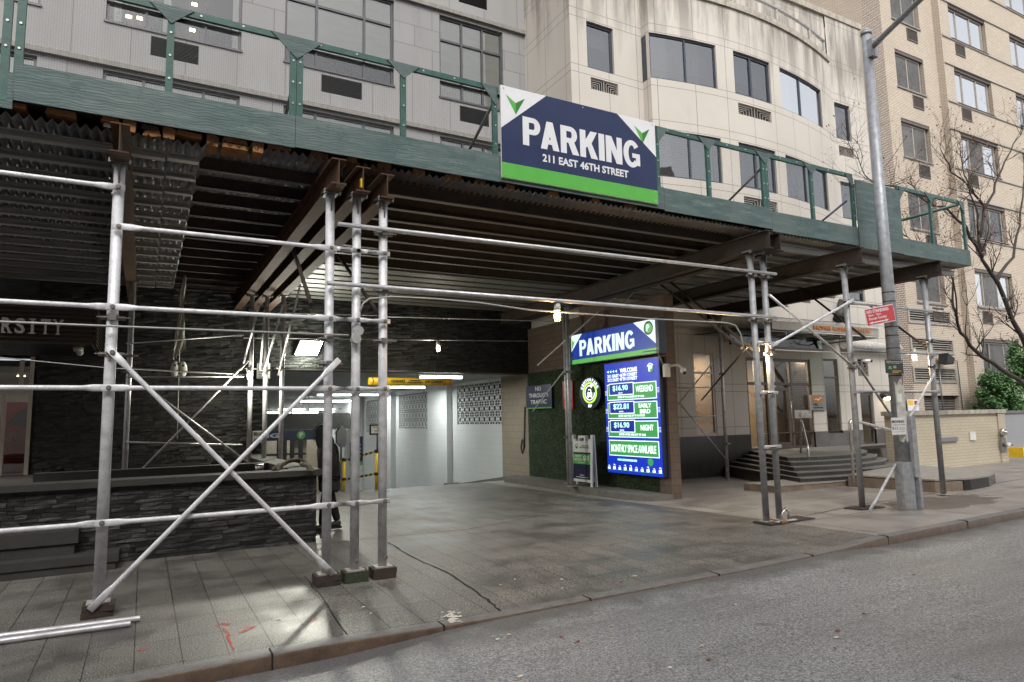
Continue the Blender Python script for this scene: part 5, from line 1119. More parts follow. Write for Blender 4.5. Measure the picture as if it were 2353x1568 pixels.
# ================================================================ SIDEWALK SHED
S = thing('sidewalk_shed', (5, 8, 0), 'long steel sidewalk shed with green plywood parapet over the pavement', 'scaffold')
YP = 7.80; FY = 7.95; BT, BB = 4.80, 4.50
front = [(-3.0, 0), (-.32, 0), (1.85, 0), (2.17, 0), (2.50, 0), (8.93, .03), (9.24, .035), (11.42, .0), (14.0, .10)]
paintd = {5: 'grey_paint', 6: 'grey_paint', 7: 'grey_paint', 8: 'grey_paint'}
def post(x, y, z0, zt, r, mt, wood='sole_wood', block=True, rot=0):
    g = MB(); g.tube((x, y, z0), (x, y, zt), r, n=18); o = g.build('post', M[mt], S)
    g = MB(); g.box(x-.10, x+.10, y-.085, y+.085, z0-.002, z0+.014)
    g.build('base_plate', M['base_plate'], o)
    if block:
        g = MB(); q = random.uniform(-.03, .03)
        g.prism([(x-.135, y-.115+q, z0-.115), (x+.13, y-.115, z0-.115), (x+.135, y+.11, z0-.115), (x-.13, y+.11+q, z0-.115)], (0, 0, .052))
        g.prism([(x-.13, y-.105, z0-.062), (x+.14, y-.12+q, z0-.062), (x+.14, y+.105, z0-.062), (x-.13, y+.115, z0-.062)], (0, 0, .058)); g.build('sole_block', M[wood], o)
    g = MB(); g.box(x-.085, x+.085, y-.10, y+.10, zt, zt+.015); g.box(x-.085, x-.075, y-.1, y+.1, zt, zt+.06); g.box(x+.075, x+.085, y-.1, y+.1, zt, zt+.06)
    g.prism([(x-.008, y+r*.9, zt-.22), (x-.008, y+.1, zt-.01), (x-.008, y+r*.9, zt-.01)], (.016, 0, 0)); g.prism([(x-.008, y-r*.9, zt-.22), (x-.008, y-r*.9, zt-.01), (x-.008, y-.1, zt-.01)], (.016, 0, 0))
    g.box(x-.10, x-.03, y-.11, y-.07, zt+.0, zt+.045); g.box(x+.03, x+.10, y-.11, y-.07, zt+.0, zt+.045); g.build('beam_seat', M['clamp_steel'], o)
    return o
for i, (x, dz) in enumerate(front):
    z0 = walkz(x, YP)+.12 if i < 5 else (.02 if i != 8 else walkz(x, YP)+.0)
    post(x, YP, z0 if i < 5 else walkz(x, YP)+(.0 if i == 7 else .02), BB-.016, .052, paintd.get(i, 'silver_paint'), 'sole_moss' if i == 3 else 'sole_wood', i < 5)
rear = [(-.28, 14.3), (1.92, 14.9), (2.22, 14.9), (2.52, 14.7), (9.4, 14.3), (9.02, 13.6), (13.95, 13.4)]
for i, (x, y) in enumerate(rear): post(x, y, .3 if i < 4 else .16 if i < 6 else .02, BB-.016, .048, 'galvanised', block=False)
# carrying beams
def ibeam(x, y0, y1, mt, z0=BB, z1=BT): g = MB(); g.beam('y', y0, y1, x, z0, z1, .17); return g.build('carrying_beam', M[mt], S)
for i, (x, dz) in enumerate(front): ibeam(x, 7.42+(.0, 0, -.03, .1, .2, -.05, 0, 0, .02)[i], 16.9 if x < 10 else 14.4, 'rust_beam' if i < 5 else 'rust_dark')
g = MB(); p = oX(1096, 735, 2.30); g.box(2.142, 2.160, 7.535, 7.58, 4.55, 4.66); g.build('yellow_chalk_mark', M['yellow_paint'], S)
# joists and corrugated decking
def joists(x0, x1, ys, z0, z1, w, mt, ends=True):
    for y in ys: g = MB(); g.beam('x', x0, x1, y, z0, z1, w, .012, .012); g.build('joist', M[mt], S)
yl = [8.3+.62*i for i in range(14)]
joists(-3.3, .10, yl, BT+.002, BT+.085, .10, 'joist_grey'); joists(.12, .44, yl, BT+.016, BT+.086, .10, 'joist_grey')
yl2 = [8.45+.66*i for i in range(13)]
joists(.46, 2.35, yl2, BT+.004, BT+.16, .075, 'rust_dark'); 
joists(2.36, 9.15, [8.35+.56*i for i in range(7)]+[12.5], BT+.002, BT+.20, .095, 'rust_dark')
g = MB()
for y in [8.35+.56*i for i in range(7)]: g.box(2.5, 9.0, y-.047, y+.047, BT-.004, BT+.0015)
g.build('joist_flange', M['joist_pale'], S)
for i, y in enumerate([12.9+.48*k for k in range(8)]):
    g = MB(); g.box(2.4, 9.3, y-.17, y+.17, BT+.003, BT+.09+.01*(i % 2)); g.build('plank', M['joist_pale'], S)
joists(9.16, 16.0, [8.25+.75*i for i in range(8)], BT+.002, BT+.12, .08, 'joist_grey')
g = MB(); per = .096; n = int(19.2/per*2); P = []
for i in range(n+1):
    x = -3.1+i*per/2; z = BT+(.205 if x > .5 else .118)+(.032 if i % 2 else -.032)*(1 if x < 12 else .7)
    P += [(x, 7.97, z), (x, 16.8 if x < 9.6 else 14.3, z)]
g.add(P, [(2*i, 2*i+2, 2*i+3, 2*i+1) for i in range(n)]); g.build('corrugated_deck', M['deck_metal'], S)
g = MB(); g.box(-3.1, 9.95, 7.96, 16.98, BT+.30, BT+.34); g.box(9.95, 16.1, 7.96, 14.45, BT+.30, BT+.34); g.build('deck_boards', M['timber_dark'], S)
# cribbing blocks at the deck edge
rnd = random.Random(3)
x = -1.35
while x < 12:
    w = rnd.uniform(.13, .30); hi = BT+.235; big = x < 1.1; y0 = 7.99+rnd.uniform(0, .05); nb = 2 if big else 1
    for q in range(nb):
        if q and rnd.random() < .35: continue
        h = rnd.uniform(.045, .06) if big else .07; z0 = (BT+.152+.068*(1-q)) if big else hi+rnd.uniform(-.02, .0); dx = rnd.uniform(-.03, .03)
        g = MB(); tl = rnd.uniform(-.012, .012); g.prism([(x+dx, y0, z0+tl), (x+dx+w*.5, y0-.004, z0-rnd.uniform(0, .012)), (x+dx+w, y0, z0-tl), (x+dx+w-rnd.uniform(0, .02), y0, z0+h-tl), (x+dx+rnd.uniform(0, .03), y0, z0+h+tl)], (0, .3, 0)); g.build('timber_block', M['timber_end' if rnd.random() < .72 else 'timber_dark'], S)
    if big and rnd.random() < .75:
        g = MB(); g.prism([(x+w+.03, y0-.01, BT+.15), (x+w+.14, y0-.01, BT+.145), (x+w+.15, y0-.01, BT+.26), (x+w+.09, y0-.01, BT+.285), (x+w+.02, y0-.01, BT+.27)], (0, .28, 0)); g.build('timber_block', M['timber_end'], S)
    x += w+(rnd.uniform(.16, .22) if big else rnd.uniform(.12, .34)*(1 if x < 3.5 else 1.8))
# parapet
def panel(x0, x1, z0, z1, y=FY, th=.019, sl=0.): g = MB(); g.box(x0, x1, y-th, y, z0, z1); return g.build('parapet_panel', M['green_plywood'], S)
panel(-3.4, -1.275, 4.97, 5.35, FY+.02); panel(-1.27, 1.455, 5.06, 5.455); panel(1.46, 4.215, 5.07, 5.46); panel(4.22, 7.2, 5.08, 5.45); panel(7.205, 9.7, 5.06, 5.44)
panel(9.705, 12.15, 5.02, 5.39); panel(12.155, 12.95, 4.98, 6.36, FY-.02); panel(12.955, 13.62, 5.0, 6.36, FY-.01); panel(13.625, 16.15, 4.99, 5.34)
g = MB(); g.box(16.13, 16.15, FY, 14.0, 4.99, 5.36); g.build('parapet_panel', M['green_plywood'], S)
def rpost(x, z0, z1, w=.075, y=FY): g = MB(); g.box(x-w/2, x+w/2, y+.0, y+.045, z0, z1); o = g.build('rail_post', M['green_paint'], S); return o
posts = [(-1.36, 5.3), (-1.25, 5.4), (.1, 5.4), (1.425, 5.4), (1.505, 5.4), (2.82, 5.4), (4.17, 5.4), (7.12, 5.4), (8.24, 5.4), (9.58, 5.4), (9.66, 5.4), (10.89, 5.35), (12.11, 5.35), (14.8, 5.3), (16.08, 5.3)]
for x, z in posts: rpost(x, z-.25, 6.40)
def washer(c): g = MB(); g.tube(c+V3(0, -.006, 0), c, .013, n=8); g.build('washer', M['washer'], S)
for x, z in posts:
    for q in range(3): washer(V3(x, FY-.002, 5.62+.27*q))
for x0, x1 in ((-1.2, 4.2), (7.1, 12.1), (13.7, 16.1)):
    g = MB(); g.box(x0-.1, x1+.03, FY+.001, FY+.044, 6.402, 6.475); g.build('top_rail', M['green_paint'], S)
    k = x0+.25
    while k < x1: washer(V3(k, FY, 6.44)); k += .45
for x in (.1, 1.465, 2.82, 8.24, 9.62, 10.89, 14.8):
    g = MB(); w = .25 if x != 1.465 else .34; w *= .9; g.prism([(x-w, FY-.012, 6.47), (x, FY-.012, 6.47-w*.92), (x+w, FY-.012, 6.47)], (0, .011, 0)); g.build('gusset', M['green_plywood'], S)
for x, s in ((4.19, -1), (7.12, 1), (12.12, -1), (13.66, 1), (16.1, -1), (-1.30, -1)):
    g = MB(); g.prism([(x, FY-.012, 6.47), (x, FY-.012, 6.17), (x+s*.24, FY-.012, 6.47)][::s], (0, .011, 0)); g.build('gusset', M['green_plywood'], S)
for x0, x1 in ((-1.2, 4.15), (7.14, 12.1)):
    g = MB(); g.face([(x0, FY+.03, 5.42), (x1, FY+.03, 5.42), (x1, FY+.03, 6.42), (x0, FY+.03, 6.42)]); g.build('wire_netting', M['wire_netting'], S)
for (x, x2) in ((9.62, 9.1), (4.15, 3.95), (1.5, 1.4)):
    g = MB(); g.tube((x, FY+.07, 6.2), (x2, FY+1.2, 5.25), .022, n=8); g.build('back_brace', M['frame_dark'], S)
g = MB(); g.tube((12.05, FY+.1, 5.95), (11.5, FY+1.0, 5.2), .022, n=8); g.build('back_brace', M['navy_banner'], S)
for (a, b) in (((13.7, FY+.1, 5.55), (16.1, FY+2.6, 6.35)), ((16.1, 14, 6.4), (16.1, FY+.1, 6.44)), ((16.1, 10.5, 5.4), (16.1, 10.5, 6.44)), ((16.1, 13, 5.4), (16.1, 13, 6.44)), ((13.7, 10.9, 5.4), (14.9, 10.9, 6.3))):
    g = MB(); a = Vector(a); b = Vector(b); g.tube(a, b, .04, n=4); g.build('side_rail', M['green_paint'], S)
# pipes: front row
YF_ = 7.715
def pipe(a, b, r=.024, mt='silver_paint', nm='ledger_pipe', fl=True, e0=True, e1=True, nrm=(0, 1, 0)):
    g = MB()
    if fl: g.flat(a, b, r, nrm, .13, e0, e1)
    else: g.tube(a, b, r, n=12)
    o = g.build(nm, M[mt], S); return o
def bolt(x, z, y=YF_-.018): g = MB(); g.tube((x, y-.014, z), (x, y+.02, z), .017, n=6); g.tube((x, y+.0, z), (x, y+.01, z), .026, n=10); g.build('bolt', M['clamp_steel'], S)
for z, xs_ in ((.875, (-3.0, -.32, 1.85, 2.17, 2.50)), (2.18, (-3.0, -.32, 1.85, 2.17, 2.50)), (2.99, (-3.0, -.32, 1.85, 2.17, 2.50))):
    for j, (a, b) in enumerate(zip(xs_, xs_[1:])):
        dy = .012*(j % 2); short = b-a < .5
        g = MB(); g.flat((a, YF_-dy, z), (b, YF_-dy, z), .024 if not short else .02, (0, 1, 0), .13 if not short else .07); g.build('ledger_pipe', M['silver_paint' if not short else 'galvanised'], S)
    for x in xs_: bolt(x, z)
pipe((-3.0, YF_, 4.23), (-.32, YF_, 4.23)); pipe((-.30, YF_-.012, 3.82), (1.85, YF_-.012, 3.82), nm='ledger_pipe'); bolt(-.30, 3.82); bolt(-.32, 4.23)
for a, b in ((1.85, 2.17), (2.17, 2.50)): pipe((a, YF_, 3.825), (b, YF_, 3.825), .02, 'galvanised'); bolt(a, 3.825); bolt(b, 3.825)
pipe((1.92, YF_-.02, 4.12), (9.42, YF_-.02, 4.17), .026, 'galvanised', 'guard_pipe', False); pipe((1.80, YF_-.03, 3.40), (9.35, YF_-.03, 3.41), .027, 'galvanised', 'guard_pipe', False)
pipe((-.30, YF_-.03, 2.53), (1.86, YF_-.03, .17), .024, 'silver_paint', 'cross_brace'); pipe((-.34, YF_-.055, .13), (1.90, YF_-.055, 2.47), .024, 'silver_paint', 'cross_brace')
for x, z in ((-.30, 2.53), (1.86, .17), (-.34, .13), (1.90, 2.47), (2.17, .24), (2.5, .24)): bolt(x, z, YF_-.04)
# right group
for z in (1.25, 2.14, 2.97): pipe((8.95, YF_, z), (9.24, YF_, z), .02, 'galvanised')
for z in (3.80, 2.92, 2.16): pipe((11.42, YF_, z), (14.0, YF_, z), .022, 'grey_paint')
pipe((9.24, YF_, 3.80), (11.42, YF_, 2.58), .023, 'galvanised', 'cross_brace', False); pipe((9.24, YF_, 2.93), (11.42, YF_-.03, 3.84), .023, 'silver_paint', 'cross_brace')
a = oY(1852-22, 848, 7.7)
pipe((11.42, YF_-.03, 2.66), tuple(oY(2052, 962, 8.2)), .022, 'grey_paint', 'cross_brace'); pipe(tuple(oY(2146, 862, 7.7)), tuple(oY(2085, 968, 7.5)), .022, 'galvanised', 'cross_brace')
pipe(tuple(oY(2068, 1048, 7.45)), tuple(oY(2000, 1172, 7.0)), .024, 'galvanised', 'cross_brace')
# interior bracing
def ip(p, q, Y0, Y1, r=.022, mt='galvanised', nm='knee_brace'): pipe(tuple(oY(*p, Y0)), tuple(oY(*q, Y1)), r, mt, nm, False)
ip((675, 577), (715, 700), 9.3, 7.9, .025, 'rust_dark'); ip((780, 590), (870, 722), 9.5, 7.9, .025, 'rust_dark')
ip((1437, 662), (1235, 840), 12.5, 14.5); ip((1462, 665), (1302, 838), 12.5, 14.4); ip((1510, 648), (1705, 800), 11.5, 8.0, .026, 'rust_dark'); ip((1542, 650), (1740, 812), 11.5, 8.0, .026, 'rust_dark')
ip((1830, 655), (1985, 775), 11.0, 8.0, .024, 'rust_dark'); ip((1995, 700), (2130, 800), 11.0, 8.0, .024, 'rust_dark')
ip((1718, 795), (1612, 920), 7.9, 13.4, .02, 'frame_dark'); ip((608, 722), (598, 850), 13.0, 14.8, .02); ip((650, 700), (605, 862), 12.5, 14.8, .02); ip((690, 655), (640, 862), 12.5, 14.8, .02); ip((595, 700), (560, 835), 12.5, 14.8, .02)
for (p, q, Y0, Y1) in (((1655, 812), (1558, 930), 13.4, 13.7), ((1560, 925), (1668, 1055), 13.7, 13.4), ((1554, 892), (1660, 890), 13.6, 13.4), ((1560, 960), (1665, 955), 13.6, 13.4), ((1310, 835), (1225, 945), 14.0, 16.0)): ip(p, q, Y0, Y1, .018, 'galvanised', 'brace')
ip((300, 862), (585, 1075+0), 14.2, 14.7, .02); ip((570, 830), (320, 1085), 14.6, 14.3, .02); ip((290, 1016), (556, 1023), 14.2, 14.8, .018); ip((290, 867), (560, 866), 14.2, 14.8, .014); ip((290, 790), (560, 770), 14.2, 14.8, .014); ip((288, 845), (565, 862), 14.1, 14.6, .008, 'cable_grey', 'cable')
ip((560, 777), (1260, 785), 15.2, 15.5, .012, 'galvanised'); ip((880, 728), (1310, 740), 15.5, 14.2, .012, 'galvanised'); ip((640, 720), (890, 726), 15.0, 15.4, .014, 'galvanised')
# electrical conduits
cond = MB(); cond.path([(-3.0, YF_-.04, 2.79), (-.33, YF_-.04, 2.79), (2.05, YF_-.04, 2.80)], .011, 6); cond.build('conduit', M['cable_grey'], S)
cond = MB(); P = [oY(828, 716, 7.68), oY(834, 698, 7.68), oY(848, 687, 7.68), oY(900, 682, 7.68), oY(1000, 687, 7.68), oY(1100, 696, 7.68), oY(1220, 713, 7.68), oY(1285, 717, 7.68), oY(1490, 733, 7.68), oY(1670, 742, 7.68), oY(1690, 748, 7.68), oY(1702, 768, 7.68), oY(1708, 800, 7.68), oY(1735, 826, 7.75)]; cond.path(P, .011, 6); cond.build('conduit', M['cable_grey'], S)
cond = MB(); cond.path([(9.3, 7.72, 2.86), (11.4, 7.72, 2.86), (13.95, 7.72, 2.92)], .010, 6); cond.build('conduit', M['cable_grey'], S)
cond = MB(); cond.path([oY(0, 822, 9), oY(250, 846, 9), oY(500, 860, 9), oY(570, 862, 9.3)], .006, 5); cond.build('conduit', M['cable_grey'], S)
cb = MB(); cb.tube((2.14, YF_-.06, 2.76), (2.14, YF_+.02, 2.76), .055, n=14); cb.tube((2.17, YF_-.04, 2.86), (2.17, YF_-.0, 2.86), .06, n=10); cb.build('junction_box', M['cable_grey'], S)
# clamps
def clamp(x, y, z, r=.056, mt='clamp_steel', w=.05):
    g = MB(); g.tube((x, y, z-w/2), (x, y, z+w/2), r+.008, n=12); g.box(x+r, x+r+.06, y-.03, y+.02, z-.02, z+.02); g.box(x-r-.05, x-r, y-.03, y+.02, z-.02, z+.02); g.tube((x-r-.08, y-.045, z), (x+r+.10, y-.045, z), .008, n=6); g.box(x-.035, x+.035, y-r-.04, y-r+.0, z-.03, z+.03); g.build('clamp', M[mt], S)
for x, z in ((-.32, 2.93-.04), (-.32, 2.52), (1.85, 2.76), (2.5, 2.76), (2.5, 3.37), (2.5, 4.09), (1.85, 2.47), (8.93, 3.36), (9.24, 3.36), (9.24, 4.12), (11.42, 3.84), (11.42, 2.60), (11.42, 2.68), (14.0, 2.68), (14.0, 3.2), (9.24, 2.80), (8.93, 4.12)): clamp(x, YP, z)
for x, y, z in ((1.92, 14.9, 2.95), (2.22, 14.9, 2.92), (2.52, 14.7, 2.95), (9.4, 14.3, 2.9), (9.02, 13.6, 2.9), (13.95, 13.4, 2.9), (-.28, 14.3, 3.1), (-.28, 14.3, 2.8), (13.95, 13.4, 1.0), (9.4, 14.3, 1.3)): clamp(x, y, z, .05)
# ================================================================ BIG PARKING BANNER
bn = thing('parking_banner', (5.6, 7.9, 5.1), 'large navy PARKING banner with white corners fixed to the green parapet', 'sign')
BX0, BX1, BZ0, BZ1 = 4.235, 7.04, 5.135, 6.485; Wb, Hb = BX1-BX0, BZ1-BZ0
g = MB(); g.box(BX0, BX1, FY-.05, FY-.022, BZ0, BZ1); g.build('board', M['white_vinyl'], bn); fr = YFr(BX0, FY-.05, BZ0)
g = MB(); fr.poly(g, [(0, .22), (Wb, .22), (Wb, Hb*.575), (Wb*.73, Hb), (Wb*.27, Hb), (0, Hb*.53)], .001, .002); g.build('navy_field', M['navy_banner'], bn)
g = MB(); fr.rect(g, 0, Wb, 0, .219, .001, .002); g.build('green_band', M['sign_green'], bn)
for (a, b) in ((.085*Wb, .80*Hb), (.905*Wb, .80*Hb)):
    g = MB(); s = .19; fr.poly(g, [(a-s*.8, b+s*.75), (a, b+s*.25), (a, b-s*.65)], .001, .002); g.build('arrow', M['sign_green'], bn)
    g = MB(); fr.poly(g, [(a+.001, b+s*.25), (a+s*.8, b+s*.75), (a+.001, b-s*.65)], .001, .002); g.build('arrow', M['sign_green_dark'], bn)
g = MB(); heavy(fr, g, 'PARKING', .345, 2.475, .53, .955, .0035); fr.text(g, '211 EAST 46TH STREET', .665, 2.225, .335, .455, .0035, .03, .003)
g.build('lettering', M['white_vinyl'], bn)
g = MB()
for x in (.05, Wb/2, Wb-.05):
    for z in (.05, .2, Hb-.04): g.tube((BX0+x, FY-.056, BZ0+z), (BX0+x, FY-.05, BZ0+z), .011, n=8)
g.build('screw', M['washer'], bn)
# ================================================================ PLANTER, LEFT DOORWAY
P_ = thing('slate_planter', (0, 12, 0), 'long dark split-slate planter with flat stone coping', 'planter')
g = MB(); cladding(g, -6, 2.36, .0, .995, 10.619, 3, (.045, .08), (.12, .4), .024); g.build('ledger_stone', M['split_stone'], P_)
g = MB(); g.box(-6, 2.36, 10.62, 10.9, -.05, 1.0); g.box(2.08, 2.36, 10.9, 16.9, -.05, 1.0); g.build('wall', M['split_slate'], P_)
g = MB(); g.box(-6, 2.43, 10.52, 10.98, 1.0, 1.085); g.box(2.02, 2.43, 10.98, 16.9, 1.0, 1.085); g.build('coping', M['slate_coping'], P_)
g = MB(); g.box(-1.5, 2.02, 13.0, 13.3, .9, 1.085); g.build('coping', M['slate_coping'], P_)
g = MB(); g.box(-6, 2.07, 10.91, 16.85, .1, .86); g.build('soil', M['timber_dark'], P_)
stp = thing('side_steps', (-3, 10, 0), 'dark stone steps rising at the left end of the planter', 'steps')
for (x1, y0, z0, z1) in ((-.25, 10.12, 0, .10), (-.22, 10.10, .10, .20), (-.72, 10.36, .20, .34), (-.68, 10.33, .34, .50)):
    g = MB(); g.box(-6, x1, y0, 10.615, z0 if z0 else -.05, z1); g.build('step', M['slate_coping'], stp)
rp_ = thing('rope_coil', oZ(660, 1072, 1.1), 'thick twisted rope lying over the planter coping', 'rope')
g = MB(); P = [oZ(632, 1081, 1.09), oY(645, 1070, 11.2), oY(662, 1063, 11.5), oY(682, 1060, 11.7), oY(698, 1065, 11.7), oY(706, 1074, 11.5), oZ(712, 1080, 1.1)]
for k in range(4): g.path([p+V3(random.uniform(-.03, .03), .04*k-.05, random.uniform(0, .04)) for p in P], .026, 7)
g.build('strand', M['rope'], rp_); g = MB(); g.ball(oZ(699, 1068, 1.18), .04); g.ball(oZ(693, 1066, 1.2), .035); g.build('knot', M['rope'], rp_)
p = oZ(597, 1076, 1.03); g = MB(); g.tube((p.x-.08, p.y, 1.03), (p.x+.06, p.y, 1.03), .07, n=14); tag(g.build('metal_can', M['steel_brushed']), 'small shiny metal can lying in the planter beside the rope', 'can')
# slatted canopy with lettering
lc = thing('slatted_canopy', (-2, 15, 3), 'dark bronze slatted canopy carrying pale serif letters', 'canopy')
CX = -.82; CY = 14.2; 
for i in range(9):
    z = 3.28+.078*i; g = MB(); g.box(-6, CX, CY, CY+.05, z, z+.028); g.box(CX-.05, CX, CY+.051, 16.99, z, z+.028); g.build('slat', M['bronze_slat'], lc)
g = MB(); g.box(-6, CX-.08, CY+.08, 16.98, 3.30, 3.34); g.box(-6, CX-.08, CY+.06, CY+.08, 3.28, 3.95); g.build('soffit', M['black_paint'], lc)
g = MB(); 
for i in range(8):
    for j in range(3): g.box(-5.9+.45*i+.02*j, -5.9+.45*i+.43, 14.5+.8*j, 15.25+.8*j, 3.285, 3.298)
g.build('soffit_tile', M['concrete_grey'], lc)
g = MB(); p0 = oY(0, 768, CY-.04); p1 = oY(146, 790, CY-.04); pt = oY(146, 740, CY-.04); z0 = 3.43; z1 = 3.43+.25
fr = YFr(p0.x-.0, CY-.05, z0); Wt = p1.x-p0.x; hh = .27; adv = Wt/5
for i, ch in enumerate('RSITY'):
    a = i*adv+.02; w_ = adv*.78
    fr.text(g, ch, a+(w_*.3 if ch == 'I' else 0), a+(w_*.62 if ch == 'I' else w_), 0, hh, 0, .02, .03)
    for (u0, u1, b) in {'R': ((0, .4, 0), (.62, 1.05, 0), (0, .3, 1)), 'S': (), 'I': ((.12, .8, 0), (.12, .8, 1)), 'T': ((.3, .7, 0),), 'Y': ((.28, .72, 0), (-.08, .3, 1), (.7, 1.08, 1))}[ch]:
        fr.rect(g, a+w_*u0, a+w_*u1, 0 if b == 0 else hh-.022, .022 if b == 0 else hh, .031, .004)
o = g.build('lettering', M['plastic_white'], lc)
g = MB(); p = oY(180, 797, 15.0); g.tube((p.x, 15, 3.3), (p.x, 15, 3.22), .09, .07, 14); g.ball((p.x+.03, 15, 3.2), .06); tag(g.build('dome_camera', M['plastic_white']), 'small white dome camera under the slatted canopy', 'camera')
# glazed doorway
gd = thing('glass_doorway', (-3.5, 17, 0), 'dim glazed entrance doorway left of the slate wall', 'doorway')
g = MB()
g.box(-2.12, -2.05, 16.95, 17.05, .85, 3.28); g.box(-6, -2.12, 16.96, 17.02, 2.52, 2.6); g.box(-2.55, -2.48, 16.96, 17.02, .85, 2.52); g.box(-3.4, -3.3, 16.96, 17.02, .85, 3.28); g.box(-2.3, -2.22, 16.95, 16.99, 2.6, 3.2); g.build('frame', M['frame_alu'], gd)
g = MB(); g.face([(-6, 17.0, .85), (-2.1, 17.0, .85), (-2.1, 17.0, 3.28), (-6, 17.0, 3.28)]); g.build('pane', M['glass_tint'], gd)
g = MB(); g.box(-6, -2.05, 19.5, 19.6, .5, 3.4); g.box(-2.05, -1.95, 17.05, 19.6, .5, 3.4); g.build('lobby_wall', M['concrete_grey'], gd)
g = MB(); g.face([(-6, 17.0, .84), (-2.0, 17.0, .84), (-2.0, 19.6, .84), (-6, 19.6, .84)]); g.face([(-6, 17.05, 2.95), (-2.05, 17.05, 2.95), (-2.05, 19.5, 2.95), (-6, 19.5, 2.95)][::-1]); g.build('lobby_floor', M['granite_dark'], gd)
g = MB()
for x, y in ((-2.4, 18.0), (-3.0, 18.3), (-3.6, 17.8)): g.tube((x, y, 2.94), (x, y, 2.93), .08, n=12)
g.build('downlight', M['lamp_warm_soft'], gd)
l = bpy.data.lights.new('light', 'AREA'); l.size = .6; l.energy = 16; l.color = (1, .85, .7); lo = bpy.data.objects.new('light', l); col.objects.link(lo); lo.parent = gd; lo.location = (.9, 1.0, 2.85)  # added area light that brightens the lobby so the red banner shows
rb = thing('red_banner', (-2.4, 17.5, .9), 'tall red and blue pull-up banner behind the entrance glass', 'banner')
a = oY(45, 1075, 17.4); b = oY(70, 930, 17.4); g = MB(); g.box(-2.62, -2.12, 17.40, 17.43, .87, 2.35); g.build('sheet', M['sign_red'], rb); fr = YFr(-2.62, 17.40, .87)
g = MB(); fr.poly(g, [(.1, 1.05), (.5, .9), (.5, 1.42), (.3, 1.3)], .001, .002); g.build('blue_shape', M['navy_banner'], rb)
g = MB(); fr.text(g, 'BREAK', .16, .38, .78, .87, .001, .02, .002); fr.text(g, 'THE CODES', .08, .47, .64, .73, .001, .02, .002); g.build('lettering', M['white_vinyl'], rb)
g = MB(); g.ball((-2.9, 18.5, 1.9), .04); tag(g.build('red_lamp', M['sign_red']), 'tiny red light glowing inside the dim lobby', 'lamp')
# hanging wrap
hw = thing('hanging_wrap', (.6, 15, 2.7), 'tattered pale plastic wrap hanging from the deck above an oval pulley', 'wrapping')
g = MB(); prof_ = [(425, 633, 5, 8), (423, 655, 9, 5), (419, 678, 12, 8), (417, 700, 9, 9), (418, 722, 12, 12), (416, 745, 17, 14), (413, 765, 22, 20), (414, 785, 26, 18), (413, 802, 26, 16), (404, 818, 12, 8)]
P = []; nn = 7
for i, (x, y, w, _) in enumerate(prof_):
    for k in range(nn):
        t = k/(nn-1); q = oY(x-w/2+w*t, y+(0 if i < 9 else 8*(1-t)), 15.0); P.append((q.x, 15.0+.05*math.sin(k*2.1+i*1.3), q.z))
F = [(i*nn+k, i*nn+k+1, (i+1)*nn+k+1, (i+1)*nn+k) for i in range(len(prof_)-1) for k in range(nn-1)]; g.add(P, F, True); g.build('sheet', M['plastic_white'], hw)
g = MB(); c = oY(411, 850, 15.0)
for s in (-1, 1): g.ball((c.x+s*.075, 15.0, c.z+.01), .078, .16, 12, 8)
g.build('pulley_shell', M['plastic_white'], hw); g = MB(); g.ball((c.x-.07, 14.94, c.z+.08), .025); g.ball((c.x+.08, 14.94, c.z+.08), .025); g.build('pulley_hole', M['black_paint'], hw)
g = MB(); q = oY(413, 790, 14.99); q2 = oY(407, 1010, 14.95); g.path([q+V3(0, 0, .6), q, (c.x, 14.93, c.z+.14)], .008, 5); g.path([(c.x, 14.93, c.z-.1), (q2.x, 14.93, q2.z)], .006, 5); g.build('cord', M['plastic_white'], hw)
# loose pipes on the pavement
for (p, q, lab) in (((-60, 1470), (322, 1421), 'longer loose scaffold pipe lying on the pavement, nearer the building'), ((-60, 1482), (300, 1433), 'shorter loose scaffold pipe lying on the pavement, nearer the kerb')):
    a = oZ(p[0], p[1], .03); b = oZ(q[0], q[1], .03); a = b+(a-b).normalized()*2.4
    g = MB(); n = 16; g.tube(a, b, .027, n=n, caps=False); g.tube(b-(b-a)*.002, a, .022, n=n, caps=False); d = (b-a).normalized(); e = d.orthogonal().normalized(); f_ = d.cross(e)
    ring = [b+(e*math.cos(2*math.pi*k/n)+f_*math.sin(2*math.pi*k/n))*r for r in (.027, .022) for k in range(n)]; g.add(ring, [(k, (k+1) % n, n+(k+1) % n, n+k) for k in range(n)])
    tag(g.build('scaffold_pipe', M['galvanised']), lab, 'pipe', 'loose pipes on the pavement')
# debris at the right posts
jb = thing('screw_jack', oZ(1800, 1196, .05), 'rusty clamp and broken board lying at the foot of the paired posts', 'clamp')
p = oZ(1800, 1205, .02); g = MB(); g.box(p.x-.16, p.x+.30, p.y-.03, p.y+.02, .05, .08); g.build('board', M['plastic_white'], jb)
g = MB(); g.path([(p.x, p.y, .08), (p.x, p.y, .2), (p.x+.1, p.y+.02, .26), (p.x+.17, p.y+.02, .2), (p.x+.14, p.y, .12)], .022, 7); g.box(p.x-.05, p.x+.05, p.y-.04, p.y+.03, .08, .17); g.build('clamp_body', M['steel_brushed'], jb)
g = MB(); g.box(p.x-.12, p.x, p.y-.09, p.y-.035, .05, .085); g.build('wood_chip', M['timber_end'], jb)
for x, y, nm in ((9.1, 7.8, 'dark'), ):
    g = MB(); g.box(x-.35, x+.7, y-.25, y+.12, walkz(x, y)-.0+.004, walkz(x, y)+.028); tag(g.build('sole_board', M['timber_dark']), 'thin black board under the paired grey posts', 'board')
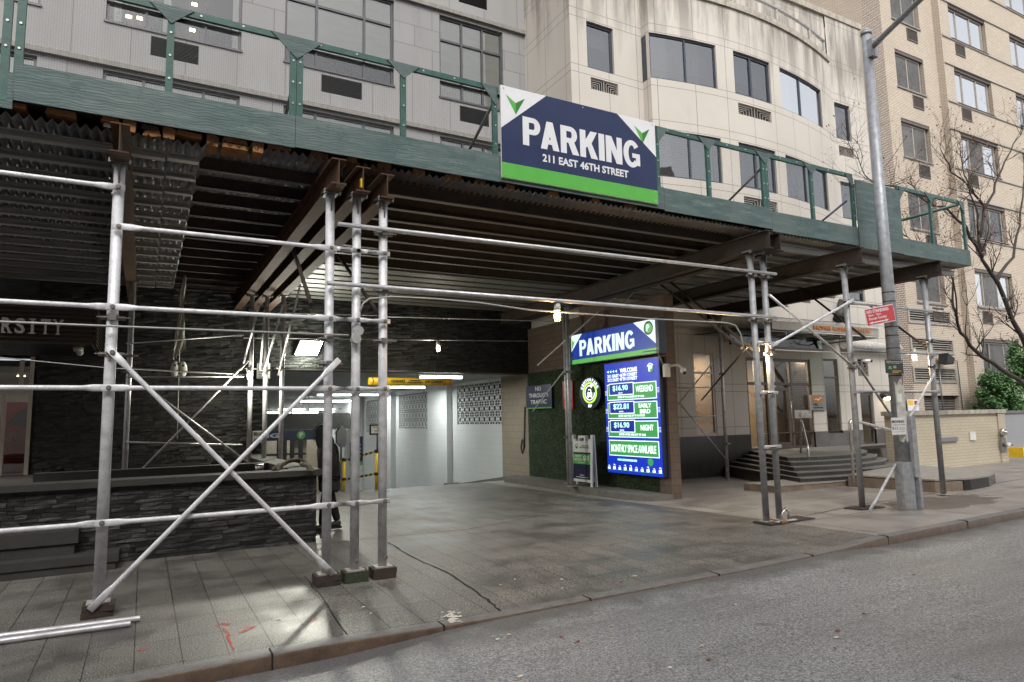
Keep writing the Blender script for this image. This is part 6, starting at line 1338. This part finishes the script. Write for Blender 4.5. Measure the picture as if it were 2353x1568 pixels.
g = MB(); g.prism([(11.15, 7.62, walkz(11, 7.7)+.004), (11.75, 7.58, walkz(11, 7.7)+.004), (11.8, 7.92, walkz(11, 7.7)+.004), (11.1, 7.95, walkz(11, 7.7)+.004)], (0, 0, .02)); tag(g.build('sole_board', M['sole_wood']), 'splintered brown board under the post left of the lamp', 'board')
# ================================================================ THE OTHER SIDE OF THE STREET
OB = thing('opposite_building', (10, -9, 0), 'plain unseen masonry block added across the street to shade the shed', 'building')  # out of view; added and sized for shed shade and window reflections
YO = -9.0
def fo(u, d): return (u, YO-d)
oh = [(x, x+2.2, z, z+1.7) for x in [-34+6.2*i for i in range(9)] for z in (5.2, 8.6, 12.0, 15.2)]
g = MB(); wall(g, (-40, 23), (-.2, 18), oh, fo, .2); g.face([(-40, YO, 18), (23, YO, 18), (23, YO-12, 18), (-40, YO-12, 18)]); g.face([(23, YO, -.2), (23, YO-12, -.2), (23, YO-12, 18), (23, YO, 18)]); g.build('wall', M['tan_brick'], OB)
for (a, b, c, d) in oh: g = MB(); g.face([(a, YO-.18, c), (b, YO-.18, c), (b, YO-.18, d), (a, YO-.18, d)]); g.build('window', M['window_grey'], OB)
# ================================================================ LAMPS
def bulb(loc, mname, label, power, col_=(1, .85, .6), cat='lamp'):
    x, y, z = loc; t = thing('cage_lamp', loc, label, cat, 'caged work lamps under the shed')
    g = MB(); g.tube((x, y, z+.06), (x, y, z+.16), .05, .042, 12); g.build('socket', M['plastic_white'], t)
    g = MB(); g.ball((x, y, z-.01), .038, .055); g.build('bulb', M[mname], t); g = MB()
    for k in range(5):
        a = 2*math.pi*k/5; c, s = math.cos(a), math.sin(a); g.path([(x+.05*c, y+.05*s, z+.06), (x+.056*c, y+.056*s, z-.02), (x+.03*c, y+.03*s, z-.09)], .004, 4)
    for zz, rr in ((.03, .052), (-.03, .054)): g.path([(x+rr*math.cos(2*math.pi*k/10), y+rr*math.sin(2*math.pi*k/10), z+zz) for k in range(11)], .003, 4)
    g.build('wire_cage', M['clamp_steel'], t)
    if power:
        l = bpy.data.lights.new('light', 'POINT'); l.energy = power; l.color = col_; l.shadow_soft_size = .05; lo = bpy.data.objects.new('light', l); col.objects.link(lo); lo.parent = t; lo.location = (0, -.0, -.13)
    return t
p = oY(573, 862, 14.5); bulb(p, 'lamp_bulb', 'white hot round bulb glowing in front of the lit slate wall', 45, (1, .95, .8))
p = oY(1007, 800, 15.3); bulb(p, 'lamp_bulb', 'caged bulb hanging on a wire over the garage opening', 14, (1, .9, .7))
g = MB(); g.path([(p.x, 15.3, p.z+.15), (p.x, 15.3, p.z+.25)], .006, 5); g.build('hanger', M['cable_dark'], S)
p = oY(1281, 724, 7.72); bulb(p, 'lamp_amber', 'amber caged lamp clamped to the long guard pipe', 18, (1, .6, .25))
p = oY(1738, 803, 7.9); bulb(p, 'lamp_amber', 'caged lamp glowing between the paired grey posts', 22, (1, .75, .4))
p = oY(2101, 819, 8.1); bulb(p, 'lamp_amber', 'pale caged lamp beside the last grey post', 16, (1, .8, .5))
# flood light on the lintel
fl = thing('flood_light', (3.5, 16.9, 3.6), 'dazzling white flood light fixed on the slate lintel', 'lamp')
a = V3(3.5, 16.78, 3.62); rr = V3(.26, 0, 0); uu = V3(.05, -.09, .16); nn_ = rr.cross(uu).normalized()
if nn_.y > 0: nn_ = -nn_
g = MB(); g.obox(a-nn_*.05, rr*1.08, uu*1.08, nn_*.035); g.box(3.45, 3.55, 16.85, 17.0, 3.5, 3.7); g.build('housing', M['frame_dark'], fl)
g = MB(); g.face([a-rr-uu, a+rr-uu, a+rr+uu, a-rr+uu]); g.build('lens', M['lamp_white'], fl)
l = bpy.data.lights.new('light', 'SPOT'); l.energy = 165; l.color = (.98, 1, .86); l.spot_size = math.radians(150); l.spot_blend = .6; l.shadow_soft_size = .12
lo = bpy.data.objects.new('light', l); col.objects.link(lo); lo.parent = fl; lo.location = a+nn_*.03-Vector((3.5, 16.9, 3.6))
lo.rotation_mode = 'QUATERNION'; lo.rotation_quaternion = V3(-.12, -1, -.48).normalized().to_track_quat('-Z', 'Y')
l = bpy.data.lights.new('light', 'POINT'); l.energy = 60; l.color = (.95, 1, .82); l.shadow_soft_size = .15; lo = bpy.data.objects.new('light', l); col.objects.link(lo); lo.parent = fl; lo.location = (0, -.42, -.05)  # added point light, imitates lens spill on the slate around the lamp
# fluorescent tubes in the garage
tub = [((965, 865), (1060, 871), 17.9), ((872, 890), (975, 892), 23.2), ((730, 907), (888, 909), 29.5), ((690, 921), (810, 924), 36), ((640, 941), (700, 942), 41), ((712, 941), (770, 942), 41), ((612, 948), (666, 949), 43), ((672, 948), (730, 949), 43)]
names = ('nearest tube light under the lintel right of the yellow bar', 'second tube light back behind the yellow clearance bar', 'third tube light back, behind the three posts', 'fourth tube light deep in the garage', 'left one of the paired tubes far back on the ramp ceiling', 'right one of the paired tubes far back on the ramp ceiling', 'leftmost of the two deepest garage tubes', 'right one of the two deepest garage tubes')
for (p, q, Y), lab in zip(tub, names):
    a = oY(*p, Y); b = oY(*q, Y); zc = (a.z+b.z)/2; t = thing('tube_light', ((a.x+b.x)/2, Y, zc), lab, 'tube light', 'tube lights on the garage ceiling')
    g = MB(); g.tube((a.x, Y, zc), (b.x, Y, zc), .028 if Y < 30 else .045, n=10); g.build('tube', M['tube_light'], t); g = MB(); g.box(a.x-.05, b.x+.05, Y-.08, Y+.08, zc+.06, zc+.10); g.box(a.x-.06, a.x-.02, Y-.03, Y+.03, zc-.03, zc+.06); g.box(b.x+.02, b.x+.06, Y-.03, Y+.03, zc-.03, zc+.06); g.build('fitting', M['white_paint'], t)
    l = bpy.data.lights.new('light', 'AREA'); l.shape = 'RECTANGLE'; l.size = b.x-a.x; l.size_y = .1; l.energy = (32, 46, 50, 38, 15, 15, 9, 9)[names.index(lab)]; l.color = (.95, 1, .98)
    lo = bpy.data.objects.new('light', l); col.objects.link(lo); lo.parent = t; lo.location = (0, 0, -.06)
# clearance bar
cb_ = thing('clearance_bar', (6.1, 16.8, 2.8), 'yellow hanging tube bar marked LOW CLEARANCE with red end bands', 'bar')
a = oY(848, 876, 16.8); b = oY(1036, 878.5, 16.8); zc = (a.z+b.z)/2; g = MB(); g.tube((a.x, 16.8, zc), (b.x, 16.8, zc), .098, n=24); g.build('tube', M['yellow_paint'], cb_)
g = MB()
for x in (a.x+.07, b.x-.07, b.x-.22): g.tube((x, 16.8, zc), (x+.02, 16.8, zc), .1, n=24)
g.build('red_band', M['sign_red'], cb_); fr = YFr(a.x, 16.694, zc); g = MB(); L_ = b.x-a.x
fr.text(g, 'LOW', L_*.10, L_*.19, -.035, .035, 0, .03, .012); fr.text(g, 'CLEARANCE', L_*.245, L_*.41, -.035, .035, 0, .03, .012); fr.text(g, 'PASSENGER', L_*.46, L_*.60, .008, .04, 0, .03, .012); fr.text(g, 'VEHICLES ONLY', L_*.435, L_*.625, -.042, -.01, 0, .03, .012); fr.text(g, 'LOW CLEARANCE', L_*.655, L_*.88, -.035, .035, 0, .03, .012); g.build('lettering', M['ink'], cb_)
g = MB(); g.path([(a.x+.4, 16.8, zc+.09), (a.x+.4, 17.05, 3.2)], .008, 5); g.path([(b.x-.4, 16.8, zc+.09), (b.x-.4, 17.05, 3.2)], .008, 5); g.build('chain', M['clamp_steel'], cb_)
# signs on the slate pilaster
def board(name, p, q, Y, mt, lab, lines, wdt=None):
    a = oY(p[0], q[1], Y); b = oY(q[0], p[1], Y); t = thing(name, ((a.x+b.x)/2, Y, a.z), lab, 'sign'); g = MB(); g.box(a.x, b.x, Y, Y+.015, a.z, b.z); g.build('plate', M[mt], t); w_, h_ = b.x-a.x, b.z-a.z; fr = YFr(a.x, Y, a.z); g = MB(); n = len(lines)
    for i, s in enumerate(lines): fr.text(g, s, w_*.1, w_*.9, h_*(1-(i+.82)/n), h_*(1-(i+.22)/n), .001, .02, .002)
    g.build('lettering', M['ink'], t); return t
board('tank_sign', (590, 835), (621, 870), 14.98+1.95, 'paper', 'white tank sign behind the scaffold posts on the slate', ['DESIGN SIZE', '20,000 GAL', 'WORKING CAPACITY', '19,000 GAL', 'TANK # 2-149029', 'FUEL GRADE # 2'])
t = board('access_sign', (580, 990), (604, 1018), 16.93, 'paper', 'cream wheelchair access sign on the slate pilaster', ['WHEEL CHAIR', 'ACCESS', ' i '] if False else ['WHEEL CHAIR', 'ACCESS'])
# stanchions with striped belts
def stan(x, y, zt, lab, h):
    z = zt; t = thing('belt_stanchion', (x, y, z), lab, 'stanchion', 'yellow belt stanchions in the garage'); g = MB(); g.tube((x, y, z), (x, y, z+h), .045, n=14); g.tube((x, y, z), (x, y, z+.03), .18, n=20); g.build('pole', M['yellow_paint'], t)
    g = MB(); g.tube((x, y, z+h), (x, y, z+h+.08), .055, n=14); g.tube((x, y, z+h*.46), (x, y, z+h*.46+.08), .056, n=14); g.build('belt_head', M['black_paint'], t); return t
def stripe(a, b, lab, z=.055):
    a = Vector(a); b = Vector(b); d = b-a; L = d.length; d.normalize(); n = max(6, int(L/.10)); g = MB(); g2 = MB(); up = V3(0, 0, z/2); sd = d.cross(V3(0, 0, 1)).normalized()*.003
    g.obox((a+b)/2, d*(L/2), sd, up)
    for i in range(0, n, 2):
        q = a+(b-a)*(i+.5)/n; g2.obox(q, d*(L/n/2)*.999, sd*1.6, up*1.01)
    o = g.build('barrier_belt', M['yellow_paint']); tag(o, lab, 'belt', 'striped belts between the yellow stanchions')
    me = g2.build('black_stripe', M['black_paint'], o); return o
s1 = oY(865, 1137, 17.6); s2 = oY(790, 1143, 19.0); stan(s1.x, 17.6, s1.z, 'tall yellow stanchion carrying the framed notice, right one of two', 1.10); stan(s2.x, 19.0, s2.z, 'yellow stanchion beside the cone, left one of two', 1.0)
def bq(z1, z2, lab): stripe((s1.x, 17.6, s1.z+z1), (s2.x, 19.0, s2.z+z2), lab)
bq(1.14, 1.0, 'upper black and yellow belt strung between the stanchions'); bq(.55, .48, 'lower black and yellow belt strung between the stanchions')
e1 = oY(752, 1085, 19.6); stripe((s2.x, 19.0, s2.z+1.0), (e1.x, 19.8, s2.z+.85), 'upper belt running on left behind the person'); stripe((s2.x, 19.0, s2.z+.48), (e1.x, 19.8, s2.z+.25), 'lower belt sagging left behind the cone')
nf = thing('framed_notice', (s1.x, 17.55, s1.z+1.4), 'black framed pedestrian notice standing on top of the stanchion', 'sign')
a = oY(849, 1000, 17.55); b = oY(886, 975, 17.55); g = MB(); g.box(a.x, b.x, 17.53, 17.56, a.z, b.z); g.path([(s1.x, 17.55, s1.z+1.15), (s1.x, 17.55, a.z)], .02, 8); g.build('frame', M['black_paint'], nf); g = MB(); g.box(a.x+.04, b.x-.04, 17.522, 17.53, a.z+.04, b.z-.04); g.build('sheet', M['paper'], nf)
fr = YFr(a.x, 17.522, a.z); w_, h_ = b.x-a.x, b.z-a.z; g = MB(); fr.text(g, 'PEDESTRIANS', w_*.2, w_*.8, h_*.68, h_*.78, .001, .02, .002); fr.text(g, '&', w_*.45, w_*.55, h_*.5, h_*.6, .001, .02, .002); fr.text(g, 'VEHICLES', w_*.28, w_*.72, h_*.32, h_*.42, .001, .02, .002); g.build('lettering', M['ink'], nf)
cn_ = thing('traffic_cone', oY(766, 1130, 19.6), 'orange traffic cone standing behind the hooded person', 'cone'); p = oY(765, 1133, 19.6); g = MB(); g.tube((p.x, 19.6, p.z+.03), (p.x, 19.6, p.z+.72), .15, .03, 16); g.build('cone_body', M['orange_cone'], cn_); g = MB(); g.box(p.x-.2, p.x+.2, 19.4, 19.8, p.z, p.z+.03); g.build('base', M['black_paint'], cn_)
g = MB(); g.tube((p.x, 19.6, p.z+.35), (p.x, 19.6, p.z+.48), .088, .064, 16); g.build('collar', M['white_vinyl'], cn_)
sb = thing('small_board', oY(752, 1130, 19.3), 'narrow white folding floor board leaning beside the orange cone', 'sign board'); p = oY(752, 1133, 19.3); g = MB(); g.prism([(p.x-.15, 19.3, p.z), (p.x+.18, 19.3, p.z), (p.x+.34, 19.42, p.z+1.0), (p.x+.06, 19.42, p.z+1.0)], (0, .03, 0)); g.build('panel', M['white_vinyl'], sb); g = MB(); g.prism([(p.x-.04, 19.293, p.z+.15), (p.x+.16, 19.293, p.z+.15), (p.x+.21, 19.335, p.z+.5), (p.x+.04, 19.335, p.z+.5)], (0, .002, 0)); g.build('navy_field', M['navy'], sb); g = MB(); g.prism([(p.x+.06, 19.34, p.z+.58), (p.x+.22, 19.34, p.z+.58), (p.x+.26, 19.37, p.z+.78), (p.x+.1, 19.37, p.z+.78)], (0, .002, 0)); g.build('green_field', M['sign_green'], sb)
bp_ = thing('blue_poster', oX(815, 1030, 9.75), 'blue notice with white writing on the garage side wall', 'sign')
a = oY(804, 1071, 21.0); b = oY(834, 1003, 21.0); g = MB(); g.box(a.x, b.x, 21.0, 21.03, a.z, b.z); g.path([((a.x+b.x)/2, 21.04, a.z+.1), ((a.x+b.x)/2, 21.04, walkz(5, 21))], .03, 8); g.build('board', M['navy_banner'], bp_); fr = YFr(a.x, 21.0, a.z); w_, h_ = b.x-a.x, b.z-a.z; g = MB()
for i, s in enumerate(('Parking', 'in this', 'Garage', 'Only')): fr.text(g, s, w_*.2, w_*.85, h_*(.68-.13*i), h_*(.76-.13*i), .001, .02, .002)
fr.poly(g, [(0, h_*.8), (w_*.2, h_), (0, h_)], .001, .002); g.build('lettering', M['white_vinyl'], bp_); g = MB(); fr.rect(g, 0, w_, 0, h_*.14, .001, .002); g.build('green_band', M['sign_green'], bp_)
mm_ = thing('wall_cabinet', oY(786, 1000, 22), 'grey rounded metal cabinet on the garage wall behind the person', 'cabinet'); a = oY(774, 1028, 22); b = oY(797, 979, 22); g = MB(); g.prism([(a.x, 22, a.z+.15), (a.x+.12, 22, a.z), (b.x-.05, 22, a.z-.02), (b.x, 22, a.z+.1), (b.x, 22, b.z-.15), (b.x-.12, 22, b.z), (a.x+.12, 22, b.z-.02), (a.x, 22, b.z-.2)], (0, .2, 0)); g.build('door', M['metal_grey'], mm_); g = MB(); g.box((a.x+b.x)/2-.03, (a.x+b.x)/2+.03, 22.05, 22.12, walkz(5, 22), a.z); g.build('stand', M['metal_grey'], mm_)
# wall lamp by the side door
wl = thing('wall_lamp', oY(2035, 914, 14.4), 'oval bulkhead wall lamp glowing beside the side door', 'lamp'); p = oY(2035, 912, 14.4); g = MB(); g.ball((p.x, 14.42, p.z+.03), .22, .14, 14, 8); g.build('hood', M['frame_dark'], wl); g = MB(); g.ball((p.x, 14.36, p.z-.03), .17, .09, 14, 8); g.build('lens', M['lamp_warm_soft'], wl)
g = MB(); p = oY(1503+1, 815, 9.6); c = oX(1205, 990, 10.1)
P = [oX(1206, 935, 9.95), oX(1204, 1030, 9.95), oX(1200, 1042, 9.95), oX(1197, 1028, 9.95), oX(1200, 1010, 9.95), oX(1205, 1028, 9.95)]; g.path(P, .02, 6); tag(g.build('hanging_cable', M['cable_dark']), 'looped dark cable hanging on the pale brick garage pier', 'cable')
g = MB(); c = oZ(1500, 1, 6)
for (x, y) in ((1098, 1130-8),): 
    p = oX(x, y, 9.2); g.box(9.0, 9.5, 20.6, 21.4, walkz(5, 21), walkz(5, 21)+.12)
tag(g.build('sandbag', M['timber_dark']), 'dark flat sandbag lying near the garage wall kerb', 'bag')
# ================================================================ PERSON
def skin(name, nodes, edges, mats, parent, sub=1, root=0):
    me = bpy.data.meshes.new('tmp'); me.from_pydata([n[0] for n in nodes], edges, []); o = bpy.data.objects.new('tmp', me); col.objects.link(o)
    o.modifiers.new('s', 'SKIN'); me.skin_vertices[0]
    for i, n in enumerate(nodes):
        r = n[1]; me.skin_vertices[0].data[i].radius = r if isinstance(r, tuple) else (r, r)
    me.skin_vertices[0].data[root].use_root = True
    ss = o.modifiers.new('u', 'SUBSURF'); ss.levels = sub; ss.render_levels = sub
    dg = bpy.context.evaluated_depsgraph_get(); m2 = bpy.data.meshes.new_from_object(o.evaluated_get(dg)); vs = [v.co.copy() for v in m2.vertices]; fs = [tuple(p.vertices) for p in m2.polygons]
    bpy.data.objects.remove(o); bpy.data.meshes.remove(m2); g = MB(); g.add(vs, fs, True); return g.build(name, mats, parent)
ft_ = oZ(741, 1222, 0); PX, PY = 2.76, ft_.y
pe = thing('person', (PX, PY, 0), 'person in a long dark hooded coat walking behind the first clustered post', 'person')
def W(a, b, c): return V3(PX+a, PY+b, c)
# body: pelvis, spine, neck, head; walking, head bowed towards the left
bn_ = [(W(0, 0, .90), (.14, .11)), (W(-.01, 0, 1.10), (.13, .10)), (W(-.02, 0, 1.30), (.16, .11)), (W(-.05, 0, 1.44), (.10, .08)), (W(-.09, 0, 1.50), .055), (W(-.14, 0, 1.60), (.085, .075)), (W(-.16, 0, 1.70), (.075, .07)),
       (W(0, -.09, .86), .085), (W(-.10, -.10, .48), .055), (W(-.13, -.10, .10), .038), (W(-.27, -.10, .05), .035),
       (W(0, .09, .86), .085), (W(.08, .10, .47), .055), (W(.18, .10, .13), .038), (W(.08, .10, .06), .035),
       (W(-.03, -.19, 1.38), .055), (W(.0, -.25, 1.12), .042), (W(-.16, -.20, .98), .032), (W(-.22, -.18, .95), .028),
       (W(-.03, .19, 1.38), .055), (W(.04, .25, 1.12), .042), (W(-.10, .22, .96), .032), (W(-.17, .2, .93), .028)]
ed = [(0, 1), (1, 2), (2, 3), (3, 4), (4, 5), (5, 6), (0, 7), (7, 8), (8, 9), (9, 10), (0, 11), (11, 12), (12, 13), (13, 14), (3, 15), (15, 16), (16, 17), (17, 18), (3, 19), (19, 20), (20, 21), (21, 22)]
for hand, s in ((18, -1), (22, 1)):
    hx = bn_[hand][0]
    for k in range(4):
        i = len(bn_); bn_.append((hx+V3(-.05, -.022+.015*k, -.012), .010)); bn_.append((hx+V3(-.085+.004*abs(k-1), -.024+.016*k, -.035), .009)); bn_.append((hx+V3(-.085, -.024+.016*k, -.062), .008)); ed += [(hand, i), (i, i+1), (i+1, i+2)]
    i = len(bn_); bn_.append((hx+V3(-.03, -.035, .0), .011)); bn_.append((hx+V3(-.06, -.045, -.02), .009)); ed += [(hand, i), (i, i+1)]
bn_ += [(W(-.235, 0, 1.615), .016), (W(-.225, 0, 1.57), .02)]; ed += [(5, len(bn_)-2), (5, len(bn_)-1)]
skin('body', bn_, ed, M['skin'], pe)
ct = [(W(.01, 0, .62), (.20, .22)), (W(.01, 0, .90), (.19, .20)), (W(-.01, 0, 1.15), (.17, .19)), (W(-.02, 0, 1.36), (.19, .15)), (W(-.05, 0, 1.50), (.15, .15)),
      (W(-.03, -.20, 1.38), .085), (W(.01, -.26, 1.12), .072), (W(-.13, -.21, 1.0), .055), (W(-.03, .20, 1.38), .085), (W(.05, .26, 1.12), .072), (W(-.07, .23, .98), .055)]
skin('coat', ct, [(0, 1), (1, 2), (2, 3), (3, 4), (3, 5), (5, 6), (6, 7), (3, 8), (8, 9), (9, 10)], M['coat_dark'], pe, 2, 1)
hd = [(W(-.04, 0, 1.36), (.17, .17)), (W(-.07, 0, 1.47), (.17, .16)), (W(-.11, 0, 1.59), (.165, .15)), (W(-.11, 0, 1.69), (.15, .14)), (W(-.08, 0, 1.77), (.08, .08))]
skin('hood', hd, [(0, 1), (1, 2), (2, 3), (3, 4)], M['coat_dark'], pe, 2)
g = MB(); q = [W(-.235, -.06, 1.56), W(-.262, -.07, 1.66), W(-.22, -.075, 1.76), W(-.12, -.08, 1.815)]; g.path(q, .012, 6); g.path([W(-.24, .04, 1.5), W(-.262, .07, 1.66), W(-.2, .07, 1.77)], .010, 6); g.build('hood_trim', M['coat_lining'], pe)
tr_ = [(W(0, 0, .88), (.15, .13)), (W(0, -.09, .82), .10), (W(-.10, -.10, .48), .078), (W(-.13, -.10, .10), .062), (W(0, .09, .82), .10), (W(.08, .10, .47), .078), (W(.18, .10, .13), .062)]
skin('trousers', tr_, [(0, 1), (1, 2), (2, 3), (0, 4), (4, 5), (5, 6)], M['trousers_dark'], pe, 2)
for (x, y, z) in ((-.16, -.10, .045), (.14, .10, .06)):
    g = MB(); g.prism([(PX+x-.17, PY+y-.04, z-.04), (PX+x+.10, PY+y-.045, z-.04), (PX+x+.10, PY+y+.045, z-.04), (PX+x-.17, PY+y+.04, z-.04)], (0, 0, .035)); g.path([W(x+.08, y, z+.03), W(x-.03, y, z+.035), W(x-.14, y, z+.01)], [.055, .055, .035], 10); g.build('shoe', M['black_paint'], pe)
# ================================================================ LIGHT
w = bpy.data.worlds.new('World'); sc.world = w; w.use_nodes = True; nt_ = w.node_tree; bg = nt_.nodes['Background']
sky = nt_.nodes.new('ShaderNodeTexSky'); sky.sky_type = 'NISHITA'; sky.sun_disc = False; EL, AZ = math.radians(48), math.radians(200)
sky.sun_elevation = EL; sky.sun_rotation = AZ; sky.air_density = 1.0; sky.dust_density = 3.0
hs = nt_.nodes.new('ShaderNodeHueSaturation'); hs.inputs['Saturation'].default_value = .22; nt_.links.new(sky.outputs[0], hs.inputs['Color'])
mxw = nt_.nodes.new('ShaderNodeMixRGB'); mxw.blend_type = 'MULTIPLY'; mxw.inputs[0].default_value = 1; mxw.inputs[2].default_value = (1.0, .985, .96, 1); nt_.links.new(hs.outputs[0], mxw.inputs[1])
nt_.links.new(mxw.outputs[0], bg.inputs[0]); bg.inputs[1].default_value = .12
sl = bpy.data.lights.new('sun', 'SUN'); sl.energy = .7; sl.angle = math.radians(25); sl.color = (1, .97, .93); so = bpy.data.objects.new('sun', sl); col.objects.link(so)
dv = V3(math.sin(AZ)*math.cos(EL), math.cos(AZ)*math.cos(EL), math.sin(EL)); so.rotation_mode = 'QUATERNION'; so.rotation_quaternion = (-dv).to_track_quat('-Z', 'Y')
vs = sc.view_settings; vs.view_transform = 'Standard'; vs.look = 'None'; vs.gamma = 1; vs.use_curve_mapping = False; vs.exposure = 1.2
sc.render.engine = 'CYCLES'; cy_ = sc.cycles; cy_.use_denoising = True; cy_.max_bounces = 8; cy_.transparent_max_bounces = 12; cy_.diffuse_bounces = 3; cy_.glossy_bounces = 3; cy_.sample_clamp_indirect = 4; cy_.caustics_reflective = False; cy_.caustics_refractive = False
